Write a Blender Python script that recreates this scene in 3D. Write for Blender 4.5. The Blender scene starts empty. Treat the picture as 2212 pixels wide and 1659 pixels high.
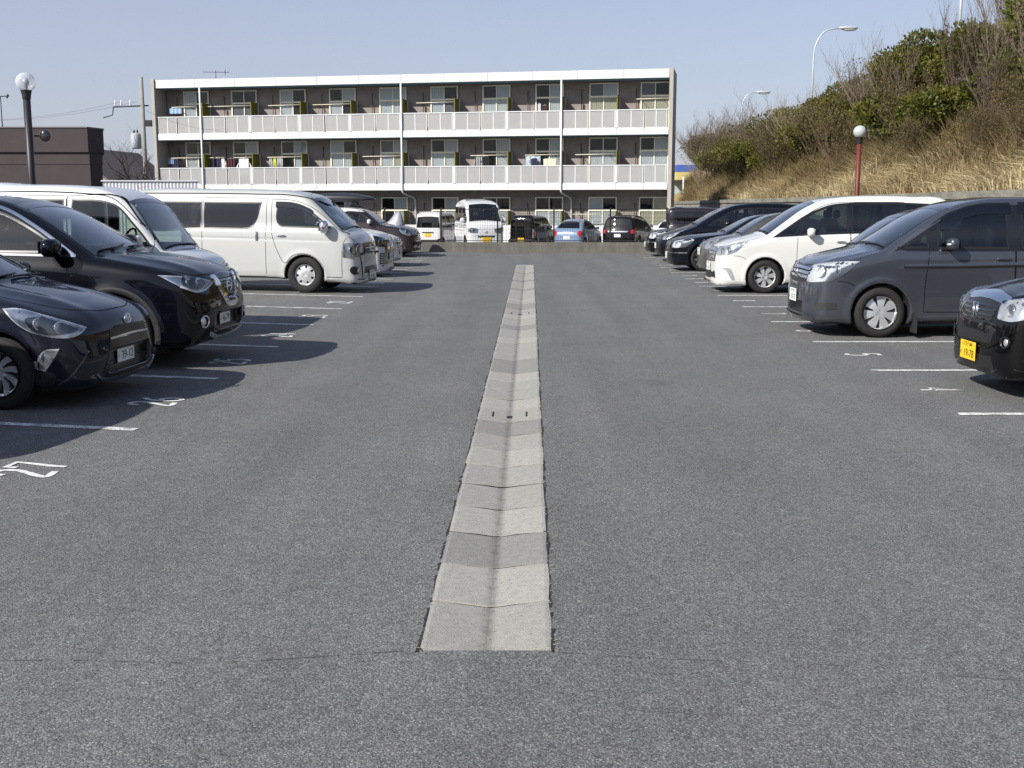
import bpy, math, random
import numpy as np
from mathutils import Vector, Matrix
from mathutils.geometry import delaunay_2d_cdt

R = math.radians
scene = bpy.context.scene
random.seed(7)
rng = np.random.default_rng(7)

# ------------------------------------------------------------------ camera, sky, sun, exposure
EYE = 1.65
cam_data = bpy.data.cameras.new('camera')
cam_data.sensor_width = 36.0
cam_data.lens = 36.0 * 2450 / 2212
cam_data.clip_start = .1
cam_data.clip_end = 6000
cam = bpy.data.objects.new('camera', cam_data)
scene.collection.objects.link(cam)
cam.location = (0, 0, EYE)
cam.rotation_euler = (R(90 - 8.896), 0, 0)
scene.camera = cam

SUN_EL = R(35.5)
to_sun = Vector((-.757, -.653, 0)) * math.cos(SUN_EL) + Vector((0, 0, math.sin(SUN_EL)))
world = bpy.data.worlds.new('World')
scene.world = world
world.use_nodes = True
wn, wl = world.node_tree.nodes, world.node_tree.links
wn.clear()
sky = wn.new('ShaderNodeTexSky')
sky.sky_type = 'NISHITA'
sky.sun_disc = False
sky.sun_elevation = SUN_EL
sky.sun_rotation = math.atan2(to_sun.x, to_sun.y)
sky.air_density = 1.0
sky.dust_density = 1.2
sky.ozone_density = 3.0
bg = wn.new('ShaderNodeBackground')
bg.inputs['Strength'].default_value = .095
out = wn.new('ShaderNodeOutputWorld')
# milky haze over the whole sky, the same all round
veil = wn.new('ShaderNodeMix')
veil.data_type = 'RGBA'
veil.blend_type = 'MIX'
tcw = wn.new('ShaderNodeTexCoord')
sxw = wn.new('ShaderNodeSeparateXYZ')
thin = wn.new('ShaderNodeMapRange')          # haze is thick at the horizon and thins out upwards
thin.interpolation_type = 'SMOOTHSTEP'
thin.inputs['From Min'].default_value = .0
thin.inputs['From Max'].default_value = .60
thin.inputs['To Min'].default_value = .62
thin.inputs['To Max'].default_value = .16
wl.new(tcw.outputs['Generated'], sxw.inputs['Vector'])
wl.new(sxw.outputs['Z'], thin.inputs['Value'])
wl.new(thin.outputs['Result'], veil.inputs['Factor'])
veil.inputs[7].default_value = (4.15, 4.15, 5.15, 1)
wl.new(sky.outputs['Color'], veil.inputs[6])
wl.new(veil.outputs[2], bg.inputs['Color'])
wl.new(bg.outputs['Background'], out.inputs['Surface'])

sun_data = bpy.data.lights.new('sun', 'SUN')
sun_data.energy = 4.9
sun_data.angle = R(.53)
sun_data.color = (1.0, .96, .89)
sun = bpy.data.objects.new('sun', sun_data)
scene.collection.objects.link(sun)
sun.rotation_euler = (-to_sun).to_track_quat('-Z', 'Y').to_euler()
sun.location = (-20, -20, 30)

scene.view_settings.view_transform = 'Standard'
scene.view_settings.look = 'None'
scene.view_settings.gamma = 1.0
scene.view_settings.use_curve_mapping = False
scene.view_settings.exposure = 0.50
scene.render.engine = 'CYCLES'
scene.cycles.max_bounces = 10
scene.cycles.transparent_max_bounces = 16
scene.cycles.sample_clamp_indirect = 6.0

# ------------------------------------------------------------------ materials
MATS = {}


def nodes(name):
    m = bpy.data.materials.new(name)
    m.use_nodes = True
    nt = m.node_tree
    return m, nt, nt.nodes['Principled BSDF']


def setp(b, color=None, rough=None, metal=None, coat=None, spec=None, ior=None, coat_rough=None):
    if color is not None: b.inputs['Base Color'].default_value = (*color, 1)
    if rough is not None: b.inputs['Roughness'].default_value = rough
    if metal is not None: b.inputs['Metallic'].default_value = metal
    if coat is not None: b.inputs['Coat Weight'].default_value = coat
    if coat_rough is not None: b.inputs['Coat Roughness'].default_value = coat_rough
    if spec is not None: b.inputs['Specular IOR Level'].default_value = spec
    if ior is not None: b.inputs['IOR'].default_value = ior


def mat(name, color, rough=.5, metal=0., coat=0., spec=.5, noise=0., nscale=8., bump=0., bscale=60., stretch=None):
    """plain procedural material: colour with a little uneven wear, optional fine relief"""
    if name in MATS: return MATS[name]
    m, nt, b = nodes(name)
    setp(b, color, rough, metal, coat, spec, coat_rough=.03)
    N, Lk = nt.nodes, nt.links
    if noise or bump:
        tc = N.new('ShaderNodeTexCoord')
        src = tc.outputs['Object']
        if stretch:
            mp = N.new('ShaderNodeMapping'); mp.inputs['Scale'].default_value = stretch
            Lk.new(src, mp.inputs['Vector']); src = mp.outputs['Vector']
    if noise:
        t = N.new('ShaderNodeTexNoise'); t.inputs['Scale'].default_value = nscale; t.inputs['Detail'].default_value = 6
        t.inputs['Roughness'].default_value = .65
        Lk.new(src, t.inputs['Vector'])
        r = N.new('ShaderNodeValToRGB')
        r.color_ramp.elements[0].position = .3; r.color_ramp.elements[1].position = .72
        r.color_ramp.elements[0].color = (*[max(0, c * (1 - noise)) for c in color], 1)
        r.color_ramp.elements[1].color = (*[min(1, c * (1 + noise)) for c in color], 1)
        Lk.new(t.outputs['Fac'], r.inputs['Fac']); Lk.new(r.outputs['Color'], b.inputs['Base Color'])
    if bump:
        t = N.new('ShaderNodeTexNoise'); t.inputs['Scale'].default_value = bscale; t.inputs['Detail'].default_value = 4
        Lk.new(src, t.inputs['Vector'])
        bp = N.new('ShaderNodeBump'); bp.inputs['Strength'].default_value = bump; bp.inputs['Distance'].default_value = .02
        Lk.new(t.outputs['Fac'], bp.inputs['Height']); Lk.new(bp.outputs['Normal'], b.inputs['Normal'])
    MATS[name] = m
    return m


def paint(name, color, metal=0., rough=.35, coat=1.0):
    """car paint; the inside of the shell is dark trim"""
    if name in MATS: return MATS[name]
    m, nt, b = nodes(name)
    N, Lk = nt.nodes, nt.links
    setp(b, color, rough, metal, coat, .5 if sum(color) > .3 or metal > 0 else .05, coat_rough=.02)
    if metal > 0:
        t = N.new('ShaderNodeTexNoise'); t.inputs['Scale'].default_value = 900; t.inputs['Detail'].default_value = 1
        tc = N.new('ShaderNodeTexCoord'); Lk.new(tc.outputs['Object'], t.inputs['Vector'])
        r = N.new('ShaderNodeValToRGB')
        r.color_ramp.elements[0].color = (*[c * .8 for c in color], 1)
        r.color_ramp.elements[1].color = (*[c * 1.25 for c in color], 1)
        Lk.new(t.outputs['Fac'], r.inputs['Fac']); Lk.new(r.outputs['Color'], b.inputs['Base Color'])
    # road film: slightly duller low down on the flanks and in patches
    t2 = N.new('ShaderNodeTexNoise'); t2.inputs['Scale'].default_value = 3.5; t2.inputs['Detail'].default_value = 5
    tc2 = N.new('ShaderNodeTexCoord'); Lk.new(tc2.outputs['Object'], t2.inputs['Vector'])
    mr = N.new('ShaderNodeMapRange'); mr.inputs['To Min'].default_value = .0; mr.inputs['To Max'].default_value = .05
    Lk.new(t2.outputs['Fac'], mr.inputs['Value']); Lk.new(mr.outputs['Result'], b.inputs['Coat Roughness'])
    trim = N.new('ShaderNodeBsdfDiffuse'); trim.inputs['Color'].default_value = (.06, .06, .065, 1)
    geo = N.new('ShaderNodeNewGeometry'); mx = N.new('ShaderNodeMixShader')
    Lk.new(geo.outputs['Backfacing'], mx.inputs['Fac']); Lk.new(b.outputs['BSDF'], mx.inputs[1]); Lk.new(trim.outputs['BSDF'], mx.inputs[2])
    Lk.new(mx.outputs['Shader'], N['Material Output'].inputs['Surface'])
    MATS[name] = m
    return m


def glass(name, tint, refl=1.0, rough=0.0):
    """thin pane: tinted, with a real reflection"""
    if name in MATS: return MATS[name]
    m, nt, b = nodes(name)
    N, Lk = nt.nodes, nt.links
    N.remove(b)
    tr = N.new('ShaderNodeBsdfTransparent'); tr.inputs['Color'].default_value = (*tint, 1)
    gl = N.new('ShaderNodeBsdfGlossy'); gl.inputs['Roughness'].default_value = rough
    fr = N.new('ShaderNodeFresnel'); fr.inputs['IOR'].default_value = 1.62
    ml = N.new('ShaderNodeMath'); ml.operation = 'MULTIPLY'; ml.inputs[1].default_value = 1.5 * refl; ml.use_clamp = True
    mx = N.new('ShaderNodeMixShader')
    Lk.new(fr.outputs['Fac'], ml.inputs[0]); Lk.new(ml.outputs['Value'], mx.inputs['Fac'])
    Lk.new(tr.outputs['BSDF'], mx.inputs[1]); Lk.new(gl.outputs['BSDF'], mx.inputs[2])
    Lk.new(mx.outputs['Shader'], N['Material Output'].inputs['Surface'])
    MATS[name] = m
    return m


G_CLEAR = glass('car_glass', (.62, .70, .66))
G_SCREEN = glass('windscreen_glass', (.55, .66, .66), 1.25)
G_DARK = glass('privacy_glass', (.13, .14, .15), 1.0)
G_LAMP = glass('lamp_cover', (.93, .94, .95), 1.0)
G_SMOKE = glass('rain_visor_plastic', (.16, .16, .17), 1.2)
BLACK = mat('black_trim', (.012, .012, .013), .32, 0, 0, .5)
GLOSSBLACK = mat('gloss_black_trim', (.006, .006, .007), .08, 0, .6)
PLASTIC = mat('grained_black_plastic', (.022, .022, .023), .62, 0, 0, .4, .25, 30, .12, 500)
RUBBER = mat('tyre_rubber', (.017, .016, .016), .78, 0, 0, .35, .3, 14)
CHROME = mat('chrome', (.78, .79, .81), .06, 1.0)
SILVER = mat('wheel_silver', (.66, .67, .68), .30, .65, .3, .5, .08, 20)
DARKMETAL = mat('dark_metal', (.03, .03, .032), .55, .4)
LAMP = mat('lamp_reflector', (.68, .70, .72), .20, .7, 0, .5, .30, 16, .35, 11)
LAMPGREY = mat('lamp_bezel', (.14, .145, .155), .22, .4, 0, .5, .3, 25)
LAMPWHITE = mat('lamp_diffuser', (.52, .54, .56), .2, .1)
AMBER = mat('amber_lens', (.55, .16, .02), .15, 0, 1)
RED = mat('red_lens', (.38, .012, .012), .12, 0, 1)
SEAT = mat('seat_cloth', (.045, .045, .05), .9, 0, 0, .2, .2, 20)
SEATGREY = mat('grey_seat_cloth', (.16, .155, .15), .9, 0, 0, .2, .2, 20)
DASH = mat('dashboard_plastic', (.018, .018, .02), .6)
PLATEW = mat('white_plate', (.74, .75, .73), .4)
PLATEY = mat('yellow_plate', (.80, .50, .015), .4)
PGREEN = mat('plate_green_ink', (.01, .10, .045), .5)
PBLACK = mat('plate_black_ink', (.012, .012, .012), .5)
SEAM = mat('panel_gap', (.004, .004, .004), .9, 0, 0, .1)
# ------------------------------------------------------------------ mesh helpers
COL = bpy.context.scene.collection


def ob(name, me, parent=None, mats=(), loc=None, rot=None):
    o = bpy.data.objects.new(name, me)
    COL.objects.link(o)
    if parent is not None:
        o.parent = parent
    if me is not None and mats and len(me.materials) == 0:
        for m in (mats if isinstance(mats, (list, tuple)) else [mats]):
            me.materials.append(m)
    if loc is not None:
        o.location = loc
    if rot is not None:
        o.rotation_euler = rot
    return o


def tag(o, label=None, cat=None, group=None, kind=None):
    if label: o['label'] = label
    if cat: o['category'] = cat
    if group: o['group'] = group
    if kind: o['kind'] = kind
    return o


def thing(name, label, cat, loc=(0, 0, 0), rot=(0, 0, 0), group=None):
    o = bpy.data.objects.new(name, None)
    COL.objects.link(o)
    o.empty_display_size = .3
    o.location = loc
    o.rotation_euler = rot
    return tag(o, label, cat, group)


def pymesh(name, V, F, smooth=False, N=None, midx=None):
    me = bpy.data.meshes.new(name)
    V = np.asarray(V, float)
    me.from_pydata(V.tolist(), [], F.tolist() if isinstance(F, np.ndarray) else F)
    if smooth or N is not None:
        me.polygons.foreach_set('use_smooth', [True] * len(me.polygons))
    if midx is not None:
        me.polygons.foreach_set('material_index', np.asarray(midx, np.int32))
    if N is not None:
        me.normals_split_custom_set_from_vertices(np.asarray(N, float).tolist())
    me.update()
    return me


class MB:
    """collects simple shapes into one mesh"""
    def __init__(s):
        s.V = []; s.F = []; s.sm = []

    def add(s, V, F, sm=False):
        b = len(s.V)
        s.V += [tuple(v) for v in V]
        s.F += [tuple(i + b for i in f) for f in F]
        s.sm += [sm] * len(F)
        return s

    def box(s, c, d, rz=0., bev=0.):
        x, y, z = d[0] / 2, d[1] / 2, d[2] / 2
        if bev > 0:
            P = []
            for sz in (-1, 1):
                for (ix, iz) in (((1, 0)), ((0, 1))):
                    pass
            # chamfered box: inset top and bottom loops
            loops = []
            b = bev
            for (zz, ins) in ((-z, b), (-z + b, 0), (z - b, 0), (z, b)):
                a, e = x - ins, y - ins
                loops.append([(a - b * (ins == 0), -e, zz), (a, -e + b * (ins == 0), zz), (a, e - b * (ins == 0), zz), (a - b * (ins == 0), e, zz),
                              (-a + b * (ins == 0), e, zz), (-a, e - b * (ins == 0), zz), (-a, -e + b * (ins == 0), zz), (-a + b * (ins == 0), -e, zz)])
            V = [p for l in loops for p in l]
            F = [tuple(range(7, -1, -1))]
            for k in range(3):
                for i in range(8):
                    j = (i + 1) % 8
                    F.append((k * 8 + i, k * 8 + j, k * 8 + 8 + j, k * 8 + 8 + i))
            F.append(tuple(range(24, 32)))
        else:
            V = [(-x, -y, -z), (x, -y, -z), (x, y, -z), (-x, y, -z), (-x, -y, z), (x, -y, z), (x, y, z), (-x, y, z)]
            F = [(3, 2, 1, 0), (4, 5, 6, 7), (0, 1, 5, 4), (1, 2, 6, 5), (2, 3, 7, 6), (3, 0, 4, 7)]
        cz, sz_ = math.cos(rz), math.sin(rz)
        s.add([(c[0] + p[0] * cz - p[1] * sz_, c[1] + p[0] * sz_ + p[1] * cz, c[2] + p[2]) for p in V], F)
        return s

    def tube(s, pts, r, n=8, cap=True):
        pts = [Vector(p) for p in pts]
        rs = r if isinstance(r, (list, tuple)) else [r] * len(pts)
        V = []; F = []
        up = None
        for i, p in enumerate(pts):
            t = (pts[min(i + 1, len(pts) - 1)] - pts[max(i - 1, 0)])
            if t.length < 1e-9: t = Vector((0, 0, 1))
            t.normalize()
            if up is None:
                up = t.orthogonal().normalized()
            else:
                up = (up - t * up.dot(t))
                up = up.normalized() if up.length > 1e-6 else t.orthogonal().normalized()
            w = t.cross(up)
            for k in range(n):
                a = 2 * math.pi * k / n
                V.append(p + (up * math.cos(a) + w * math.sin(a)) * rs[i])
        for i in range(len(pts) - 1):
            for k in range(n):
                k2 = (k + 1) % n
                F.append((i * n + k, i * n + k2, i * n + n + k2, i * n + n + k))
        if cap:
            F.append(tuple(range(n - 1, -1, -1)))
            F.append(tuple(range((len(pts) - 1) * n, len(pts) * n)))
        s.add(V, F, True)
        return s

    def lathe(s, prof, n=24, c=(0, 0, 0), axis='z'):
        V = []; F = []
        for (r, h) in prof:
            for k in range(n):
                a = 2 * math.pi * k / n
                p = (r * math.cos(a), r * math.sin(a), h)
                if axis == 'y': p = (p[0], p[2], -p[1])
                if axis == 'x': p = (p[2], p[0], p[1])
                V.append((c[0] + p[0], c[1] + p[1], c[2] + p[2]))
        for i in range(len(prof) - 1):
            for k in range(n):
                k2 = (k + 1) % n
                F.append((i * n + k, i * n + k2, i * n + n + k2, i * n + n + k))
        s.add(V, F, True)
        return s

    def build(s, name, mat, parent=None, loc=None, rot=None):
        me = bpy.data.meshes.new(name)
        me.from_pydata([tuple(v) for v in s.V], [], s.F)
        me.polygons.foreach_set('use_smooth', s.sm)
        me.update()
        return ob(name, me, parent, mat, loc, rot)


def boxo(name, c, d, mat, parent=None, rz=0., bev=0.):
    return MB().box(c, d, rz, bev).build(name, mat, parent)


# ------------------------------------------------------------------ 2D curves
def curve(pts, n=6, closed=True):
    """smooth curve through pts; a point given twice in a row is a sharp corner"""
    P = []; C = []
    for p in pts:
        if P and abs(P[-1][0] - p[0]) < 1e-9 and abs(P[-1][1] - p[1]) < 1e-9:
            C[-1] = True
        else:
            P.append(p); C.append(False)
    P = np.array(P, float); m = len(P)
    if not closed: C[0] = C[-1] = True
    out = []
    rng = range(m if closed else m - 1)

    def tang(i, seg):
        a, b, c = P[(i - 1) % m], P[i], P[(i + 1) % m]
        h0, h1 = np.linalg.norm(b - a) + 1e-9, np.linalg.norm(c - b) + 1e-9
        if C[i]:
            return (c - b) / h1 if seg == 0 else (b - a) / h0
        return ((b - a) / h0 * h1 + (c - b) / h1 * h0) / (h0 + h1)
    for i in rng:
        j = (i + 1) % m
        h = np.linalg.norm(P[j] - P[i])
        m0, m1 = tang(i, 0) * h, tang(j, 1) * h
        for k in range(n):
            t = k / n
            out.append((2 * t ** 3 - 3 * t ** 2 + 1) * P[i] + (t ** 3 - 2 * t ** 2 + t) * m0 + (-2 * t ** 3 + 3 * t ** 2) * P[j] + (t ** 3 - t ** 2) * m1)
    if not closed: out.append(P[-1])
    return np.array(out)


def inpoly(X, Y, poly):
    X = np.asarray(X); Y = np.asarray(Y)
    r = np.zeros(X.shape, bool)
    x0, y0 = poly[-1]
    for x1, y1 in poly:
        if y0 != y1:
            c = (y0 > Y) != (y1 > Y)
            r ^= c & (X < (x1 - x0) * (Y - y0) / (y1 - y0) + x0)
        x0, y0 = x1, y1
    return r


def poly_sdf(X, Y, poly):
    d2 = np.full(X.shape, 1e9)
    x0, y0 = poly[-1]
    for x1, y1 in poly:
        ex, ey = x1 - x0, y1 - y0
        l = ex * ex + ey * ey
        if l > 1e-12:
            t = np.clip(((X - x0) * ex + (Y - y0) * ey) / l, 0, 1)
            d2 = np.minimum(d2, (X - x0 - t * ex) ** 2 + (Y - y0 - t * ey) ** 2)
        x0, y0 = x1, y1
    d = np.sqrt(d2)
    return np.where(inpoly(X, Y, poly), -d, d)


def offset_poly(poly, d):
    """moves every point of a closed outline inward by d (positive = smaller)"""
    P = np.asarray(poly, float)
    a = np.sum(P[:, 0] * np.roll(P[:, 1], -1) - np.roll(P[:, 0], -1) * P[:, 1])
    t = np.roll(P, -1, 0) - np.roll(P, 1, 0)
    nrm = np.stack([-t[:, 1], t[:, 0]], 1)
    nrm /= np.linalg.norm(nrm, axis=1, keepdims=True) + 1e-9
    return P + nrm * d * (1 if a > 0 else -1)


class Ras:
    def __init__(s, poly, h=.016, blur=1.6):
        poly = np.asarray(poly, float)
        s.lo = poly.min(0) - .22; hi = poly.max(0) + .22; s.h = h
        nx, ny = (np.ceil((hi - s.lo) / h)).astype(int) + 1
        X, Y = np.meshgrid(s.lo[0] + h * np.arange(nx), s.lo[1] + h * np.arange(ny), indexing='ij')
        D = poly_sdf(X, Y, poly)
        r = int(3 * blur) + 1
        w = np.exp(-.5 * (np.arange(-r, r + 1) / blur) ** 2); w /= w.sum()
        for ax in (0, 1):
            Pd = np.pad(D, [(r, r) if a == ax else (0, 0) for a in (0, 1)], mode='edge')
            D = sum(w[i] * (Pd[i:i + D.shape[0]] if ax == 0 else Pd[:, i:i + D.shape[1]]) for i in range(2 * r + 1))
        s.D = np.ascontiguousarray(D); s.n = (nx, ny)

    def __call__(s, x, y):
        a = np.clip((x - s.lo[0]) / s.h, 1.001, s.n[0] - 2.01)
        b = np.clip((y - s.lo[1]) / s.h, 1.001, s.n[1] - 2.01)
        i = a.astype(np.int64); j = b.astype(np.int64)
        t = a - i; q = b - j
        wx = ((1 - t) ** 3 / 6, (3 * t ** 3 - 6 * t ** 2 + 4) / 6, (-3 * t ** 3 + 3 * t ** 2 + 3 * t + 1) / 6, t ** 3 / 6)
        wy = ((1 - q) ** 3 / 6, (3 * q ** 3 - 6 * q ** 2 + 4) / 6, (-3 * q ** 3 + 3 * q ** 2 + 3 * q + 1) / 6, q ** 3 / 6)
        base = (i - 1) * s.n[1] + (j - 1)
        D = s.D.ravel(); r = 0.
        for p in range(4):
            row = 0.
            for k in range(4):
                row = row + wy[k] * D[base + (p * s.n[1] + k)]
            r = r + wx[p] * row
        return r


def smax(a, b, k):
    h = np.maximum(k - np.abs(a - b), 0) / k
    return np.maximum(a, b) + h * h * k * .25


# ------------------------------------------------------------------ car bodies
class Car:
    """Body surface as the smooth intersection of a side profile S(u,z), a cross-section F(y,z)
    and a plan P(u,y); u runs back from the nose."""
    def __init__(s, L, W, S, F, P, uf, ur, r, ra=None, bowf=.16, bowr=.12, crown=.05, rise=0., um=None, k1=.09, k2=.10,
                 flare=.012, creases=(), cuts=(), h=.03, zw=None, bumps=()):
        s.L, s.W = L, W
        s.S = Ras(curve(S), blur=1.5); s.F = Ras(curve([(-1 * a, b) for a, b in reversed(F) if a > 0] + list(F)), blur=1.5)
        s.P = Ras(curve(list(P) + [(a, -b) for a, b in reversed(P) if b > 0]), blur=1.5)
        s.uf, s.ur, s.r, s.ra = uf, ur, r, ra or r + .045
        s.zw = zw or r
        s.bowf, s.bowr, s.crown, s.rise, s.um = bowf, bowr, crown, rise, (um if um is not None else L / 2)
        s.k1, s.k2, s.flare, s.creases, s.cuts, s.h, s.bumps = k1, k2, flare, creases, cuts, h, bumps
        s.H = max(p[1] for p in S)

    def f(s, p):
        u, y, z = p[:, 0], p[:, 1], p[:, 2]
        ay = np.abs(y)
        fr = 1 - 2 * u / s.L
        bow = np.where(fr > 0, s.bowf * np.clip(fr * 1.6, 0, 1), -s.bowr * np.clip(-fr * 1.6, 0, 1)) * ay * ay
        d = s.S(u - bow, z + s.crown * ay * ay)
        fz = z - s.rise * (u - s.um)
        g = s.F(y, fz)
        for (z0, sl, dep, wd, u0, u1) in s.creases:
            e = z - z0 - sl * (u - u0)
            fade = np.clip((u - u0) / .15, 0, 1) * np.clip((u1 - u) / .15, 0, 1)
            g = g + dep * np.exp(-(e / wd) ** 2) * fade
        d = smax(d, g, s.k1)
        d = smax(d, s.P(u, y), s.k2)
        for uw in (s.uf, s.ur):
            rr = np.hypot(u - uw, z - s.zw)
            if s.flare:
                d = d - s.flare * np.exp(-((rr - s.ra - .02) / .06) ** 2) * (ay > .45) * (z > .1)
            c = np.maximum(rr - s.ra, (s.W / 2 - .27) - ay)
            d = smax(d, -c, .012)
        for (c, hs, rad) in s.cuts:
            q = np.stack([np.abs(u - c[0]) - hs[0] + rad, np.abs(ay - c[1]) - hs[1] + rad, np.abs(z - c[2]) - hs[2] + rad], 0)
            b = np.sqrt((np.maximum(q, 0) ** 2).sum(0)) + np.minimum(q.max(0), 0) - rad
            d = smax(d, -b, .02)
        for (c, sg, amp) in s.bumps:
            d = d - amp * np.exp(-((u - c[0]) / sg[0]) ** 2 - ((ay - c[1]) / sg[1]) ** 2 - ((z - c[2]) / sg[2]) ** 2)
        return d

    def grad(s, p, e=.006):
        g = np.zeros_like(p)
        for a in range(3):
            q = p.copy(); q[:, a] += e; r = p.copy(); r[:, a] -= e
            g[:, a] = (s.f(q) - s.f(r)) / (2 * e)
        return g

    def nrm(s, p):
        g = s.grad(p)
        return g / (np.linalg.norm(g, axis=1, keepdims=True) + 1e-9)

    def mesh(s):
        h = s.h
        lo = np.array([-.15, -s.W / 2 - .12, .02]); hi = np.array([s.L + .15, s.W / 2 + .12, s.H + .15])
        nb = np.ceil((hi - lo) / (4 * h)).astype(int)
        lo[1] = -nb[1] * 4 * h / 2
        I = np.stack(np.meshgrid(*[np.arange(k) for k in nb], indexing='ij'), -1).reshape(-1, 3)
        dc = s.f(lo + (I + .5) * 4 * h).reshape(nb)
        act = np.abs(dc) < 5.5 * h
        cell = act.repeat(4, 0).repeat(4, 1).repeat(4, 2)
        n = np.array(cell.shape) + 1
        nm = np.zeros(n, bool)
        for a in (0, 1):
            for b in (0, 1):
                for c in (0, 1):
                    nm[a:n[0] - 1 + a, b:n[1] - 1 + b, c:n[2] - 1 + c] |= cell
        D = np.ones(n)
        D[:-1, :-1, :-1] = np.where(dc < 0, -1., 1.).repeat(4, 0).repeat(4, 1).repeat(4, 2)
        J = np.argwhere(nm)
        D[nm] = s.f(lo + J * h)
        S = D < 0
        cnt = np.zeros(n - 1, np.int8)
        for a in (0, 1):
            for b in (0, 1):
                for c in (0, 1):
                    cnt += S[a:n[0] - 1 + a, b:n[1] - 1 + b, c:n[2] - 1 + c]
        A = (cnt > 0) & (cnt < 8)
        idx = np.full(A.shape, -1, np.int64)
        idx[A] = np.arange(A.sum())
        C = np.argwhere(A)
        V = lo + (C + .5) * h
        Q = []
        for ax in range(3):
            s0 = [slice(1, -1)] * 3; s1 = [slice(1, -1)] * 3
            s0[ax] = slice(0, -1); s1[ax] = slice(1, None)
            a0, a1 = S[tuple(s0)], S[tuple(s1)]
            E = np.argwhere(a0 != a1)
            flip = a1[tuple(E.T)]
            E = E + 1; E[:, ax] -= 1
            o1, o2 = [(1, 2), (2, 0), (0, 1)][ax]
            d1 = np.zeros(3, int); d1[o1] = 1
            d2 = np.zeros(3, int); d2[o2] = 1
            q = np.stack([idx[tuple((E - d1 - d2).T)], idx[tuple((E - d2).T)], idx[tuple(E.T)], idx[tuple((E - d1).T)]], 1)
            q[flip] = q[flip][:, ::-1]
            Q.append(q[(q >= 0).all(1)])
        Q = np.concatenate(Q)
        V0 = V.copy()
        for it in range(3):
            g = s.grad(V, .004); d = s.f(V)
            V = V - g * (d / ((g * g).sum(1) + 1e-6))[:, None]
            V = V0 + np.clip(V - V0, -.8 * h, .8 * h)
        return V, Q, s.nrm(V)

    # ---- patches laid on the surface
    def view(s, v):
        if v == 'side': return np.array([[1, 0, 0], [0, 0, 1], [0, -1, 0]], float)
        if v == 'front': return np.array([[0, 1, 0], [0, 0, 1], [1, 0, 0]], float)
        if v == 'rear': return np.array([[0, 1, 0], [0, 0, 1], [-1, 0, 0]], float)
        if v == 'top': return np.array([[1, 0, 0], [0, 1, 0], [0, 0, -1]], float)
        t = math.radians(v)
        return np.array([[math.sin(t), math.cos(t), 0], [0, 0, 1], [math.cos(t), -math.sin(t), 0]], float)

    def shoot(s, A, B, v):
        e1, e2, dr = s.view(v)
        if v == 'rear': st = -dr * (-(s.L + .5)) * 1 + 0
        P = np.outer(A, e1) + np.outer(B, e2)
        if v == 'side': P[:, 1] = s.W / 2 + .25
        elif v == 'front': P[:, 0] = -.25
        elif v == 'rear': P[:, 0] = s.L + .25
        elif v == 'top': P[:, 2] = s.H + .25
        else: P = P - dr * 1.6
        alive = np.ones(len(P), bool)
        for _ in range(60):
            d = s.f(P)
            P = P + np.outer(np.clip(d, -.05, .2) * .9, dr)
            if np.abs(d).max() < 2e-4: break
        d = s.f(P)
        return P, np.abs(d) < .01

    def patch(s, outer, v='side', holes=(), off=.004, step=.06, skirt=.012, smooth=3):
        """polygon outline (list of 2D points in view v) -> verts, faces, normals on the surface"""
        loops = [np.asarray(outer, float)] + [np.asarray(h_, float) for h_ in holes]
        pts = []; edges = []
        for l in loops:
            b = len(pts); m = len(l)
            pts += l.tolist(); edges += [(b + i, b + (i + 1) % m) for i in range(m)]
        nb = len(pts)
        lo, hi = loops[0].min(0), loops[0].max(0)
        X, Y = np.meshgrid(np.arange(lo[0] + step / 2, hi[0], step), np.arange(lo[1] + step / 2, hi[1], step), indexing='ij')
        X, Y = X.ravel(), Y.ravel()
        if len(X):
            k = poly_sdf(X, Y, loops[0]) < -step * .35
            for h_ in loops[1:]:
                k &= poly_sdf(X, Y, h_) > step * .35
            pts += np.stack([X[k], Y[k]], 1).tolist()
        r = delaunay_2d_cdt([Vector(p) for p in pts], edges, [], 0, 1e-6)
        V2 = np.array([tuple(q) for q in r[0]]); T = np.array([tuple(t) for t in r[2]], int)
        c = V2[T].mean(1)
        k = inpoly(c[:, 0], c[:, 1], loops[0])
        for h_ in loops[1:]:
            k &= ~inpoly(c[:, 0], c[:, 1], h_)
        T = T[k]
        P, ok = s.shoot(V2[:, 0], V2[:, 1], v)
        T = T[ok[T].all(1)]
        N = s.nrm(P)
        Q = P + N * off
        T = s.orient(Q, T, N)
        if skirt:
            e = {}
            for t in T.tolist():
                for a, b in ((t[0], t[1]), (t[1], t[2]), (t[2], t[0])):
                    e[(a, b)] = 1
            bd = [(a, b) for (a, b) in e if (b, a) not in e]
            used = sorted({i for x in bd for i in x}); mp = {i: len(Q) + j for j, i in enumerate(used)}
            if used:
                Q = np.concatenate([Q, Q[used] - N[used] * skirt]); N = np.concatenate([N, N[used]])
            F = T.tolist() + [(b, a, mp[a], mp[b]) for a, b in bd]
            return Q, F, N
        return Q, T.tolist(), N

    def orient(s, P, T, N):
        if len(T) == 0: return T
        g = np.cross(P[T[:, 1]] - P[T[:, 0]], P[T[:, 2]] - P[T[:, 0]])
        fl = (g * N[T[:, 0]]).sum(1) < 0
        T[fl] = T[fl][:, ::-1]
        return T

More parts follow.
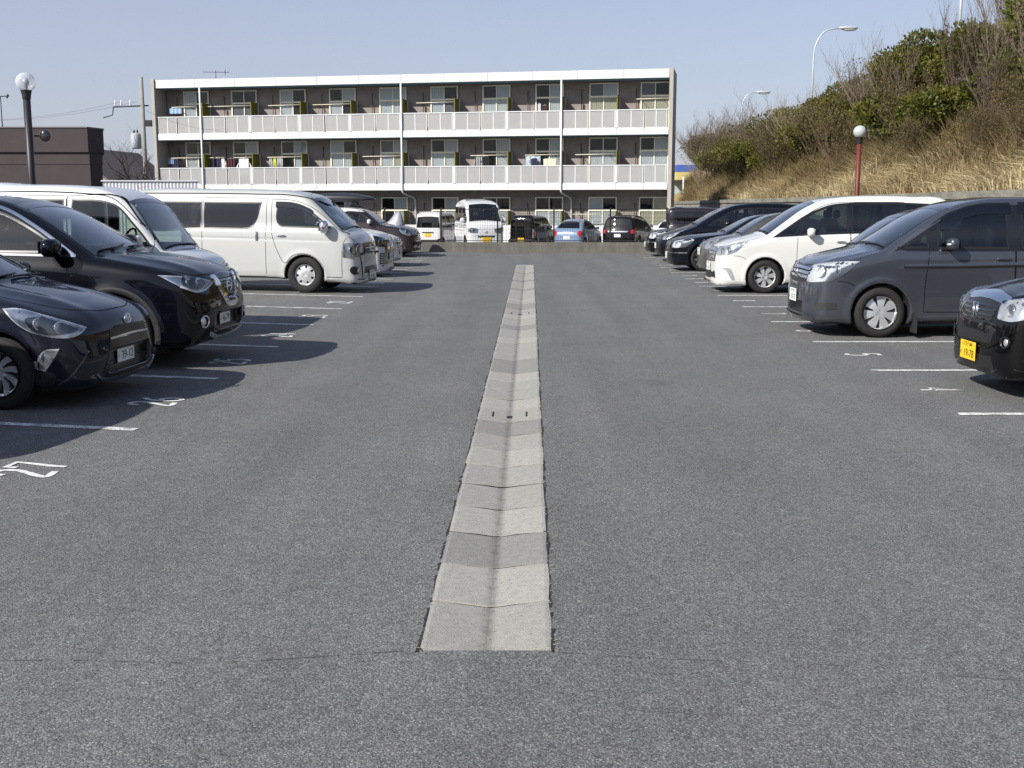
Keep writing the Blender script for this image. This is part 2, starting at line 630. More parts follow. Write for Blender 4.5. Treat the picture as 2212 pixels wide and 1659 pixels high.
    def ribbon(s, pts, v='side', w=.01, off=.002, n=8, smooth=True, closed=False):
        """thin strip along a 2D polyline"""
        c = curve(pts, n, closed) if smooth else np.asarray(pts, float)
        # resample so that the strip follows the surface
        seg = []
        m = len(c)
        for i in range(m if closed else m - 1):
            a, b = c[i], c[(i + 1) % m]
            k = max(1, int(np.linalg.norm(b - a) / .05))
            for j in range(k): seg.append(a + (b - a) * j / k)
        if not closed: seg.append(c[-1])
        c = np.array(seg)
        t = np.gradient(c, axis=0) if not closed else np.roll(c, -1, 0) - np.roll(c, 1, 0)
        nn = np.stack([-t[:, 1], t[:, 0]], 1); nn /= np.linalg.norm(nn, axis=1, keepdims=True) + 1e-9
        A = np.concatenate([c + nn * w / 2, c - nn * w / 2])
        P, ok = s.shoot(A[:, 0], A[:, 1], v)
        N = s.nrm(P); Q = P + N * off
        m = len(c); T = []
        for i in range(m if closed else m - 1):
            j = (i + 1) % m
            if ok[i] and ok[j] and ok[m + i] and ok[m + j] and np.linalg.norm(P[i] - P[j]) < .3:
                T += [(i, j, m + j), (i, m + j, m + i)]
        T = s.orient(Q, np.array(T, int).reshape(-1, 3), N)
        return Q, T.tolist(), N

    # local object coordinates: +x forward, origin at the middle of the car on the ground
    def loc(s, V, side=1):
        V = np.array(V, float).reshape(-1, 3)
        return np.stack([s.L / 2 - V[:, 0], V[:, 1] * side, V[:, 2]], 1)

    def put(s, name, data, mat, parent, side=1, smooth=True):
        Q, F, N = data
        V = s.loc(Q, side)
        M = np.stack([-N[:, 0], N[:, 1] * side, N[:, 2]], 1)
        if side == 1:
            F = [tuple(f)[::-1] for f in F]
        me = pymesh(name, V, F, True, M)
        return ob(name, me, parent, mat)

    def both(s, name, data, mat, parent):
        return [s.put(name, data, mat, parent, sd) for sd in (1, -1)]


def merge(*ds):
    Q = []; F = []; N = []; b = 0
    for q, f, n in ds:
        Q.append(q); N.append(n); F += [tuple(i + b for i in x) for x in f]; b += len(q)
    return np.concatenate(Q), F, np.concatenate(N)
# ------------------------------------------------------------------ car parts
def sellip(c, d, n=(2.6, 2.6), seg=(14, 10)):
    """rounded box (superellipsoid) as (V, F)"""
    V = []; F = []
    a, b = seg

    def sg(x, p): return math.copysign(abs(x) ** p, x)
    for j in range(b + 1):
        v = -math.pi / 2 + math.pi * j / b
        for i in range(a):
            w = 2 * math.pi * i / a
            V.append((c[0] + d[0] / 2 * sg(math.cos(v), 2 / n[1]) * sg(math.cos(w), 2 / n[0]),
                      c[1] + d[1] / 2 * sg(math.cos(v), 2 / n[1]) * sg(math.sin(w), 2 / n[0]),
                      c[2] + d[2] / 2 * sg(math.sin(v), 2 / n[1])))
    for j in range(b):
        for i in range(a):
            k = (i + 1) % a
            F.append((j * a + i, j * a + k, j * a + a + k, j * a + a + i))
    return V, F


def blob(name, c, d, m, parent, n=(3, 3), seg=(16, 10), rot=None):
    V, F = sellip((0, 0, 0), d, n, seg)
    return MB().add(V, F, True).build(name, m, parent, c, rot)


def add_blob(mb, c, d, n=(3, 3), seg=(12, 8)):
    V, F = sellip(c, d, n, seg)
    mb.add(V, F, True)


WHEEL_CACHE = {}


def rim_mesh(style, Rr):
    key = (style, round(Rr, 3))
    if key in WHEEL_CACHE: return WHEEL_CACHE[key]
    # style: spokes, inner radius, outer radius, half-width fractions of the openings, dish, twist
    S = {'cover7': (7, .60, .87, .26, .33, .035, 0, 0), 'spoke7': (7, .40, .92, .16, .30, .030, 0, 0), 'spoke8': (7, .30, .90, .12, .50, .012, .06, 0),
         'multi': (10, .24, .92, .16, .62, .008, 0, 1), 'spoke5': (5, .30, .88, .30, .62, .02, 0, 0), 'fan': (9, .30, .88, .25, .52, .015, .35, 0),
         'steel': (10, .60, .74, .28, .26, .03, 0, 0)}[style]
    n, ri, ro, wi, wo, dish, tw, dbl = S
    loops = []
    outer = [(Rr * math.cos(a), Rr * math.sin(a)) for a in np.linspace(0, 2 * math.pi, 48, endpoint=False)]
    for k in range(n):
        a0 = 2 * math.pi * (k + .25) / n
        h = math.pi / n
        sub = [(0, 1.)] if not dbl else [(0, 1.)]
        pts = []
        for (r_, w_, t_) in ((ri, wi, 0), (.5 * (ri + ro), .5 * (wi + wo), .5), (ro, wo, 1)):
            pts.append((r_, a0 - h * w_ * 2 * .5 + tw * t_))
        for t in np.linspace(-1, 1, 4)[1:-1]:
            pts.append((ro * 1.01, a0 + h * wo * t + tw))
        for (r_, w_, t_) in ((ro, wo, 1), (.5 * (ri + ro), .5 * (wi + wo), .5), (ri, wi, 0)):
            pts.append((r_, a0 + h * w_ * 2 * .5 + tw * t_))
        loops.append([(Rr * r_ * math.cos(a), Rr * r_ * math.sin(a)) for r_, a in pts])
    P = [Vector(p) for p in outer]; E = [(i, (i + 1) % 48) for i in range(48)]
    for l in loops:
        b = len(P); P += [Vector(p) for p in l]; E += [(b + i, b + (i + 1) % len(l)) for i in range(len(l))]
    for rr, m in ((.12, 8), (.22, 12), (.955, 40)):
        P += [Vector((Rr * rr * math.cos(2 * math.pi * i / m), Rr * rr * math.sin(2 * math.pi * i / m))) for i in range(m)]
    if True:
        for k in range(n):
            for rr in (.4, .55, .7, .84):
                a = 2 * math.pi * (k + .75) / n + tw * max(0, (rr - ri) / (ro - ri))
                q = (Rr * rr * math.cos(a), Rr * rr * math.sin(a))
                if all(poly_sdf(np.array([q[0]]), np.array([q[1]]), l)[0] > .006 for l in loops): P.append(Vector(q))
    r = delaunay_2d_cdt(P, E, [], 0, 1e-6)
    V2 = np.array([tuple(v) for v in r[0]]); T = np.array([tuple(t) for t in r[2]], int)
    c = V2[T].mean(1)
    k = inpoly(c[:, 0], c[:, 1], outer)
    for l in loops: k &= ~inpoly(c[:, 0], c[:, 1], l)
    T = T[k]
    rad = np.hypot(V2[:, 0], V2[:, 1]) / Rr

    def zz(q): return dish * np.cos(np.clip(q, 0, 1) * math.pi * .5) * 1.0 + .012 * (q > .945) - .006 * (q < .13)
    V = np.stack([V2[:, 0], V2[:, 1], zz(rad)], 1)
    g = np.cross(V[T[:, 1]] - V[T[:, 0]], V[T[:, 2]] - V[T[:, 0]])[:, 2] < 0
    T[g] = T[g][:, ::-1]
    e = {}
    for t in T.tolist():
        for a, b in ((t[0], t[1]), (t[1], t[2]), (t[2], t[0])): e[(a, b)] = 1
    bd = [(a, b) for a, b in e if (b, a) not in e]
    us = sorted({i for q in bd for i in q}); mp = {i: len(V) + j for j, i in enumerate(us)}
    low = V[us].copy(); inner = rad[us] < .93
    low[:, 2] -= np.where(inner, .03, .10)
    Vf = np.concatenate([V, low]).tolist(); F = T.tolist() + [(b, a, mp[a], mp[b]) for a, b in bd]
    mb = MB(); mb.add([(p[0], -p[2] * -1, p[1]) for p in Vf], [tuple(f)[::-1] for f in F], False)  # axis = +y
    me = bpy.data.meshes.new('rim'); me.from_pydata(mb.V, [], mb.F); me.update()
    me.polygons.foreach_set('use_smooth', [True] * len(me.polygons))
    me.set_sharp_from_angle(angle=R(35))
    WHEEL_CACHE[key] = me
    return me


def tyre_mesh(r, Rr, w):
    key = ('t', round(r, 3), round(Rr, 3), round(w, 3))
    if key in WHEEL_CACHE: return WHEEL_CACHE[key]
    d = r - Rr
    prof = [(Rr - .004, w / 2 - .022), (Rr + .012, w / 2 - .004), (Rr + d * .45, w / 2), (Rr + d * .8, w / 2 - .010), (r - .006, w / 2 - .028)]
    mb = MB()
    # tread with three grooves
    tr = [(r, w / 2 - .045)]
    for g in (.25, 0, -.25):
        c = g * w
        tr += [(r, c + .006), (r - .007, c + .004), (r - .007, c - .004), (r, c - .006)]
    tr += [(r, -w / 2 + .045)]
    full = prof + tr + [(a, -b) for a, b in reversed(prof)]
    mb.lathe([(a, b) for a, b in full], 40, axis='y')
    mb.V = [(x, -y, z) for x, y, z in mb.V]
    me = bpy.data.meshes.new('tyre'); me.from_pydata(mb.V, [], mb.F); me.update()
    me.polygons.foreach_set('use_smooth', [True] * len(me.polygons))
    WHEEL_CACHE[key] = me
    return me


def disc_mesh(Rr):
    key = ('d', round(Rr, 3))
    if key in WHEEL_CACHE: return WHEEL_CACHE[key]
    mb = MB().lathe([(0.001, .0), (Rr * .62, .0), (Rr * .62, -.02), (Rr * .98, -.03), (Rr * .98, -.09)], 24, axis='y')
    mb.V = [(x, -y, z) for x, y, z in mb.V]
    me = bpy.data.meshes.new('brake_disc'); me.from_pydata(mb.V, [], mb.F); me.update()
    WHEEL_CACHE[key] = me
    return me


def wheels(root, car, style, Rr, rmat=None, w=.19, bolts=5):
    for u in (car.uf, car.ur):
        for sd in (1, -1):
            e = bpy.data.objects.new('wheel', None); COL.objects.link(e); e.parent = root
            e.location = (car.L / 2 - u, sd * (car.W / 2 - .035 - w / 2), car.r)
            e.rotation_euler = (0, random.uniform(0, 6.28), 0 if sd > 0 else math.pi)
            ob('tyre', tyre_mesh(car.r, Rr, w), e, RUBBER)
            ob('rim', rim_mesh(style, Rr), e, rmat or SILVER, (0, w / 2 - .045, 0))
            ob('brake_disc', disc_mesh(Rr), e, DARKMETAL, (0, w / 2 - .085, 0))
            mb = MB()
            for k in range(bolts):
                a = 2 * math.pi * k / bolts
                mb.lathe([(.0, .014), (.009, .012), (.011, -.02)], 8, (.2 * Rr * 1.25 * math.cos(a), 0, .2 * Rr * 1.25 * math.sin(a)), 'y')
            mb.V = [(x, -y, z) for x, y, z in mb.V]
            mb.build('wheel_nut', CHROME if style != 'cover7' else SILVER, e, (0, w / 2 - .03, 0))


def text(name, body, size, m, parent, loc, rot, ext=.0012, align='CENTER'):
    cu = bpy.data.curves.new(name, 'FONT')
    cu.body = body; cu.size = size; cu.align_x = align; cu.align_y = 'CENTER'; cu.extrude = ext
    o = bpy.data.objects.new(name, cu); COL.objects.link(o); o.parent = parent
    o.location = loc; o.rotation_euler = rot
    cu.materials.append(m)
    return o


def plate(root, car, z, num, region, kana, yellow=False, rear=False, dz=0., tilt=0., y=0.):
    """licence plate fixed to the middle of the nose or tail"""
    P, ok = car.shoot(np.array([y]), np.array([z]), 'rear' if rear else 'front')
    x = car.L / 2 - P[0, 0]
    sg = -1 if rear else 1
    pl = MB().box((0, 0, 0), (.33, .165, .006), bev=.002).build('number_plate', PLATEY if yellow else PLATEW, root)
    pl.location = (x + sg * .022, y, z)
    pl.rotation_euler = (R(90 + tilt), 0, R(90) * sg)
    ink = PBLACK if yellow else PGREEN
    text('plate_digits', num, .098, ink, pl, (.025, -.03, .0035), (0, 0, 0))
    text('plate_region', region, .042, ink, pl, (0, .053, .0035), (0, 0, 0))
    text('plate_kana', kana, .034, ink, pl, (-.142, -.03, .0035), (0, 0, 0))
    return pl


def seats(root, car, uf, zf, ur=None, driver=-1, m=SEAT, hw=.36, y=None, dash=.48, dw=.80):
    """two front seats and a rear bench, dashboard and steering wheel"""
    y = y or car.W * .21
    for sd in (1, -1):
        mb = MB()
        add_blob(mb, (0, 0, zf), (.50, .46, .16))
        add_blob(mb, (-.26, 0, zf + .32), (.14, .44, .60))
        add_blob(mb, (-.31, 0, zf + .70), (.10, .24, .17))
        mb.build('seat', m, root, (car.L / 2 - uf - .35, sd * y, 0))
    if ur:
        mb = MB()
        add_blob(mb, (0, 0, zf), (.46, car.W * .74, .16)); add_blob(mb, (-.25, 0, zf + .30), (.13, car.W * .74, .58))
        for sd in (1, -1): add_blob(mb, (-.28, sd * y, zf + .66), (.09, .24, .15))
        mb.build('rear_bench', m, root, (car.L / 2 - ur - .3, 0, 0))
    mb = MB()
    add_blob(mb, (0, 0, zf + .22), (.42, car.W * dw, .28), (3.5, 3))
    mb.build('dashboard', DASH, root, (car.L / 2 - uf + dash, 0, 0))
    mb = MB()
    pts = [(.19 * math.cos(a) * .35, .19 * math.sin(a), .19 * math.cos(a)) for a in np.linspace(0, 2 * math.pi, 21)]
    mb.tube(pts, .014, 6); mb.tube([(0, -.18, 0), (-.01, 0, -.02), (0, .18, 0)], .014, 6); mb.tube([(0, 0, -.02), (.25, 0, -.12)], .03, 6)
    mb.build('steering_wheel', DASH, root, (car.L / 2 - uf + .18 - (.48 - dash), driver * y, zf + .40))
    boxo('cabin_floor', (car.L / 2 - (uf + (ur or uf + .8)) / 2 - .1, 0, zf - .16), ((ur or uf + .8) - uf + 2.0, car.W * .84, .04), DASH, root)


def mirror(root, car, u, z, m, d=(.13, .22, .15), out=.11, sides=(1, -1), glassy=True, blinker=False, stalk=True):
    P, ok = car.shoot(np.array([u]), np.array([z - .06]), 'side')
    for sd in sides:
        y = P[0, 1]
        x = car.L / 2 - u
        o = blob('mirror', (x, sd * (y + out), z), d, m, root, (2.6, 2.8))
        boxo('mirror_glass', (-d[0] * .49, 0, .005), (.012, d[1] * .72, d[2] * .66), CHROME, o)
        if stalk:
            MB().tube([(0, -sd * (out + .03), -.06), (0, -sd * d[1] * .25, -d[2] * .30)], [.035, .028], 8).build('mirror_stalk', BLACK, o)
        if blinker:
            blob('mirror_blinker', (d[0] * .42, sd * d[1] * .22, -.005), (.04, .10, .028), LAMPWHITE, o)


def handle(door, car, u, z, m, sd, vertical=False, ln=.19):
    P, ok = car.shoot(np.array([u]), np.array([z]), 'side')
    x = car.L / 2 - u; y = sd * P[0, 1]
    d = (.035, .035, ln) if vertical else (ln, .035, .032)
    o = blob('handle', (x, y + sd * .018, z), d, m, door, (3, 2.4), (12, 8))
    return o


def lamp(root, car, pts, v, bulbs=(), br=.05, both=True, name='headlight', base=None, cover=True, off=.004, n=5, bez=None):
    """headlight: reflector bowl, projector lenses and a clear cover following the body"""
    c = curve(pts, n)
    lo = car.patch(c, v, off=off, step=.05)
    inner = car.patch(offset_poly(c, .008), v, off=off + .012, step=.05, skirt=.01)
    r = []
    for sd in ((1, -1) if both else (1,)):
        h = car.put(name, lo, base or LAMP, root, sd)
        for b in bulbs:
            P, ok = car.shoot(np.array([b[0]]), np.array([b[1]]), v)
            rr = b[2] if len(b) > 2 else br
            q = car.loc(P, sd)[0]
            nn = car.nrm(P)[0]
            nl = Vector((-nn[0], nn[1] * sd, nn[2])); face = (nl.normalized() + Vector((.9, 0, 0))).normalized()
            rt = face.to_track_quat('X', 'Z').to_euler()
            mb = MB(); add_blob(mb, (0, 0, 0), (rr * .5, rr * 1.9, rr * 1.9), (2, 2), (14, 8))
            mb.build('projector_lens', b[3] if len(b) > 3 else GLOSSBLACK, h, Vector(q) - nl * rr * .10, rt)
            mb = MB()
            mb.tube([(0, rr * 1.1 * math.cos(a), rr * 1.1 * math.sin(a)) for a in np.linspace(0, 2 * math.pi, 17)], rr * .16, 6, False)
            mb.build('lens_ring', CHROME, h, Vector(q) + nl * rr * .04, rt)
        if bez is not None:
            car.put('bezel', car.patch(curve(bez, n), v, off=off + .004, step=.05), LAMPGREY, h, sd)
        if cover:
            car.put('lamp_cover', inner, G_LAMP, h, sd)
        r.append(h)
    return r


def grille_bars(car, outline, v, zs, w=.016, off=.012, clip=True):
    """horizontal bars inside an outline (front view)"""
    ds = []
    O = np.asarray(outline)
    for z in zs:
        ys = np.linspace(O[:, 0].min(), O[:, 0].max(), 40)
        k = inpoly(ys, np.full(40, z), O)
        if k.sum() > 3:
            yy = ys[k]
            c = [(a, z) for a in np.linspace(yy[0], yy[-1], 8)]
            A = np.array(c + [(a, z + w) for a, _ in reversed(c)])
            ds.append(car.patch(A, v, off=off, step=.2, skirt=off))
    return merge(*ds) if ds else None


def squash(spec, S, z0, k):
    q = lambda z: z if z < z0 else z0 + (z - z0) * k
    S2 = [(u, q(z)) for u, z in S]
    for g in spec['glass']: g['pts'] = [(a, q(b)) for a, b in g['pts']]
    for d in spec['doors']: d['pts'] = [(a, q(b)) for a, b in d['pts']]
    if 'dlo' in spec: spec['dlo'] = [(a, q(b)) for a, b in spec['dlo']]
    return S2


def build_car(name, label, cat, car, nose, yaw, pm, spec, pitch=0., zg=0., group='cars parked in the car park', rear=False):
    """assembles body, doors, glass; nose = world x,y of the front (or tail if rear) centre"""
    root = thing(name, label, cat, group=group)
    ca, sa = math.cos(yaw), math.sin(yaw)
    sgn = -1 if rear else 1
    root.location = (nose[0] - sgn * ca * car.L / 2, nose[1] - sgn * sa * car.L / 2, zg)
    root.rotation_euler = (0, pitch, yaw)
    V, Q, N = car.mesh()
    C = V[Q].mean(1); NF = N[Q].mean(1)
    left = C[:, 1] > 0
    kill = np.zeros(len(Q), bool)
    own = np.zeros(len(Q), int)            # 0 = body
    parts = []
    # openings under the glass
    for g in spec.get('glass', []):
        v = g['v']; c = curve(g['pts'], 5); g['c'] = c
        fr = g.get('frit', .03)
        hole = offset_poly(c, fr * .75)
        if v == 'side':
            k = inpoly(C[:, 0], C[:, 2], hole) & (np.abs(NF[:, 1]) > .3)
        elif v == 'front':
            k = inpoly(C[:, 1], C[:, 2], hole) & (C[:, 0] < car.L * .5) & (NF[:, 0] < -.1)
        else:
            k = inpoly(C[:, 1], C[:, 2], hole) & (C[:, 0] > car.L * .5) & (NF[:, 0] > .1)
        kill |= k
    rrf = np.hypot(C[:, 0] - car.uf, C[:, 2] - car.zw); rrr = np.hypot(C[:, 0] - car.ur, C[:, 2] - car.zw)
    well = ((rrf < car.ra + .004) | (rrr < car.ra + .004)) & (np.abs(C[:, 1]) < car.W / 2 - .012) & ((np.abs(NF[:, 1]) < .75) | (np.abs(C[:, 1]) < car.W / 2 - .1))
    under = (NF[:, 2] < -.6) & (C[:, 2] < .45)
    dark = well | under
    for (cc, hs, rad) in car.cuts:
        dark |= (np.abs(C[:, 0] - cc[0]) < hs[0] + .004) & (np.abs(np.abs(C[:, 1]) - cc[1]) < hs[1] - .004) & (np.abs(C[:, 2] - cc[2]) < hs[2] - .004) & (np.abs(C[:, 0] - cc[0]) < hs[0] - .006)
    # panels cut from the shell
    pid = 0
    for d in spec.get('doors', []):
        c = curve(d['pts'], 5); d['c'] = c
        k = inpoly(C[:, 0], C[:, 2], c) & (np.abs(C[:, 1]) > car.W * .3) & ~dark & ((np.abs(NF[:, 1]) > .3))
        for sd in (1, -1):
            pid += 1
            own[k & (left == (sd > 0))] = pid
            parts.append((pid, 'door', d, sd))
    if 'bonnet' in spec:
        c = curve(spec['bonnet'], 5)
        k = inpoly(C[:, 0], np.abs(C[:, 1]), c) & (NF[:, 2] > .25) & (C[:, 2] > spec.get('bonnet_z', .6)) & (own == 0)
        pid += 1; own[k] = pid; parts.append((pid, 'bonnet', None, 0))
    if 'bumper' in spec:
        c = curve(spec['bumper'], 5)
        k = inpoly(C[:, 0], C[:, 2], c) & (own == 0) & ~well
        pid += 1; own[k] = pid; parts.append((pid, 'front_bumper', None, 0))
    if 'rear_bumper' in spec:
        c = curve(spec['rear_bumper'], 5)
        k = inpoly(C[:, 0], C[:, 2], c) & (own == 0) & ~well
        pid += 1; own[k] = pid; parts.append((pid, 'rear_bumper', None, 0))
    if 'roof' in spec:   # roof panel in another colour
        k = (C[:, 2] > spec['roof'][0]) & (NF[:, 2] > spec['roof'][1]) & (C[:, 0] > spec['roof'][2]) & (own == 0)
        pid += 1; own[k] = pid; parts.append((pid, 'roof', None, 0))
    VL = car.loc(V); NL = np.stack([-N[:, 0], N[:, 1], N[:, 2]], 1)

    def piece(nm, mask, m):
        q = Q[mask]
        us = np.unique(q)
        mp = np.full(len(V), -1); mp[us] = np.arange(len(us))
        me = pymesh(nm, VL[us], mp[q][:, ::-1], True, NL[us], dark[mask].astype(np.int32))
        o = ob(nm, me, root)
        me.materials.append(m); me.materials.append(PLASTIC)
        return o
    body = piece('body', (own == 0) & ~kill, pm)
    doors = {}
    P2 = spec.get('bumper_mat', pm)
    for (i, nm, d, sd) in parts:
        mk = (own == i) & ~kill
        if mk.sum() == 0: continue
        o = piece(nm, mk, {'front_bumper': P2, 'roof': spec.get('roof_mat', pm)}.get(nm, pm))
        if nm == 'door':
            doors[(d['id'], sd)] = o
            for (hu, hz, hm, vert) in d.get('handles', []):
                handle(o, car, hu, hz, hm, sd, vert)
            car.put('door_gap', car.ribbon(d['c'], 'side', .009, .0012, 1, False, True), SEAM, o, sd)
    # glass with its dark border
    for g in spec.get('glass', []):
        v = g['v']; c = g['c']; fr = g.get('frit', .03)
        pane = car.patch(offset_poly(c, .004), v, off=.002, step=.08, skirt=0)
        ring = car.patch(c, v, holes=[offset_poly(c, fr)], off=.005, step=.3, skirt=.012)
        for sd in ((1, -1) if v == 'side' else (1,)):
            par = doors.get((g.get('door'), sd), root)
            w = car.put(g['name'], pane, g.get('mat', G_CLEAR), par, sd)
            car.put('window_seal', ring, g.get('fmat', BLACK), w if par is root else par, sd)
    if 'dlo' in spec:      # black pillars between the side windows
        c = curve(spec['dlo'], 5)
        dl = car.patch(c, 'side', holes=[offset_poly(g['c'], .006) for g in spec['glass'] if g['v'] == 'side'], off=.003, step=.09, skirt=.006)
        for sd in (1, -1):
            car.put('pillar_trim', dl, GLOSSBLACK, root, sd)
    for a in spec.get('gaps', []):
        d = car.ribbon(a[1], a[0], a[2] if len(a) > 2 else .008, .0014, 6, True)
        for sd in (1, -1):
            car.put('panel_gap', d, SEAM, body, sd)
    return root, body, doors
# ------------------------------------------------------------------ the car park
GA = .0165


def gx(y): return -.10 + GA * (y - 4.08)          # middle of the drain channel at distance y


def ground_z(x, y):
    t = x - gx(y)
    z = .012 * min(max(-t - .252, 0), 13)
    if y > 41.2: z *= max(0, 1 - (y - 41.2) / 3)
    if y > 42:
        q = min(1, (y - 42) / 9); z -= .5 * q * q * (3 - 2 * q)
    return z


def asphalt():
    m, nt, b = nodes('asphalt')
    N, Lk = nt.nodes, nt.links
    setp(b, rough=.82, spec=.28)
    tc = N.new('ShaderNodeTexCoord')
    vo = N.new('ShaderNodeTexVoronoi'); vo.inputs['Scale'].default_value = 135; vo.inputs['Randomness'].default_value = 1
    vb = N.new('ShaderNodeTexVoronoi'); vb.inputs['Scale'].default_value = 240
    n1 = N.new('ShaderNodeTexNoise'); n1.inputs['Scale'].default_value = 240; n1.inputs['Detail'].default_value = 3
    n2 = N.new('ShaderNodeTexNoise'); n2.inputs['Scale'].default_value = .9; n2.inputs['Detail'].default_value = 7; n2.inputs['Roughness'].default_value = .6
    n3 = N.new('ShaderNodeTexNoise'); n3.inputs['Scale'].default_value = 14; n3.inputs['Detail'].default_value = 4
    for t in (vo, vb, n1, n2, n3): Lk.new(tc.outputs['Object'], t.inputs['Vector'])
    # each stone its own grey
    r = N.new('ShaderNodeValToRGB'); e = r.color_ramp.elements
    e[0].position = .0; e[0].color = (.051, .051, .051, 1); e[1].position = 1; e[1].color = (.37, .37, .36, 1)
    for p, c in ((.30, (.110, .111, .111)), (.66, (.167, .168, .165)), (.92, (.237, .237, .229))):
        q = e.new(p); q.color = (*c, 1)
    sep = N.new('ShaderNodeSeparateColor'); Lk.new(vo.outputs['Color'], sep.inputs['Color']); Lk.new(sep.outputs['Red'], r.inputs['Fac'])
    r2 = N.new('ShaderNodeValToRGB'); e = r2.color_ramp.elements
    e[0].position = .1; e[0].color = (.086, .087, .087, 1); e[1].position = .95; e[1].color = (.277, .277, .27, 1)
    sep2 = N.new('ShaderNodeSeparateColor'); Lk.new(vb.outputs['Color'], sep2.inputs['Color']); Lk.new(sep2.outputs['Green'], r2.inputs['Fac'])
    m1 = N.new('ShaderNodeMix'); m1.data_type = 'RGBA'; m1.inputs['Factor'].default_value = .45
    Lk.new(r.outputs['Color'], m1.inputs[6]); Lk.new(r2.outputs['Color'], m1.inputs[7])
    # bitumen between the stones
    dk = N.new('ShaderNodeMapRange'); dk.inputs['From Min'].default_value = .25; dk.inputs['From Max'].default_value = .62
    dk.inputs['To Min'].default_value = 1.13; dk.inputs['To Max'].default_value = .60
    Lk.new(vo.outputs['Distance'], dk.inputs['Value'])
    mu = N.new('ShaderNodeMix'); mu.data_type = 'RGBA'; mu.blend_type = 'MULTIPLY'; mu.inputs['Factor'].default_value = 1
    Lk.new(m1.outputs[2], mu.inputs[6]); Lk.new(dk.outputs['Result'], mu.inputs[7])
    # worn and greasy patches
    pr = N.new('ShaderNodeMapRange'); pr.inputs['From Min'].default_value = .3; pr.inputs['From Max'].default_value = .7
    pr.inputs['To Min'].default_value = .92; pr.inputs['To Max'].default_value = 1.09
    Lk.new(n2.outputs['Fac'], pr.inputs['Value'])
    p3 = N.new('ShaderNodeMapRange'); p3.inputs['From Min'].default_value = .25; p3.inputs['From Max'].default_value = .75
    p3.inputs['To Min'].default_value = .86; p3.inputs['To Max'].default_value = 1.14
    Lk.new(n3.outputs['Fac'], p3.inputs['Value'])
    mm = N.new('ShaderNodeMath'); mm.operation = 'MULTIPLY'
    Lk.new(pr.outputs['Result'], mm.inputs[0]); Lk.new(p3.outputs['Result'], mm.inputs[1])
    mv = N.new('ShaderNodeMix'); mv.data_type = 'RGBA'; mv.blend_type = 'MULTIPLY'; mv.inputs['Factor'].default_value = 1
    Lk.new(mu.outputs[2], mv.inputs[6]); Lk.new(mm.outputs['Value'], mv.inputs[7])
    # oil drips and damp marks: small dark blots of random size
    wob = N.new('ShaderNodeMix'); wob.data_type = 'RGBA'; wob.blend_type = 'LINEAR_LIGHT'; wob.inputs['Factor'].default_value = .35
    n4 = N.new('ShaderNodeTexNoise'); n4.inputs['Scale'].default_value = 5; n4.inputs['Detail'].default_value = 5
    Lk.new(tc.outputs['Object'], n4.inputs['Vector']); Lk.new(tc.outputs['Object'], wob.inputs[6]); Lk.new(n4.outputs['Color'], wob.inputs[7])
    v3 = N.new('ShaderNodeTexVoronoi'); v3.inputs['Scale'].default_value = .55; Lk.new(wob.outputs[2], v3.inputs['Vector'])
    s3 = N.new('ShaderNodeSeparateColor'); Lk.new(v3.outputs['Color'], s3.inputs['Color'])
    sz = N.new('ShaderNodeMath'); sz.operation = 'MULTIPLY'; sz.inputs[1].default_value = .13; Lk.new(s3.outputs['Red'], sz.inputs[0])
    df = N.new('ShaderNodeMath'); df.operation = 'SUBTRACT'; Lk.new(v3.outputs['Distance'], df.inputs[0]); Lk.new(sz.outputs['Value'], df.inputs[1])
    bl = N.new('ShaderNodeMapRange'); bl.interpolation_type = 'SMOOTHSTEP'; bl.inputs['From Min'].default_value = -.05; bl.inputs['From Max'].default_value = .05
    bl.inputs['To Min'].default_value = .80; bl.inputs['To Max'].default_value = 1.0; Lk.new(df.outputs['Value'], bl.inputs['Value'])
    mo = N.new('ShaderNodeMix'); mo.data_type = 'RGBA'; mo.blend_type = 'MULTIPLY'; mo.inputs['Factor'].default_value = 1
    Lk.new(mv.outputs[2], mo.inputs[6]); Lk.new(bl.outputs['Result'], mo.inputs[7])
    # lengthwise tyre polish
    mp = N.new('ShaderNodeMapping'); mp.inputs['Scale'].default_value = (1.1, .05, 1); Lk.new(tc.outputs['Object'], mp.inputs['Vector'])
    n5 = N.new('ShaderNodeTexNoise'); n5.inputs['Scale'].default_value = 1.6; n5.inputs['Detail'].default_value = 3; Lk.new(mp.outputs['Vector'], n5.inputs['Vector'])
    tp = N.new('ShaderNodeMapRange'); tp.inputs['From Min'].default_value = .35; tp.inputs['From Max'].default_value = .65; tp.inputs['To Min'].default_value = .92; tp.inputs['To Max'].default_value = 1.07
    Lk.new(n5.outputs['Fac'], tp.inputs['Value'])
    mt = N.new('ShaderNodeMix'); mt.data_type = 'RGBA'; mt.blend_type = 'MULTIPLY'; mt.inputs['Factor'].default_value = 1
    Lk.new(mo.outputs[2], mt.inputs[6]); Lk.new(tp.outputs['Result'], mt.inputs[7])
    Lk.new(mt.outputs[2], b.inputs['Base Color'])
    bp = N.new('ShaderNodeBump'); bp.inputs['Strength'].default_value = .4; bp.inputs['Distance'].default_value = .006; bp.invert = True
    ad = N.new('ShaderNodeMath'); ad.operation = 'ADD'
    Lk.new(vo.outputs['Distance'], ad.inputs[0]); Lk.new(n1.outputs['Fac'], ad.inputs[1])
    Lk.new(ad.outputs['Value'], bp.inputs['Height']); Lk.new(bp.outputs['Normal'], b.inputs['Normal'])
    return m


ASPHALT = asphalt()
LINE = None


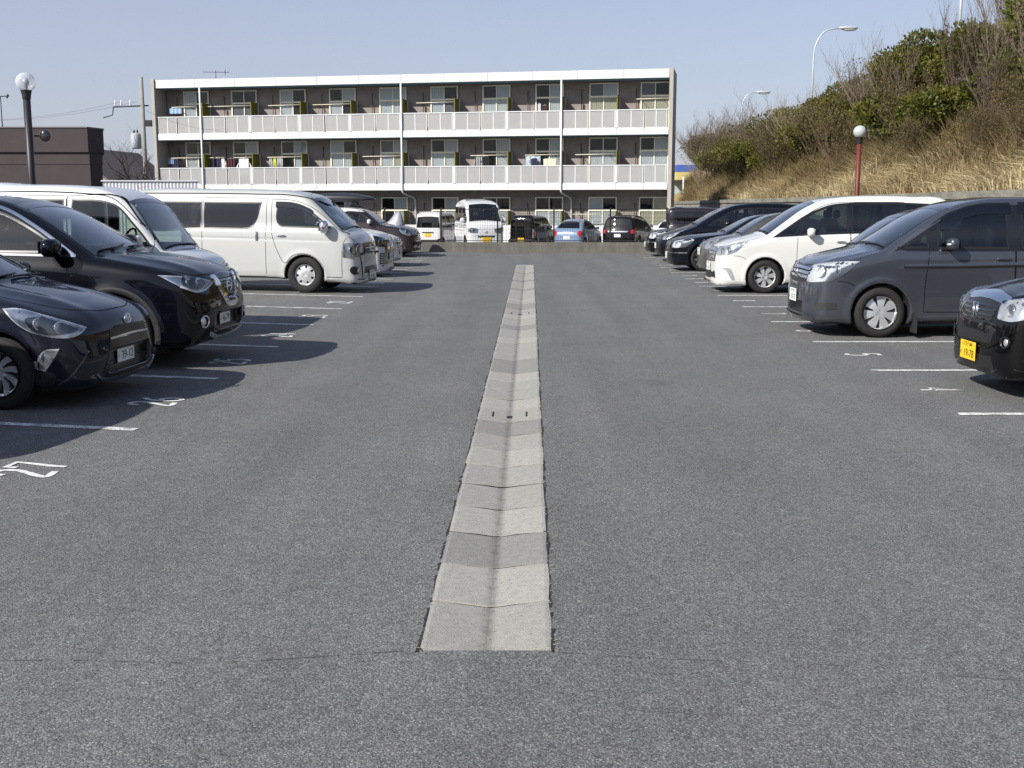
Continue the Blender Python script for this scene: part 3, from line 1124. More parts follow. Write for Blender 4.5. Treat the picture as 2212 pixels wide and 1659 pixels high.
def road_paint():
    m, nt, b = nodes('road_marking_paint')
    N, Lk = nt.nodes, nt.links
    setp(b, (.74, .74, .71), .6)
    tc = N.new('ShaderNodeTexCoord')
    vo = N.new('ShaderNodeTexVoronoi'); vo.inputs['Scale'].default_value = 110
    n = N.new('ShaderNodeTexNoise'); n.inputs['Scale'].default_value = 9; n.inputs['Detail'].default_value = 7
    for t in (vo, n): Lk.new(tc.outputs['Object'], t.inputs['Vector'])
    r = N.new('ShaderNodeValToRGB')
    r.color_ramp.elements[0].position = .33; r.color_ramp.elements[0].color = (.30, .30, .29, 1)
    r.color_ramp.elements[1].position = .53; r.color_ramp.elements[1].color = (.72, .72, .69, 1)
    Lk.new(n.outputs['Fac'], r.inputs['Fac'])
    sp = N.new('ShaderNodeSeparateColor'); Lk.new(vo.outputs['Color'], sp.inputs['Color'])
    cmp = N.new('ShaderNodeMath'); cmp.operation = 'GREATER_THAN'; cmp.inputs[1].default_value = .17
    Lk.new(sp.outputs['Blue'], cmp.inputs[0])
    mx = N.new('ShaderNodeMix'); mx.data_type = 'RGBA'; mx.inputs[6].default_value = (.16, .16, .16, 1)
    Lk.new(cmp.outputs['Value'], mx.inputs['Factor']); Lk.new(r.outputs['Color'], mx.inputs[7])
    Lk.new(mx.outputs[2], b.inputs['Base Color'])
    return m


LINE = road_paint()


def channel_concrete(name, col):
    """concrete with pitting, and dirt collected along the bottom of the V"""
    m = mat(name, col, .88, 0, 0, .25, .15, 24, .25, 120)
    nt = m.node_tree; N, Lk = nt.nodes, nt.links
    b = N['Principled BSDF']
    src = b.inputs['Base Color'].links[0].from_socket
    tc = N.new('ShaderNodeTexCoord'); sx = N.new('ShaderNodeSeparateXYZ'); Lk.new(tc.outputs['Object'], sx.inputs['Vector'])
    n = N.new('ShaderNodeTexNoise'); n.inputs['Scale'].default_value = 9; n.inputs['Detail'].default_value = 6; Lk.new(tc.outputs['Generated'], n.inputs['Vector'])
    n2 = N.new('ShaderNodeTexNoise'); n2.inputs['Scale'].default_value = 60; n2.inputs['Detail'].default_value = 3; Lk.new(tc.outputs['Object'], n2.inputs['Vector'])
    ab = N.new('ShaderNodeMath'); ab.operation = 'ABSOLUTE'; Lk.new(sx.outputs['X'], ab.inputs[0])
    w = N.new('ShaderNodeMath'); w.operation = 'MULTIPLY_ADD'; w.inputs[1].default_value = -.05; Lk.new(n.outputs['Fac'], w.inputs[0]); Lk.new(ab.outputs['Value'], w.inputs[2])
    mr = N.new('ShaderNodeMapRange'); mr.interpolation_type = 'SMOOTHSTEP'
    mr.inputs['From Min'].default_value = -.034; mr.inputs['From Max'].default_value = .016; mr.inputs['To Min'].default_value = .60; mr.inputs['To Max'].default_value = 1.0
    Lk.new(w.outputs['Value'], mr.inputs['Value'])
    pit = N.new('ShaderNodeMapRange'); pit.inputs['From Min'].default_value = .26; pit.inputs['From Max'].default_value = .36; pit.inputs['To Min'].default_value = .35; pit.inputs['To Max'].default_value = 1.0
    Lk.new(n2.outputs['Fac'], pit.inputs['Value'])
    mm = N.new('ShaderNodeMath'); mm.operation = 'MULTIPLY'; Lk.new(mr.outputs['Result'], mm.inputs[0]); Lk.new(pit.outputs['Result'], mm.inputs[1])
    mx = N.new('ShaderNodeMix'); mx.data_type = 'RGBA'; mx.blend_type = 'MULTIPLY'; mx.inputs['Factor'].default_value = 1
    Lk.new(src, mx.inputs[6]); Lk.new(mm.outputs['Value'], mx.inputs[7]); Lk.new(mx.outputs[2], b.inputs['Base Color'])
    return m


CONC = channel_concrete('channel_concrete', (.29, .281, .255))
CONC2 = channel_concrete('grey_channel_concrete', (.228, .223, .205))
CONC3 = channel_concrete('pale_channel_concrete', (.325, .313, .282))


def build_ground():
    ts = [-900, -300, -80, -30, -13.3, -9, -6, -4, -2.5, -1.2, -.6, -.252, .252, .6, 1.5, 3.5, 6, 10, 14, 30, 80, 300, 900]
    ys = [-300, -80, -20, -5, 0, 2, 3, 4.06] + list(np.linspace(5.5, 31, 18)) + [32.62, 35, 38, 41.2, 42, 43.5, 45, 46.5, 48, 49.5, 51, 56, 70, 90, 130, 200, 400, 900, 2500]
    V = []; F = []
    for y in ys:
        for t in ts:
            x = t + (gx(y) if abs(t) < 100 else 0)
            V.append((x, y, ground_z(x, y)))
    n = len(ts)
    for i in range(len(ys) - 1):
        for j in range(n - 1):
            if ts[j] == -.252 and 4.05 < ys[i] < 32.6: continue
            F.append((i * n + j, i * n + j + 1, i * n + n + j + 1, i * n + n + j))
    g = ob('car_park_ground', pymesh('car_park_ground', V, F, True), None, ASPHALT)
    tag(g, 'grey asphalt car park surface with white bay lines', kind='structure')
    return g


GROUND = build_ground()


def sheet(name, outline, m, parent, lift=.004):
    V = [(p[0], p[1], ground_z(*p) + lift) for p in outline]
    return ob(name, pymesh(name, V, [tuple(range(len(V)))]), parent, m)


def strip(name, a, b, w, m, parent, lift=.004, n=8):
    """painted line with slightly uneven edges, following the ground"""
    a = np.array(a); b = np.array(b); d = (b - a) / np.linalg.norm(b - a); q = np.array([-d[1], d[0]])
    V = []; F = []
    n = max(n, int(np.linalg.norm(b - a) / .22))
    for i in range(n + 1):
        p = a + (b - a) * i / n
        for s in (-1, 1):
            e = p + q * s * (w / 2 + random.uniform(-.005, .005)) + (d * random.uniform(0, .04) if i in (0, n) else 0)
            V.append((e[0], e[1], ground_z(*e) + lift))
    for i in range(n): F.append((2 * i, 2 * i + 2, 2 * i + 3, 2 * i + 1))
    o = ob(name, pymesh(name, V, F), parent, m)
    return o


# bay lines: the left row leans 5 degrees, the right row is square
LY = [8.17 - 2.48] + [8.17 + 2.48 * i for i in range(13)]
for i, y in enumerate(LY):
    x = -2.755 + .004 * (y - 8)
    strip('bay_line', (x + random.uniform(-.03, .03), y), (x - 5.2 * math.cos(R(9)), y + 5.2 * math.sin(R(9))), .095, LINE, GROUND)
RY = [8.97 - 2.46] + [8.97 + 2.46 * i for i in range(13)]
for i, y in enumerate(RY):
    x = 3.57 + .0215 * (y - 8.97)
    strip('bay_line', (x + random.uniform(-.03, .03), y), (x + 5.2, y + .02), .095, LINE, GROUND)

DIG = {'0': [[(.25, 1), (.08, .8), (.05, .5), (.08, .2), (.25, 0), (.42, .2), (.45, .5), (.42, .8), (.25, 1)]],
       '1': [[(.12, .82), (.27, 1), (.27, 0)]],
       '2': [[(.06, .74), (.12, .93), (.27, 1), (.42, .9), (.44, .72), (.30, .45), (.10, .16), (.04, .02), (.46, .02)]],
       '3': [[(.06, .88), (.25, 1), (.43, .86), (.38, .62), (.22, .54), (.40, .44), (.46, .22), (.26, 0), (.05, .12)]],
       '4': [[(.36, 0), (.36, 1), (.03, .32), (.48, .32)]],
       '5': [[(.44, 1), (.12, 1), (.09, .58), (.28, .64), (.45, .48), (.44, .18), (.24, 0), (.05, .1)]],
       '6': [[(.42, .95), (.20, .78), (.06, .45), (.07, .16), (.25, 0), (.43, .14), (.43, .38), (.26, .5), (.08, .36)]],
       '7': [[(.05, .80), (.05, 1), (.45, 1), (.36, .62), (.26, .3), (.22, 0)]],
       '8': [[(.25, .54), (.08, .72), (.12, .94), (.27, 1), (.42, .9), (.42, .72), (.25, .54), (.06, .34), (.08, .1), (.25, 0), (.43, .12), (.44, .34), (.25, .54)]],
       '9': [[(.08, .05), (.30, .22), (.44, .55), (.43, .84), (.25, 1), (.07, .86), (.07, .62), (.24, .5), (.42, .62)]]}


NUMPAINT = mat('hand_painted_white', (.66, .66, .64), .6, 0, 0, .3, .28, 22)


def bay_number(num, x, y, up, right, h=.36, w=.046):
    """hand painted number lying on the asphalt"""
    V = []; F = []
    up = np.array(up, float); right = np.array(right, float)
    tot = len(num) * .56 * h
    for k, ch in enumerate(num):
        for st in DIG[ch]:
            sharp = ch in '47'
            c = np.array(st, float) if sharp else curve(st, 4, False)
            P = np.array([x, y]) + np.outer(c[:, 0] * h * .95 + k * .56 * h - tot / 2, right) + np.outer((c[:, 1] - .5) * h, up)
            t = np.gradient(P, axis=0); nn = np.stack([-t[:, 1], t[:, 0]], 1); nn /= np.linalg.norm(nn, axis=1, keepdims=True) + 1e-9
            b = len(V); lift = .004 + .0015 * k
            for i in range(len(P)):
                ww = w / 2 * random.uniform(.85, 1.12)
                for s in (-1, 1):
                    e = P[i] + nn[i] * s * ww
                    V.append((e[0], e[1], ground_z(*e) + lift))
            F += [(b + 2 * i, b + 2 * i + 2, b + 2 * i + 3, b + 2 * i + 1) for i in range(len(P) - 1)]
    o = ob('bay_number', pymesh('bay_number', V, F), GROUND, NUMPAINT)
    return o


for i in range(13):          # 27, 26, 25 ... up the left row
    n = 27 - i
    y = LY[i] + 1.24; x = -2.755 + .004 * (y - 8)
    bay_number(str(n), x - .23, y - .03, (-1, .087), (.087, 1))
for i in range(13):
    n = 3 + i
    y = RY[i] + 1.23; x = 3.57 + .0215 * (y - 8.97)
    bay_number(str(n), x + .30, y, (1, 0), (0, -1))

# dark joint in the asphalt in front of the channel, faint far marks
TAR = mat('tar_joint', (.085, .085, .085), .8, 0, 0, .3, .5, 30, .3, 90)


def wander(name, pts, w, m):
    c = curve(pts, 10, False)
    V = []; F = []
    for i, p in enumerate(c):
        t = c[min(i + 1, len(c) - 1)] - c[max(i - 1, 0)]; q = np.array([-t[1], t[0]]); q /= np.linalg.norm(q) + 1e-9
        for s in (-1, 1):
            e = p + q * s * w * random.uniform(.15, .75)
            V.append((e[0], e[1], ground_z(*e) + .002))
    F = [(2 * i, 2 * i + 2, 2 * i + 3, 2 * i + 1) for i in range(len(c) - 1) if random.random() > .42]
    ob(name, pymesh(name, V, F), GROUND, m)


wander('asphalt_joint', [(-2.4, 3.86), (-1.6, 3.93), (-1.1, 3.92), (-.75, 3.98), (-.37, 4.06)], .006, TAR)
wander('asphalt_joint', [(.17, 4.04), (.55, 3.98), (1.1, 3.93), (1.7, 3.80), (2.4, 3.68)], .004, TAR)
strip('faint_mark', (-.25, 38.9), (.55, 38.9), .06, LINE, GROUND, n=4)

# ------------------------------------------------------------------ drain channel of concrete blocks
CH = thing('drainage_channel', 'pale concrete drain channel of V shaped blocks down the middle', None)
CH['kind'] = 'structure'


def channel_block(y, ln, kind, grate=False):
    w = .25
    jit = lambda a: random.uniform(-a, a)
    dz = jit(.003)
    g0, g1 = (random.uniform(.003, .006) if random.random() < .6 else random.uniform(.007, .012) for _ in (0, 1))
    yy = np.array([g0, g0 + .006, ln * .5, ln - g1 - .006, ln - g1])
    prof = [(-w, .0025), (-w + .02, .004), (-.10, -.013), (-.02, -.0245), (0, -.026), (.02, -.0245), (.10, -.013), (w - .02, .004), (w, .0025)]
    V = []; F = []
    for i, q in enumerate(yy):
        for (a, z) in prof:
            dd = -.0015 if i in (0, 4) else 0
            ex = jit(.006) if abs(a) == w else 0
            V.append((a + ex, q, z + dz + dd))
    n = len(prof)
    for i in range(4):
        for j in range(n - 1): F.append((i * n + j, i * n + j + 1, i * n + n + j + 1, i * n + n + j))
    # skirt all round
    ring = list(range(n)) + [k * n + n - 1 for k in range(1, 5)] + [4 * n + k for k in range(n - 2, -1, -1)] + [k * n for k in range(3, 0, -1)]
    b = len(V); V += [(V[k][0], V[k][1], -.12) for k in ring]
    for i in range(len(ring)):
        j = (i + 1) % len(ring)
        F.append((ring[j], ring[i], b + i, b + j))
    o = ob('channel_block', pymesh('channel_block', V, F), CH, kind)
    o.location = (gx(y), y, 0); o.rotation_euler = (jit(.004), jit(.004), -GA + jit(.004))
    return o


yb = 4.08; k = 0
bls = 28.5 / 55
greys = {2, 8, 14, 15, 22, 28, 29, 36, 41, 47}
HOLE = mat('drain_hole', (.004, .004, .004), .9)
for k in range(55):
    y = 4.08 + k * bls
    m = CONC2 if k in greys else (CONC3 if k in (1, 3, 6, 10, 13, 19, 25, 31) else CONC)
    o = channel_block(y, bls, m)
    if k in (8, 9, 26, 42) and k != 8:
        MB().box((0, bls * .42, -.0236), (.062, .10, .004)).build('drain_hole', HOLE, o)
        for s in (-1, 1):
            q = MB(); q.box((0, 0, 0), (.012, .20, .003)); h_ = q.build('lifting_slot', HOLE, o, (s * .135, bls * .5, -.0042), (0, s * -.12, 0))
# dirt packed into the joints between the blocks
V = []; F = []
PJ = [(-.25, .0015), (-.10, -.0145), (-.02, -.026), (.02, -.026), (.10, -.0145), (.25, .0015)]
for k in range(1, 55):
    y = 4.08 + k * bls; b = len(V)
    for (a, z) in PJ:
        for s in (-1, 1): V.append((gx(y) + a, y + s * .0135, z - random.uniform(0, .0025)))
    F += [(b + 2 * j, b + 2 * j + 2, b + 2 * j + 3, b + 2 * j + 1) for j in range(5)]
jo = ob('joint_dirt', pymesh('joint_dirt', V, F), CH, mat('joint_dirt', (.028, .025, .022), .95, 0, 0, .1, .4, 40)); jo['kind'] = 'stuff'
# uneven dark strip where the asphalt meets the channel
V = []; F = []
for s in (-1, 1):
    b = len(V); ys_ = np.arange(4.04, 32.6, .06)
    for i, y in enumerate(ys_):
        w_ = .004 + .016 * (.5 + .5 * math.sin(y * 3.1 + s) * math.sin(y * 7.7)) * random.uniform(.3, 1.3)
        x0 = gx(y) + s * .249; x1 = x0 + s * w_
        V += [(x0, y, ground_z(x0, y) + .0022), (x1, y, ground_z(x1, y) + .0018)]
    F += [(b + 2 * i, b + 2 * i + 1, b + 2 * i + 3, b + 2 * i + 2) for i in range(len(ys_) - 1) if random.random() < .86]
ed = ob('edge_strip', pymesh('edge_strip', V, F), CH, mat('edge_strip', (.035, .033, .03), .95, 0, 0, .1, .5, 30)); ed['kind'] = 'stuff'
# crumbs of asphalt along the edges
mb = MB()
for i in range(900):
    y = 4.05 + 28 * random.random() ** 1.3
    s = random.choice((-1, 1)); x = gx(y) + s * (.255 + abs(random.gauss(0, .022)) - .01)
    r_ = random.uniform(.003, .008)
    V0 = [(x + r_ * math.cos(a) * random.uniform(.7, 1.2), y + r_ * math.sin(a) * random.uniform(.7, 1.2), ground_z(x, y) + .003) for a in (0, 1.5, 3, 4.5)]
    mb.add(V0 + [(x, y, ground_z(x, y) + r_ * .9)], [(0, 1, 4), (1, 2, 4), (2, 3, 4), (3, 0, 4)])
cr = mb.build('edge_crumbs', mat('asphalt_crumbs', (.17, .165, .155), .9, 0, 0, .3, .6, 60), CH); cr['kind'] = 'stuff'
# ------------------------------------------------------------------ three-storey flats across the back
BW = mat('taupe_siding', (.185, .160, .148), .8, 0, 0, .3, .10, 2.5)


def siding():
    m, nt, b = nodes('taupe_siding_boards')
    N, Lk = nt.nodes, nt.links
    setp(b, (.185, .158, .146), .75, spec=.3)
    tc = N.new('ShaderNodeTexCoord')
    w = N.new('ShaderNodeTexWave'); w.wave_type = 'BANDS'; w.bands_direction = 'Z'; w.wave_profile = 'SAW'; w.inputs['Scale'].default_value = 1.6
    n = N.new('ShaderNodeTexNoise'); n.inputs['Scale'].default_value = 3; n.inputs['Detail'].default_value = 6
    for t in (w, n): Lk.new(tc.outputs['Object'], t.inputs['Vector'])
    r = N.new('ShaderNodeValToRGB'); r.color_ramp.elements[0].color = (.235, .20, .185, 1); r.color_ramp.elements[1].color = (.30, .26, .24, 1)
    r.color_ramp.elements[0].position = .3; r.color_ramp.elements[1].position = .75
    Lk.new(n.outputs['Fac'], r.inputs['Fac']); Lk.new(r.outputs['Color'], b.inputs['Base Color'])
    bp = N.new('ShaderNodeBump'); bp.inputs['Strength'].default_value = .5; bp.inputs['Distance'].default_value = .02
    Lk.new(w.outputs['Fac'], bp.inputs['Height']); Lk.new(bp.outputs['Normal'], b.inputs['Normal'])
    return m


SIDING = siding()
BWHITE = mat('white_cladding', (.62, .62, .615), .55, 0, 0, .4, .05, 1.5)
SOFFIT = mat('blue_grey_soffit', (.20, .33, .42), .6)
BRAIL = mat('white_railing_metal', (.62, .63, .64), .4)
BEND = mat('grey_end_wall', (.36, .335, .305), .8, 0, 0, .3, .08, 2)
SASH = mat('cream_window_frame', (.80, .775, .62), .45)
OLIVEP = mat('olive_partition', (.155, .145, .02), .6, 0, 0, .3, .12, 3)
CURT = [mat('white_curtain', (.74, .75, .78), .9, 0, 0, .2, .05, 6), mat('cream_curtain', (.62, .57, .44), .9, 0, 0, .2, .05, 6), mat('grey_curtain', (.22, .22, .24), .9, 0, 0, .2, .05, 6)]
WPANE = glass('window_pane', (.86, .88, .88), .28)
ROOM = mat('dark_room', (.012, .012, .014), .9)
POLE = mat('cream_drying_pole', (.62, .57, .42), .4)


def frosted():
    m, nt, b = nodes('frosted_panel')
    N, Lk = nt.nodes, nt.links
    setp(b, (.40, .40, .395), .35, spec=.4)
    tr = N.new('ShaderNodeBsdfTransparent'); tr.inputs['Color'].default_value = (.9, .9, .88, 1)
    mx = N.new('ShaderNodeMixShader'); mx.inputs['Fac'].default_value = .24
    Lk.new(b.outputs['BSDF'], mx.inputs[1]); Lk.new(tr.outputs['BSDF'], mx.inputs[2])
    Lk.new(mx.outputs['Shader'], N['Material Output'].inputs['Surface'])
    return m


FROST = frosted()
BA = math.atan2(-5.8, 29.71); BLEN = 30.27; UN = BLEN / 10
B = thing('apartment_block', 'long three-storey apartment block with white balconies and taupe walls', 'building', (-21.06, 68.2, 0), (0, 0, BA))
# local: x along the front, y = 0 at the balcony fronts, +y into the building
Z0, S2, S3, RF0, RF1 = -.55, 2.56, 5.50, 8.47, 8.93
DEP = 1.22
boxo('back_wall', (BLEN / 2, DEP + 1.0, (Z0 + RF1 - .25) / 2), (BLEN - .5, 1.9, RF1 - .25 - Z0), SIDING, B)
for x in (.11, BLEN - .11):
    boxo('end_wall', (x, 1.5, (Z0 + RF1 + .03) / 2), (.20, 3.3, RF1 + .03 - Z0), BEND, B)
boxo('roof', (BLEN / 2, 1.6, RF1 - .14), (BLEN - .46, 3.0, .2), BWHITE, B)
boxo('eave_soffit', (BLEN / 2, .60, RF0 + .02), (BLEN - .46, 1.1, .04), SOFFIT, B)
for zf in (S2, S3):
    boxo('balcony_slab', (BLEN / 2, .72, zf + .12), (BLEN - .46, 1.22, .16), BWHITE, B)
    boxo('balcony_soffit', (BLEN / 2, .70, zf + .02), (BLEN - .46, 1.24, .032), SOFFIT, B)
# fascia: one panel per 1.3 units, thin joint across
nf = 12; fw = (BLEN - .46) / nf
for i in range(nf):
    for (za, zb) in ((RF0, RF0 + .215), (RF0 + .222, RF1)):
        boxo('fascia_panel', (.23 + fw * (i + .5), .0, (za + zb) / 2), (fw - .02, .10, zb - za), BWHITE, B)
# balcony fronts
me_panel = None
hb = UN / 2
for zf in (S2, S3):
    for i in range(20):
        x0 = i * hb + (.23 if i == 0 else 0); x1 = (i + 1) * hb - (.23 if i == 19 else 0)
        boxo('fascia_panel', ((x0 + x1) / 2, 0, zf + .175), (x1 - x0 - .012, .09, .35), BWHITE, B)
        xa, xb = x0 + (.09 if i % 2 == 0 else .04), x1 - (.04 if i % 2 == 0 else .09)
        xm = (xa + xb) / 2
        for (pa, pb) in ((xa + .03, xm - .025), (xm + .025, xb - .03)):
            boxo('railing_panel', ((pa + pb) / 2, .0, zf + .84), (pb - pa, .008, .88), FROST, B)
        mb = MB()
        mb.box((xm, 0, zf + .84), (.05, .035, .90)); mb.box((xa + .015, 0, zf + .84), (.03, .035, .90)); mb.box((xb - .015, 0, zf + .84), (.03, .035, .90))
        mb.box((xm, 0, zf + .375), (xb - xa, .04, .03))
        o = mb.build('railing_frame', BRAIL, B)
        o['kind'] = 'stuff'
    boxo('handrail', (BLEN / 2, 0, zf + 1.31), (BLEN - .46, .07, .05), BRAIL, B)
    for i in range(1, 10):
        boxo('railing_post', (i * UN, .0, zf + .84), (.13, .06, .92), BRAIL, B)
# partitions, drainpipes
for zf in (Z0 + .05, S2 + .2, S3 + .2):
    for i in range(1, 10):
        boxo('partition_board', (i * UN, DEP * .5 + .05, zf + .97), (.045, DEP - .16, 1.9), OLIVEP, B)
        boxo('partition_post', (i * UN + .05, DEP - .10, zf + .97), (.05, .05, 1.9), BRAIL, B)
for i in (1, 5, 8):
    x = i * UN
    MB().tube([(x, -.09, RF0 - .02), (x, -.09, S2 - .05), (x + .05, 0, S2 - .18), (x + .35, DEP - .12, S2 - .42), (x + .42, DEP - .10, S2 - .55), (x + .42, DEP - .10, Z0)], .05, 8).build('drainpipe', BRAIL, B)
for zf in (Z0 + .05, S2 + .2, S3 + .2):
    for i in range(10):
        MB().tube([(i * UN + .95, DEP - .07, zf + .2), (i * UN + .95, DEP - .07, zf + 2.35)], .025, 6).build('wall_pipe', mat('brown_pipe', (.05, .04, .04), .6), B)


def fold_sheet(name, x0, x1, y, z0, z1, m, parent, folds=7, amp=.03):
    n = folds * 4
    V = []; F = []
    for i in range(n + 1):
        x = x0 + (x1 - x0) * i / n; yy = y + amp * math.sin(i / n * folds * 2 * math.pi + x)
        V += [(x, yy, z0), (x, yy + random.uniform(-.005, .005), z1)]
    F = [(2 * i, 2 * i + 2, 2 * i + 3, 2 * i + 1) for i in range(n)]
    return ob(name, pymesh(name, V, F, True), parent, m)


rb = random.Random(5)
# state of the curtains, left to right: d dark, w white, c cream, g grey; upper then lower light, left and right half
CU = {2: ['wdwd', 'ddgg', 'wdwd', 'dwwd', 'wwww', 'wdwg', 'dwww', 'dwdw', 'gwcc', 'gdcc'],
      1: ['ddwd', 'dwdd', 'dwdw', 'wdww', 'gwwc', 'dwww', 'dwdw', 'dwdw', 'ddww', 'dwww'],
      0: ['dwdw', 'wwdw', 'dwdw', 'dwdw', 'dwdw', 'dwdw', 'ddww', 'ddww', 'wdww', 'dccc']}
for fl, zf in ((0, Z0 + .05), (1, S2 + .2), (2, S3 + .2)):
    for i in range(10):
        xr = (i + 1) * UN - .05 - (.2 if i == 9 else 0); xl = xr - 1.60
        zt = zf + 2.68; zm = zf + 1.94; zl = zf + .04
        y = DEP - .03
        mb = MB(); t = .065
        mb.box(((xl + xr) / 2, y, zt - t / 2), (xr - xl, .08, t)); mb.box(((xl + xr) / 2, y, zm), (xr - xl - 2 * t, .08, .09)); mb.box(((xl + xr) / 2, y, zl), (xr - xl, .08, t))
        for x in (xl + t / 2, xr - t / 2): mb.box((x, y - .002, (zt + zl) / 2), (t, .082, zt - zl - 2 * t))
        mb.box(((xl + xr) / 2, y, (zt + zm) / 2), (.045, .07, zt - zm - .1)); mb.box(((xl + xr) / 2, y, (zl + zm) / 2), (.045, .07, zm - zl - .09))
        w = mb.build('window', SASH, B)
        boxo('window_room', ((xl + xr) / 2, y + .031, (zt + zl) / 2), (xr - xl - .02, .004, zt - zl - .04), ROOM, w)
        st = CU[fl][i]
        xm = (xl + xr) / 2
        for kk, (a, b_, c0, c1) in enumerate(((xl + .05, xm - .022, zm + .045, zt - .05), (xm + .022, xr - .05, zm + .045, zt - .05), (xl + .05, xm - .022, zl + .025, zm - .045), (xm + .022, xr - .05, zl + .025, zm - .045))):
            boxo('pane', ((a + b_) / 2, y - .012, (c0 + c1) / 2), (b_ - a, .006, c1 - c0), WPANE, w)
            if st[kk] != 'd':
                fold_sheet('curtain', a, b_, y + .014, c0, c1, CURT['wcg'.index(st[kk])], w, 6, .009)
# drying poles
for (fl, i, xa, xb_, sag) in ((2, 0, .9, 2.4, 0), (2, 1, -.3, 2.9, 0), (2, 2, .9, 2.95, 0), (2, 3, .6, 2.95, 0), (2, 5, .7, 2.9, 0), (2, 9, 1.0, 2.8, 0), (1, 0, .55, 2.9, 0), (1, 1, .0, 1.1, 0), (1, 1, 1.7, 2.9, 0), (1, 2, .75, 2.9, 0), (1, 4, .5, 2.95, 0), (1, 6, .8, 2.9, 0), (1, 7, .9, 2.9, 0), (1, 8, .7, 2.9, 0), (0, 3, .8, 2.9, 0), (0, 6, .8, 2.9, 0), (0, 8, .6, 2.9, 0)):
    zf = (Z0 + .05, S2 + .2, S3 + .2)[fl]
    z = zf + 1.72
    MB().tube([(i * UN + xa, .55, z), (i * UN + xb_, .55, z + .02)], .022, 6).build('drying_pole', POLE, B)
    for x in (xa + .3, xb_ - .3):
        MB().tube([(i * UN + x, .55, z - .03), (i * UN + x, DEP - .05, z - .10)], .018, 5).build('pole_bracket', DARKMETAL, B)
# air conditioners standing on the balconies
for zf in (S2 + .2, S3 + .2):
    for i in range(10):
        a = boxo('air_conditioner', (i * UN + .62, DEP - .30, zf + .34), (.72, .28, .56), mat('cream_casing', (.62, .60, .54), .6), B, 0, .015)
        MB().lathe([(.2, 0), (.2, .02), (.18, .02), (.18, 0)], 16, (-.12, -.142, 0), 'y').build('fan_grille', DARKMETAL, a)
# white palisade in front of the ground floor
gf = thing('garden_fence', 'low white panel fence in front of the ground floor flats', 'fence', B.location, B.rotation_euler)
for i in range(20):
    boxo('fence_panel', (i * hb + hb / 2, -.45, Z0 + .66), (hb - .05, .03, 1.05), BWHITE, gf)
    boxo('fence_post', (i * hb, -.45, Z0 + .62), (.05, .06, 1.24), BRAIL, gf)


def at_b(x, y, z):
    c, s = math.cos(BA), math.sin(BA)
    return (B.location.x + x * c - y * s, B.location.y + x * s + y * c, z)


def garment(label, x, zf, w, h, m, kind='towel', y=.55):
    o = fold_sheet({'towel': 'hanging_towel', 'shirt': 'hanging_shirt', 'trousers': 'hanging_trousers'}[kind], -w / 2, w / 2, 0, -h, 0, m, None, 3, .035)
    if kind == 'shirt':
        mb = MB()
        for s in (-1, 1):
            mb.add([(s * w * .45, .01, -.02), (s * w * .5, .03, -h * .15), (s * w * .82, .02, -h * .5), (s * w * .68, .0, -h * .55)], [(0, 1, 2, 3)])
        mb.build('sleeve', m, o)
    if kind == 'trousers':
        mb = MB()
        mb.tube([(-w * .2, 0, -.05), (-w * .25, .02, -h)], w * .2, 6); mb.tube([(w * .2, 0, -.05), (w * .25, .02, -h)], w * .2, 6)
        mb.build('trouser_leg', m, o)['kind'] = 'stuff'
    MB().tube([(-w * .4, 0, -.02), (0, 0, .05), (w * .4, 0, -.02)], .008, 4).build('hanger', BRAIL, o)
    o.location = at_b(x, y, zf + 1.70 - .04); o.rotation_euler = (0, 0, BA + random.uniform(-.3, .3))
    return tag(o, label, 'laundry', 'laundry drying on the balconies')


CB = mat('pale_blue_cloth', (.30, .42, .66), .9); CN = mat('navy_cloth', (.02, .022, .05), .9); CWH = mat('white_cloth', (.72, .73, .75), .9); CK = mat('black_cloth', (.015, .013, .014), .9)
CG = mat('grey_cloth', (.30, .31, .33), .9); CP = mat('patterned_cloth', (.42, .50, .70), .9, 0, 0, .2, .7, 9); CT = mat('cream_cloth', (.60, .55, .40), .9); CL = mat('lime_cloth', (.45, .50, .06), .9); CM = mat('maroon_cloth', (.06, .018, .02), .9)
z2, z3 = S2 + .2, S3 + .2
garment('pale blue cloth on the top left balcony pole', 1.15, z3, .75, .30, CB)
garment('pale blue towel on the leftmost pole of the middle balcony', .72, z2, .35, .28, CB)
garment('navy shirt hanging on the leftmost pole of the middle balcony', 1.0, z2, .40, .60, CN, 'shirt')
garment('black trousers near the first window of the middle balcony', 1.55, z2, .18, .55, CK, 'trousers')
garment('dark shirts on a white hanger on the second middle balcony', UN + .62, z2, .55, .50, CN, 'shirt')
garment('white shirt beside a navy one on the second middle balcony', UN + .98, z2, .26, .66, CWH, 'shirt')
garment('dark maroon blanket over the second middle balcony window', UN + 1.5, z2, .5, .75, CM)
garment('white shirts spread on a hanger on the second middle balcony', UN + 2.3, z2, .62, 1.05, CWH, 'shirt')
garment('grey trousers first on the third middle balcony pole', 2 * UN + .95, z2, .22, .58, CG, 'trousers')
garment('lime shorts between grey trousers on the third middle balcony', 2 * UN + 1.2, z2, .20, .54, CL, 'trousers')
garment('pale grey trousers last on the third middle balcony pole', 2 * UN + 1.5, z2, .36, .58, CG, 'trousers')
garment('grey jacket on the seventh middle balcony', 6 * UN + 1.3, z2, .38, .62, CG, 'shirt')
garment('black and white jacket on the seventh middle balcony', 6 * UN + 1.7, z2, .38, .60, CK, 'shirt')
garment('blue and white patterned quilt on the eighth middle balcony', 7 * UN + 1.35, z2, .85, .55, CP)
garment('navy shirt in front of the patterned quilt', 7 * UN + 1.45, z2 - .12, .36, .50, CN, 'shirt', .40)
garment('cream and green blanket beside the patterned quilt', 7 * UN + 2.3, z2 - .15, .75, .42, CT)
garment('white cloth on the top balcony over the eighth window', 7 * UN + 1.7, z3 - .1, .18, .5, CWH)
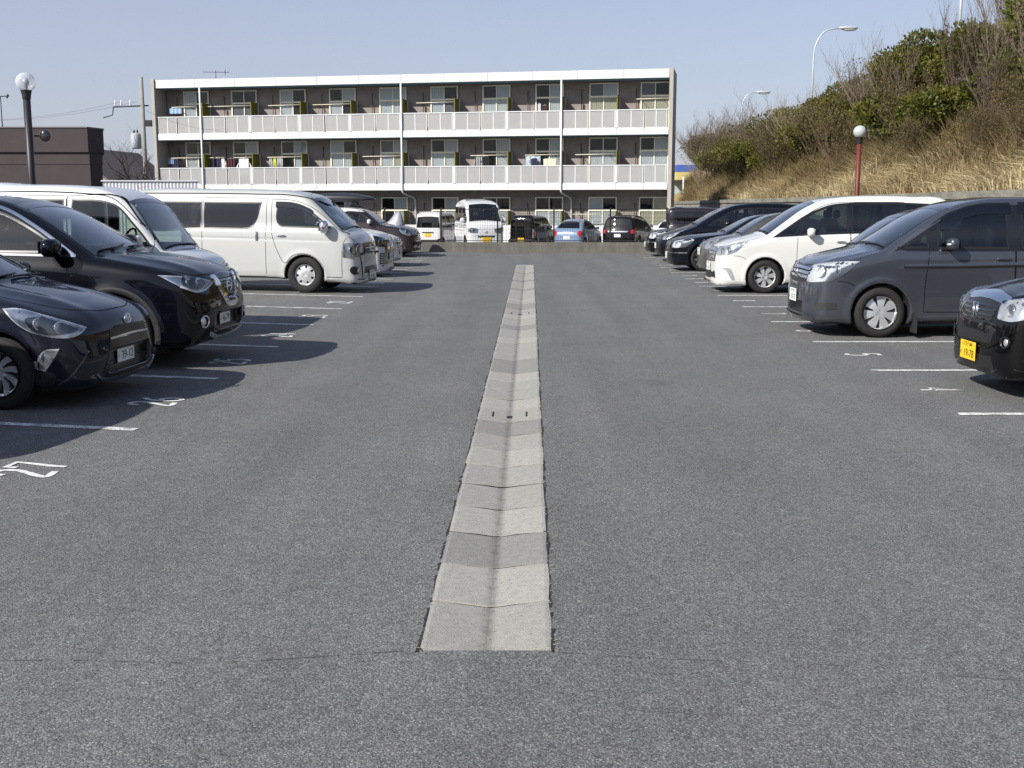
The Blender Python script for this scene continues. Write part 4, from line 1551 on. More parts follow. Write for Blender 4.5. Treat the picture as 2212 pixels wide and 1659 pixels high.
garment('dark cloth on the top balcony over the eighth window', 7 * UN + 2.0, z3 - .2, .3, .34, CM)
# television aerial on the roof
an = thing('roof_aerial', 'thin television aerial on the flat roof', 'aerial', at_b(3.1, 2.0, RF1 - .03))
MB().tube([(0, 0, 0), (0, 0, .75)], .02, 6).build('mast', DARKMETAL, an)
MB().tube([(-.75, 0, .65), (.75, .1, .65)], .012, 5).build('boom', DARKMETAL, an)
for k in range(9):
    MB().tube([(-.7 + k * .18, .28, .66), (-.7 + k * .18, -.22, .66)], .008, 4).build('element', DARKMETAL, an)
MB().tube([(.55, .05, .52), (.55, .05, .80)], .02, 5).build('element', DARKMETAL, an)
# ------------------------------------------------------------------ low wall and mesh fence behind the car park
WALLC = mat('stained_concrete_block', (.135, .127, .112), .9, 0, 0, .25, .25, 5, .25, 60, (1, 1, .35))
WY = 41.25
wl_ = thing('block_wall', 'low stained concrete block wall at the end of the car park', 'wall', (0, 0, 0))
xa = -13.0
k = 0
for row in range(2):
    x = xa - (.6 if row else 0)
    while x < 10.4:
        z0 = min(ground_z(x, 41.1), .10) - .02 if row == 0 else .205
        z1 = .20 if row == 0 else .375
        boxo('block', (x + .59, WY, (z0 + z1) / 2), (1.185, .15 + random.uniform(-.003, .003), z1 - z0), WALLC, wl_)
        x += 1.19
boxo('wall_core', (xa + 11.6, WY, .10), (23.4, .12, .42), mat('dark_mortar', (.09, .085, .075), .9), wl_)
FEN = mat('dark_brown_fence_metal', (.022, .017, .016), .5)
fn = thing('mesh_fence', 'dark brown wire mesh fence on top of the low block wall', 'fence', (0, 0, 0))
xs = [xa + .3 + 2.03 * i for i in range(12)]
for x in xs:
    boxo('fence_post', (x, WY, .375 + .62), (.055, .05, 1.24), FEN, fn)
mb = MB()
for zz in [.42, .56, .70, .84, .98, 1.12, 1.26, 1.40, 1.54]:
    mb.box((xa + 11.6, WY - .03, zz), (23.0, .006, .006))
for zz in (.43, 1.56):
    mb.box((xa + 11.6, WY - .03, zz), (23.0, .03, .025))
o = mb.build('fence_rails', FEN, fn); o['kind'] = 'stuff'
mb = MB()
x = xa + .3
while x < 10.2:
    mb.box((x, WY - .038, .99), (.006, .006, 1.14)); x += .085
o = mb.build('fence_wires', FEN, fn); o['kind'] = 'stuff'

# ------------------------------------------------------------------ lamps
def globe_glass():
    m, nt, b = nodes('globe_glass')
    N, Lk = nt.nodes, nt.links
    setp(b, (.80, .80, .82), .12)
    tr = N.new('ShaderNodeBsdfTransparent'); tr.inputs['Color'].default_value = (.93, .94, .96, 1)
    lw = N.new('ShaderNodeLayerWeight'); lw.inputs['Blend'].default_value = .35
    mr = N.new('ShaderNodeMapRange'); mr.inputs['To Min'].default_value = .80; mr.inputs['To Max'].default_value = .25
    mx = N.new('ShaderNodeMixShader')
    Lk.new(lw.outputs['Facing'], mr.inputs['Value']); Lk.new(mr.outputs['Result'], mx.inputs['Fac'])
    Lk.new(b.outputs['BSDF'], mx.inputs[1]); Lk.new(tr.outputs['BSDF'], mx.inputs[2])
    Lk.new(mx.outputs['Shader'], N['Material Output'].inputs['Surface'])
    return m


GLOBE = globe_glass()
def milky():
    m, nt, b = nodes('milky_globe')
    setp(b, (.40, .42, .44), .15, coat=.6)
    return m


def globe_lamp(label, loc, zc, r, pr, pm, milk=False):
    t = thing('globe_lamp', label, 'lamp post', loc, group='globe lamps round the car park')
    MB().tube([(0, 0, 0), (0, 0, zc - r - .12)], pr, 12).build('pole', pm, t)
    MB().lathe([(pr, zc - r - .17), (pr * 1.1, zc - r - .16), (pr * 1.2, zc - r - .08), (r * .55, zc - r * .86), (r * .60, zc - r * .80), (.0, zc - r * .78)], 20).build('collar', PLASTIC if not milk else DARKMETAL, t)
    V, F = sellip((0, 0, zc), (2 * r, 2 * r, 2 * r), (2, 2), (28, 18))
    MB().add(V, F, True).build('globe', milky() if milk else GLOBE, t)
    if not milk:
        MB().lathe([(.035, zc - r * .8), (.04, zc - r * .4), (.075, zc - .03), (.08, zc + .02), (.05, zc + .09), (0, zc + .11)], 14).build('bulb', mat('bulb_glass', (.32, .34, .38), .3), t)
    else:
        MB().lathe([(.03, zc - r * .8), (.05, zc - .1), (.07, zc - .02), (0, zc + .05)], 12).build('bulb', BRAIL, t)
    return t


globe_lamp('clear globe lamp on a black pole in front of the dark brown building', (-11.46, 27.5, 0), 4.54, .225, .085, mat('black_lamp_pole', (.012, .010, .014), .5))
globe_lamp('milky globe lamp on a red-brown pole before the grassy bank', (10.62, 35.4, 0), 3.90, .195, .07, mat('red_brown_pole', (.12, .022, .016), .5, 0, 0, .4, .15, 6), True)

STEEL = mat('galvanised_steel', (.50, .52, .54), .45, .35)


def street_lamp(label, loc, hgt, reach):
    t = thing('street_lamp', label, 'street lamp', loc, group='street lamps along the road on the bank')
    pts = [(0, 0, 0), (0, 0, hgt * .62), (0, 0, hgt * .74)]
    for a in np.linspace(0, 1, 9)[1:]:
        th = a * R(84)
        pts.append((reach * .62 * (1 - math.cos(th)), 0, hgt * .74 + (hgt * .25) * math.sin(th)))
    pts.append((reach, 0, hgt * 1.0))
    MB().tube(pts, [.09, .075, .065] + [.052] * 8 + [.045], 8).build('pole', STEEL, t)
    V, F = sellip((reach + .42, 0, hgt), (1.7, .55, .34), (2.0, 2.0), (16, 8))
    MB().add(V, F, True).build('lamp_head', mat('lamp_head_grey', (.52, .55, .57), .3, .3), t)
    V, F = sellip((reach + .52, 0, hgt - .13), (1.25, .44, .24), (2, 2), (14, 6))
    MB().add(V, F, True).build('lamp_lens', LAMPWHITE, t)
    return t


# ------------------------------------------------------------------ the bank on the right
def hx(y): return 10.9 + GA * (y - 4)


def hill_fall(d, y):
    """the foot of the bank swings away to the right at its far end"""
    return min(1, max(0, 1 - (y - (84 + 5.6 * max(d, 0))) / 14))


def hill_z(x, y):
    d = x - hx(y)
    fall = hill_fall(d, y)
    z = 1.95 + 5.9 * (1 - (1 - min(max(d, 0) / 13.0, 1)) ** 1.35) + .25 * math.sin(y * .31 + d) * min(1, max(d, 0) / 3) + .18 * math.sin(y * .83 - d * 1.7) * min(1, max(d, 0) / 2)
    return z * fall - .6 * (1 - fall)


V = []; F = []
hy = list(np.arange(-20, 200, 2.0)); hd = [0, .5, 1, 2, 3, 4, 5, 6, 7, 8, 9, 10, 11, 12, 13, 14, 18, 30, 60]
for y in hy:
    for d in hd: V.append((hx(y) + .35 + d, y, hill_z(hx(y) + d, y)))
n = len(hd)
F = [(i * n + j, i * n + j + 1, i * n + n + j + 1, i * n + n + j) for i in range(len(hy) - 1) for j in range(n - 1)]


def bank_soil():
    m, nt, b = nodes('bank_dry_grass_soil')
    N, Lk = nt.nodes, nt.links
    setp(b, rough=.95, spec=.1)
    tc = N.new('ShaderNodeTexCoord')
    n1 = N.new('ShaderNodeTexNoise'); n1.inputs['Scale'].default_value = .35; n1.inputs['Detail'].default_value = 8
    n2 = N.new('ShaderNodeTexNoise'); n2.inputs['Scale'].default_value = 6; n2.inputs['Detail'].default_value = 6
    for t in (n1, n2): Lk.new(tc.outputs['Object'], t.inputs['Vector'])
    ad = N.new('ShaderNodeMix'); ad.data_type = 'RGBA'; ad.inputs['Factor'].default_value = .5
    Lk.new(n1.outputs['Color'], ad.inputs[6]); Lk.new(n2.outputs['Color'], ad.inputs[7])
    r = N.new('ShaderNodeValToRGB'); e = r.color_ramp.elements
    e[0].position = .32; e[0].color = (.055, .038, .02, 1); e[1].position = .7; e[1].color = (.22, .16, .08, 1)
    q = e.new(.5); q.color = (.12, .085, .042, 1)
    Lk.new(ad.outputs[2], r.inputs['Fac']); Lk.new(r.outputs['Color'], b.inputs['Base Color'])
    return m


bank = tag(ob('grass_bank', pymesh('grass_bank', V, F, True), None, bank_soil()), 'steep bank of dry grass rising to a road', kind='structure')

RW = mat('weathered_retaining_concrete', (.20, .19, .16), .92, 0, 0, .2, .38, 3.0, .6, 14, (1, .35, 1.6))
rw = thing('retaining_wall', 'sloping grey concrete retaining wall along the foot of the bank', 'wall')
for i in range(37):
    y0 = 12 + i * 2.0; y1 = y0 + 1.985
    Vb = []
    for y in (y0, y1):
        x = hx(y)
        Vb += [(x - .45, y, -.05), (x - .08, y, 1.83), (x + .25, y, 1.83), (x + .25, y, -.05)]
    ob('wall_panel', pymesh('wall_panel', Vb, [(0, 1, 5, 4), (1, 2, 6, 5), (0, 3, 2, 1), (4, 5, 6, 7)]), rw, RW)
    Vc = []
    for y in (y0, y1):
        x = hx(y)
        Vc += [(x - .15, y, 1.834), (x - .15, y, 2.02), (x + .30, y, 2.02), (x + .30, y, 1.834)]
    ob('coping', pymesh('coping', Vc, [(0, 1, 5, 4), (1, 2, 6, 5), (2, 3, 7, 6), (0, 4, 7, 3), (0, 3, 2, 1), (4, 5, 6, 7)]), rw, RW)


# ------------------------------------------------------------------ plants
def leaf_mat(name, cols, rough=.55):
    m, nt, b = nodes(name)
    N, Lk = nt.nodes, nt.links
    setp(b, rough=rough, spec=.35)
    at = N.new('ShaderNodeAttribute'); at.attribute_name = 'leaf_tone'
    r = N.new('ShaderNodeValToRGB'); e = r.color_ramp.elements
    e[0].color = (*cols[0], 1); e[1].color = (*cols[-1], 1)
    for i, c in enumerate(cols[1:-1]):
        q = e.new((i + 1) / (len(cols) - 1)); q.color = (*c, 1)
    Lk.new(at.outputs['Fac'], r.inputs['Fac']); Lk.new(r.outputs['Color'], b.inputs['Base Color'])
    tl = N.new('ShaderNodeBsdfTranslucent'); Lk.new(r.outputs['Color'], tl.inputs['Color'])
    mx = N.new('ShaderNodeMixShader'); mx.inputs['Fac'].default_value = .25
    Lk.new(b.outputs['BSDF'], mx.inputs[1]); Lk.new(tl.outputs['BSDF'], mx.inputs[2])
    Lk.new(mx.outputs['Shader'], N['Material Output'].inputs['Surface'])
    return m


EVERGREEN = leaf_mat('evergreen_leaves', [(.030, .039, .006), (.066, .076, .010), (.115, .115, .016), (.15, .115, .022)])
WEEDMAT = leaf_mat('dry_grass', [(.19, .14, .072), (.35, .275, .145), (.46, .375, .215), (.55, .47, .30)], .8)
BRUSHMAT = leaf_mat('brown_brush', [(.065, .045, .022), (.105, .078, .036), (.15, .112, .05), (.085, .082, .026)], .9)
TANMAT = leaf_mat('tan_weeds', [(.115, .080, .040), (.20, .145, .072), (.28, .21, .108), (.19, .152, .062)], .85)
GREENWEED = leaf_mat('green_weed', [(.05, .08, .015), (.10, .13, .03), (.16, .17, .05)], .8)
BARKS = [mat('grey_brown_bark', (.135, .10, .08), .9, 0, 0, .2, .3, 12), mat('pale_bark', (.24, .185, .135), .9, 0, 0, .2, .3, 12), mat('reddish_bark', (.105, .074, .05), .9, 0, 0, .2, .3, 12)]


def tone(me, vals):
    a = me.attributes.new('leaf_tone', 'FLOAT', 'FACE')
    a.data.foreach_set('value', np.asarray(vals, np.float32))


def leaf_quads(P, D, ln, wd, r):
    """leaf-sized quads at P pointing along D"""
    n = len(P)
    D = D / (np.linalg.norm(D, axis=1, keepdims=True) + 1e-9)
    q = r.normal(size=(n, 3)); S = np.cross(D, q); S /= np.linalg.norm(S, axis=1, keepdims=True) + 1e-9
    L = (ln * r.uniform(.7, 1.3, n))[:, None]; W = (wd * r.uniform(.7, 1.3, n))[:, None]
    V = np.stack([P, P + D * L * .5 + S * W * .5, P + D * L, P + D * L * .5 - S * W * .5], 1).reshape(-1, 3)
    F = np.arange(4 * n).reshape(n, 4)
    return V, F


def evergreen(seed, rx, ry, rz, n=5200, ln=.16, wd=.085):
    """dense crown of leaf tufts on an uneven set of lobes (mesh, unit at its own size)"""
    r = np.random.default_rng(seed)
    k = 26
    c = r.normal(size=(k, 3)); c /= np.linalg.norm(c, axis=1, keepdims=True); c *= r.uniform(.35, .80, (k, 1))
    c[:, 2] = np.abs(c[:, 2]) * .95 - .15
    rad = r.uniform(.24, .42, k)
    i = r.integers(0, k, n)
    d = r.normal(size=(n, 3)); d /= np.linalg.norm(d, axis=1, keepdims=True)
    rr = rad[i] * r.uniform(.62, 1.08, n) ** .6
    P = c[i] + d * rr[:, None]
    keep = P[:, 2] > -.75
    P, d, i = P[keep], d[keep], i[keep]
    P = P * np.array([rx, ry, rz])
    D = d + np.array([0, 0, .55]) + r.normal(size=P.shape) * .55
    V, F = leaf_quads(P, D, ln, wd, r)
    lobe = r.uniform(0, 1, k)
    t = np.clip(lobe[i] * .55 + r.uniform(0, .45, len(P)), 0, 1)
    me = pymesh('crown', V, F)
    tone(me, t)
    return me


def stems_mesh(seed, n, h, spread, lean=.25, thick=.02, sub=4, twigs=3, name='branches', straight=False):
    """bare many-stemmed bush: stems, side branches and fine twigs, three-sided"""
    r = random.Random(seed)
    V = []; F = []

    def seg(a, b, ra, rb):
        t = (b - a)
        if t.length < 1e-5: return
        u = t.orthogonal().normalized(); w = t.normalized().cross(u)
        i = len(V)
        for p, q in ((a, ra), (b, rb)):
            for k in range(3):
                an = 2.094 * k
                V.append(p + u * math.cos(an) * q + w * math.sin(an) * q)
        for k in range(3):
            k2 = (k + 1) % 3
            F.append((i + k, i + k2, i + 3 + k2, i + 3 + k))

    def grow(p, d, ln, rad, lev):
        m = 4 if lev < 2 else 3
        for j in range(m):
            d = (d + Vector((r.gauss(0, .10), r.gauss(0, .10), .05 + (.06 if lev else 0)))).normalized()
            q = p + d * ln / m
            seg(p, q, rad * (1 - j / m * .6), rad * (1 - (j + 1) / m * .6))
            if lev < 2 and j >= (1 if lev == 0 else 0):
                for _ in range(sub if lev == 0 else twigs):
                    if r.random() < .8:
                        a = r.uniform(0, 6.28)
                        s = Vector((math.cos(a), math.sin(a), r.uniform(.2, .9)))
                        grow(p + (q - p) * r.random(), (d * .8 + s * .75).normalized(), ln * r.uniform(.28, .5), rad * .42, lev + 1)
            p = q
    for i in range(n):
        a = r.uniform(0, 6.28); o = spread * .15 * r.random()
        d = Vector((math.cos(a) * lean * r.random() * 2, math.sin(a) * lean * r.random() * 2, 1)).normalized()
        grow(Vector((math.cos(a) * o, math.sin(a) * o, -.1)), d, h * r.uniform(.65, 1.05), thick * r.uniform(.7, 1.2), 0)
    me = pymesh(name, [tuple(v) for v in V], F)
    return me


DRYLEAF = leaf_mat('olive_brown_leaves', [(.05, .045, .014), (.085, .075, .022), (.12, .092, .032), (.095, .062, .028)])
LEAFY = [evergreen(800 + s, 1, 1, 1, 2600, .055, .03) for s in range(4)]
BARE = [stems_mesh(100 + s, 9, 3.0, 1.0, .38, .024, 3, 3) for s in range(5)]


def bare_shrub(label, x, y, h, bark, w=1.0, z=None, seed=0, name='bare_shrub', group='bare shrubs on the bank'):
    z = hill_z(x, y) if z is None else z
    t = thing(name, label, 'shrub', (x, y, z - .05), (0, 0, random.uniform(0, 6.28)), group)
    o = ob('branches', BARE[seed % 5].copy(), t, bark)
    s = h / 3.3
    o.scale = (s * w, s * w, s)
    if bark is BARKS[2]:       # still carrying dry olive-brown leaves
        c = ob('crown', LEAFY[seed % 4], t, DRYLEAF, (0, 0, h * .50)); c.scale = (h * .42 * w, h * .42 * w, h * .50)
    return t


def evergreen_bush(label, x, y, r, hgt, seed, group='evergreen bushes on the bank', z=None, n=5200, squash=1.0):
    z = hill_z(x, y) if z is None else z
    t = thing('evergreen_bush', label, 'bush', (x, y, z - .1), group=group)
    me = evergreen(seed, r, r * squash, hgt * .56, n)
    ob('crown', me, t, EVERGREEN, (0, 0, hgt * .47))
    o = ob('trunk', stems_mesh(seed + 50, 5, hgt * .8, .6, .3, .05, 2, 1, 'trunk'), t, BARKS[0])
    return t


EV = [  # label, x, y, radius, height
    ('tall dark evergreen at the right edge of the picture', 18.5, 38.6, 2.7, 4.9),
    ('dark evergreen low at the right edge under the tall one', 15.9, 36.6, 1.7, 2.3),
    ('rounded evergreen dome with twigs standing out of its top', 17.3, 49.4, 3.1, 3.8),
    ('smaller evergreen between the dome and the grey barrier', 18.2, 44.4, 2.3, 2.9),
    ('bright green rounded bush left of the highest dome', 17.3, 58.0, 2.9, 3.4),
    ('low evergreen under the bright green rounded bush', 15.4, 53.5, 1.8, 2.4),
    ('first bush of the sloping evergreen hedge below the tall street lamp', 17.2, 64.0, 2.8, 2.9),
    ('second bush of the sloping evergreen hedge', 17.2, 68.5, 2.6, 2.8),
    ('third bush of the sloping evergreen hedge', 17.2, 73.0, 2.6, 2.8),
    ('fourth bush of the sloping evergreen hedge', 17.2, 77.5, 2.6, 2.8),
    ('last bush of the sloping evergreen hedge before the small street lamp', 17.2, 82.5, 2.7, 2.8),
    ('small evergreen low on the far end of the bank', 14.6, 97.0, 2.2, 2.6),
    ('far evergreen among brown twigs near the end of the bank', 16.0, 104.0, 2.3, 3.0),
    ('dark low evergreen at the foot of the hedge', 15.0, 70.0, 1.8, 2.2),
    ('dark low evergreen under the round dome', 15.4, 46.5, 1.9, 2.4),
    ('olive bush low between the straw grass and the right edge evergreen', 14.6, 39.5, 1.5, 1.9),
    ('olive bush behind the globe of the red lamp post', 15.2, 57.5, 1.8, 2.3),
    ('olive bush low under the tall street lamp', 14.8, 65.0, 1.7, 2.2),
    ('olive bush low under the middle of the hedge', 15.0, 76.0, 1.8, 2.2),
    ('olive bush low under the end of the hedge', 14.8, 81.5, 1.8, 2.2),
    ('olive bush farther along under the small street lamp', 15.0, 89.5, 2.0, 2.5)]
for i, (lb, x, y, r_, h_) in enumerate(EV):
    evergreen_bush(lb, max(x, .166 * y + r_ * .5), y, r_, h_, 300 + i, n=12000 if y < 60 else 8000)
rs = random.Random(21)
SPOT = ['leafless pale-stemmed shrub against the round evergreen dome', 'leafless shrub on the right edge of the bank, spreading low']
BS = [(14.5, 35.2, 3.2, 0, 1.0, 'leafless many-stemmed tree rising on the right edge of the bank'), (17.0, 41.0, 5.4, 0, .6, 'slender dark leafless tree in front of the right edge evergreen'), (18.6, 42.6, 6.0, 0, .6, 'dark leafless tree whose twigs cross the sky at the top right'), (16.9, 43.6, 4.4, 0, .6, 'dark forked leafless tree below the thin steel pole'), (19.4, 44.0, 6.8, 0, .8, 'tall leafless tree reaching the top right corner'), (20.0, 47.0, 6.0, 0, .75, 'tall leafless tree behind the right edge evergreens'),
      (14.4, 42.0, 3.4, 2, 1.1, 'red-brown twiggy shrub below the grey barrier'), (14.9, 47.5, 4.6, 1, .9, 'pale-stemmed leafless shrub in front of the round evergreen dome'), (14.2, 50.5, 3.2, 2, 1.1, 'red-brown twiggy shrub just right of the red lamp post'),
      (15.6, 52.5, 4.0, 2, 1.1, 'brown twiggy shrub left of the round evergreen dome'), (14.6, 55.5, 3.6, 2, 1.2, 'brown twiggy shrub behind the red lamp post globe'), (15.0, 60.0, 3.8, 1, 1.1, 'pale leafless shrub in front of the bright green bush'),
      (14.4, 63.5, 3.4, 2, 1.2, 'brown twiggy shrub left of the bright green bush'), (15.4, 67.0, 3.8, 1, 1.1, 'leafless shrub under the tall street lamp'), (14.4, 71.5, 3.4, 2, 1.2, 'brown twiggy shrub below the start of the hedge'),
      (15.4, 75.5, 3.8, 0, 1.1, 'grey leafless shrub below the middle of the hedge'), (14.4, 79.5, 3.4, 2, 1.2, 'brown twiggy shrub below the end of the hedge'), (15.6, 84.0, 3.8, 0, 1.1, 'grey leafless shrub below the small street lamp'),
      (14.4, 88.0, 3.8, 1, 1.2, 'pale-stemmed far shrub with forked stems'), (17.4, 90.0, 4.2, 0, 1.2, 'grey twiggy shrub on the far skyline right of centre'), (15.4, 93.0, 4.0, 2, 1.3, 'brown twiggy shrub far along the bank'),
      (18.2, 95.0, 4.4, 0, 1.2, 'grey twiggy shrub on the far skyline by the small lamp'), (15.8, 99.0, 4.2, 0, 1.3, 'grey leafless shrub far along the bank'), (18.0, 101.0, 4.6, 0, 1.3, 'tall grey twiggy shrub on the far skyline'),
      (15.2, 105.0, 4.0, 2, 1.3, 'brown twiggy shrub near the far end of the bank'), (17.4, 108.0, 4.4, 0, 1.3, 'grey shrub at the far skyline end'), (15.0, 111.0, 4.0, 2, 1.3, 'last brown twiggy shrub of the bank'),
      (14.0, 102.0, 3.4, 1, 1.2, 'pale leafless shrub beside the end of the apartment block'), (16.4, 115.0, 4.4, 0, 1.3, 'grey twiggy shrub at the very end of the bank'),
      (17.4, 34.5, 4.6, 0, 1.0, 'leafless shrub at the top of the bank by the right edge'), (13.2, 84.0, 2.4, 1, 1.1, 'small pale shrub with white stems at the foot of the bank'), (13.0, 96.0, 2.4, 1, 1.1, 'small pale leafless shrub low at the far foot of the bank'),
      (16.6, 87.0, 4.0, 2, 1.3, 'red-brown twiggy shrub among the grey ones at the far skyline'), (13.4, 58.5, 2.4, 2, 1.2, 'low brown shrub at the edge of the straw grass'), (13.2, 67.5, 2.2, 2, 1.2, 'low brown shrub lower down before the hedge'),
      (13.3, 29.8, 1.7, 2, 1.2, 'low brown shrub nearest the camera at the right edge of the bank'), (14.0, 32.0, 2.3, 2, 1.1, 'brown leafy shrub at the right edge above the straw grass'), (15.0, 33.0, 3.0, 0, 1.0, 'grey leafless shrub at the right edge above the brown leafy one'), (13.7, 34.0, 1.8, 2, 1.2, 'low brown shrub at the edge of the straw grass on the right'), (13.3, 38.5, 1.8, 2, 1.2, 'low brown shrub under the right edge olive bush')]
for i, (x, y, h_, bk, w_, lb) in enumerate(BS):
    bare_shrub(lb, max(x, .166 * y), y, h_, BARKS[bk], w_, None, i)
# more fine twigs: the same shrubs carry a haze of dry leaves and seed heads
def brush_field(name, label, n, ymin, ymax, d0, d1, ln, mt, seed, bend=.35, lean=.35, wd=.02, power=1.0, zup=0, dens=None):
    r = np.random.default_rng(seed)
    y = ymin + (ymax - ymin) * r.random(n) ** power
    d = d0 + (d1 - d0) * r.random(n)
    k0 = np.array([hill_fall(a, b_) > .8 for a, b_ in zip(d, y)])
    y, d = y[k0], d[k0]; n = len(y)
    if dens is not None:
        k = r.random(n) < dens(y, d)
        y, d = y[k], d[k]; n = len(y)
    x = np.array([hx(q) for q in y]) + d
    z = np.array([hill_z(a, b) for a, b in zip(x, y)])
    P = np.stack([x + .35, y, z - .05 + zup], 1)
    L = ln * r.uniform(.5, 1.25, n)
    # clumps share a lean
    cx_ = .7 * np.sin(x * 1.3 + y * .7) + r.normal(0, .8, n); cy_ = .7 * np.cos(y * 1.1 - x * .8) + r.normal(0, .8, n)
    D = np.stack([cx_ * lean - .25, cy_ * lean, np.ones(n)], 1); D /= np.linalg.norm(D, axis=1, keepdims=True)
    B2 = np.stack([cx_, cy_, -np.ones(n) * .9], 1) * bend
    S = np.cross(D, r.normal(size=(n, 3))); S /= np.linalg.norm(S, axis=1, keepdims=True) + 1e-9
    W = wd * r.uniform(.6, 1.4, n)[:, None]
    M = P + D * (L * .55)[:, None]; T = M + (D + B2) * (L * .5)[:, None]
    V = np.stack([P - S * W, P + S * W, M + S * W * .8, M - S * W * .8, T], 1).reshape(-1, 3)
    b = np.arange(n) * 5
    F4 = np.stack([b, b + 1, b + 2, b + 3], 1).tolist(); F3 = np.stack([b + 3, b + 2, b + 4], 1).tolist()
    me = pymesh(name, V, F4 + F3)
    t = np.clip(.5 + .28 * np.sin(x * .9 + y * .37) + r.normal(0, .22, n), 0, 1)
    tone(me, np.concatenate([t, t]))
    o = ob(name, me, None, mt)
    return tag(o, label, kind='stuff')


brush_field('dry_grass', 'pale straw-coloured dry grass covering the lower bank', 46000, 20, 75, 0, 4.6, .62, WEEDMAT, 11, .62, .34, .011, 1.3, dens=lambda y, d: np.clip(1.4 - d / np.clip(1.75 - (y - 30) * .025, .5, 2) + .25 * np.sin(y * .7 + d), .0, 1))
brush_field('tan_weeds', 'tan dried weeds between the straw grass and the shrubs', 42000, 22, 118, .1, 6.0, .85, TANMAT, 15, .35, .30, .010, 1.0, dens=lambda y, d: np.clip(.35 + (d + (y - 44) / 9) / 4.0, .18, 1) * np.clip(1.6 - d / 5.0, .2, 1))
brush_field('brown_brush', 'brown twiggy undergrowth filling the upper bank', 46000, 20, 118, 1.3, 12.0, 1.15, BRUSHMAT, 13, .15, .55, .011)
brush_field('green_weeds', 'green weeds at the far foot of the bank', 3000, 82, 108, .2, 2.6, .55, GREENWEED, 14, .6, .5, .025)

# road things on top of the bank
street_lamp('tall street lamp standing clear above the bushes', (25.5, 99.0, 7.6), 8.9, 2.4)
street_lamp('smaller, farther street lamp with a curved arm above the hedge', (25.8, 130.5, 7.6), 6.7, 1.9)
street_lamp('faint farthest street lamp low over the end of the bank', (26.0, 146, 7.6), 4.2, 1.7)
pt = thing('sign_pole', 'thin bare steel pole rising out of the picture at the right', 'pole', (25.2, 66.2, 7.4))
MB().tube([(0, 0, 0), (0, 0, 11)], [.10, .07], 10).build('shaft', STEEL, pt)
nb_ = thing('noise_barrier', 'grey panelled noise barrier behind the bushes at the top right', 'barrier')
NBM = mat('grey_barrier_panel', (.23, .25, .25), .6, .1, 0, .4, .1, 3)
for i in range(16):
    y = 38 + i * 2
    x = 24.3 + .0165 * (y - 40)
    for j in range(3):
        boxo('barrier_panel', (x, y + 1, 7.8 + .33 + j * .70), (.06, 1.9, .68), NBM, nb_)
    boxo('barrier_post', (x, y, 7.4 + 1.3), (.14, .12, 2.7), STEEL, nb_)

# ------------------------------------------------------------------ far left: brown building, pole, tree, houses
BRN = mat('dark_brown_render', (.058, .045, .046), .85, 0, 0, .3, .10, 1.2)
bb_ = thing('brown_building', 'low dark brown flat-roofed building at the left edge', 'building', (-16.45, 45.0, 0))
# front face, then a corner turned away on the right
fp = [(-30, 0), (0, 0), (.16, .9), (-4.4, 13), (-30, 13)]


def prism(name, pts, z0, z1, m, parent, grow=0.):
    P = np.array(pts, float)
    if grow: P = offset_poly(P, -grow)
    n = len(P)
    V = [(p[0], p[1], z0) for p in P] + [(p[0], p[1], z1) for p in P]
    F = [(i, (i + 1) % n, n + (i + 1) % n, n + i) for i in range(n)] + [tuple(range(n, 2 * n)), tuple(range(n - 1, -1, -1))]
    return ob(name, pymesh(name, V, F), parent, m)


prism('wall', fp, -.3, 3.27, BRN, bb_)
prism('band', fp, 3.275, 3.72, BRN, bb_, .02)
prism('parapet', fp, 3.735, 4.64, BRN, bb_, .10)
prism('coping', fp, 4.645, 4.70, mat('brown_metal_coping', (.10, .085, .08), .5), bb_, .13)
boxo('low_canopy', (-6.0, -.6, 1.72), (9.0, 1.2, .20), mat('dark_canopy', (.02, .017, .02), .6), bb_)
dm = thing('dome_mirror', 'small round convex mirror on the lamp post side', 'mirror', (-11.12, 27.6, 3.31))
V, F = sellip((0, 0, 0), (.27, .12, .28), (2, 2), (20, 12)); MB().add(V, F, True).build('mirror_face', mat('dark_mirror_dome', (.03, .03, .035), .06, .6, 1), dm)
MB().tube([(-.26, .0, 0), (.02, .04, 0)], .02, 6).build('mirror_bracket', DARKMETAL, dm)
an2 = thing('rod_aerial', 'thin rod aerial on the brown building roof at the far left', 'aerial', (-20.2, 46.0, 4.6))
MB().tube([(0, 0, 0), (0, 0, 1.35)], .02, 5).build('mast', DARKMETAL, an2); MB().tube([(-.4, 0, 1.33), (.35, 0, 1.36)], .02, 5).build('boom', DARKMETAL, an2)
MB().tube([(.28, -.05, 1.28), (.28, .05, 1.42)], .035, 5).build('element', DARKMETAL, an2)

CPOLE = mat('grey_concrete_pole', (.25, .24, .22), .9, 0, 0, .2, .12, 5)
up = thing('utility_pole', 'grey concrete utility pole with a transformer beside the apartment block', 'pole', (-18.42, 58.0, 0))
MB().tube([(0, 0, -.3), (0, 0, 8.0)], [.12, .09], 12).build('shaft', CPOLE, up)
MB().tube([(-1.45, 0, 6.55), (.3, 0, 6.62)], .035, 6).build('crossarm', DARKMETAL, up)
MB().tube([(-1.45, 0, 6.55), (-1.5, -.05, 6.15), (-1.95, -.1, 6.02)], .03, 6).build('crossarm', DARKMETAL, up)
MB().tube([(.0, 0, 2.95), (-1.5, 0, 3.0)], .03, 6).build('crossarm', DARKMETAL, up)
for x in (-1.35, -1.05, -.6): MB().lathe([(.02, 6.6), (.055, 6.68), (.03, 6.76), (.05, 6.84), (.0, 6.9)], 8, (x, 0, 0)).build('insulator', BRAIL, up)
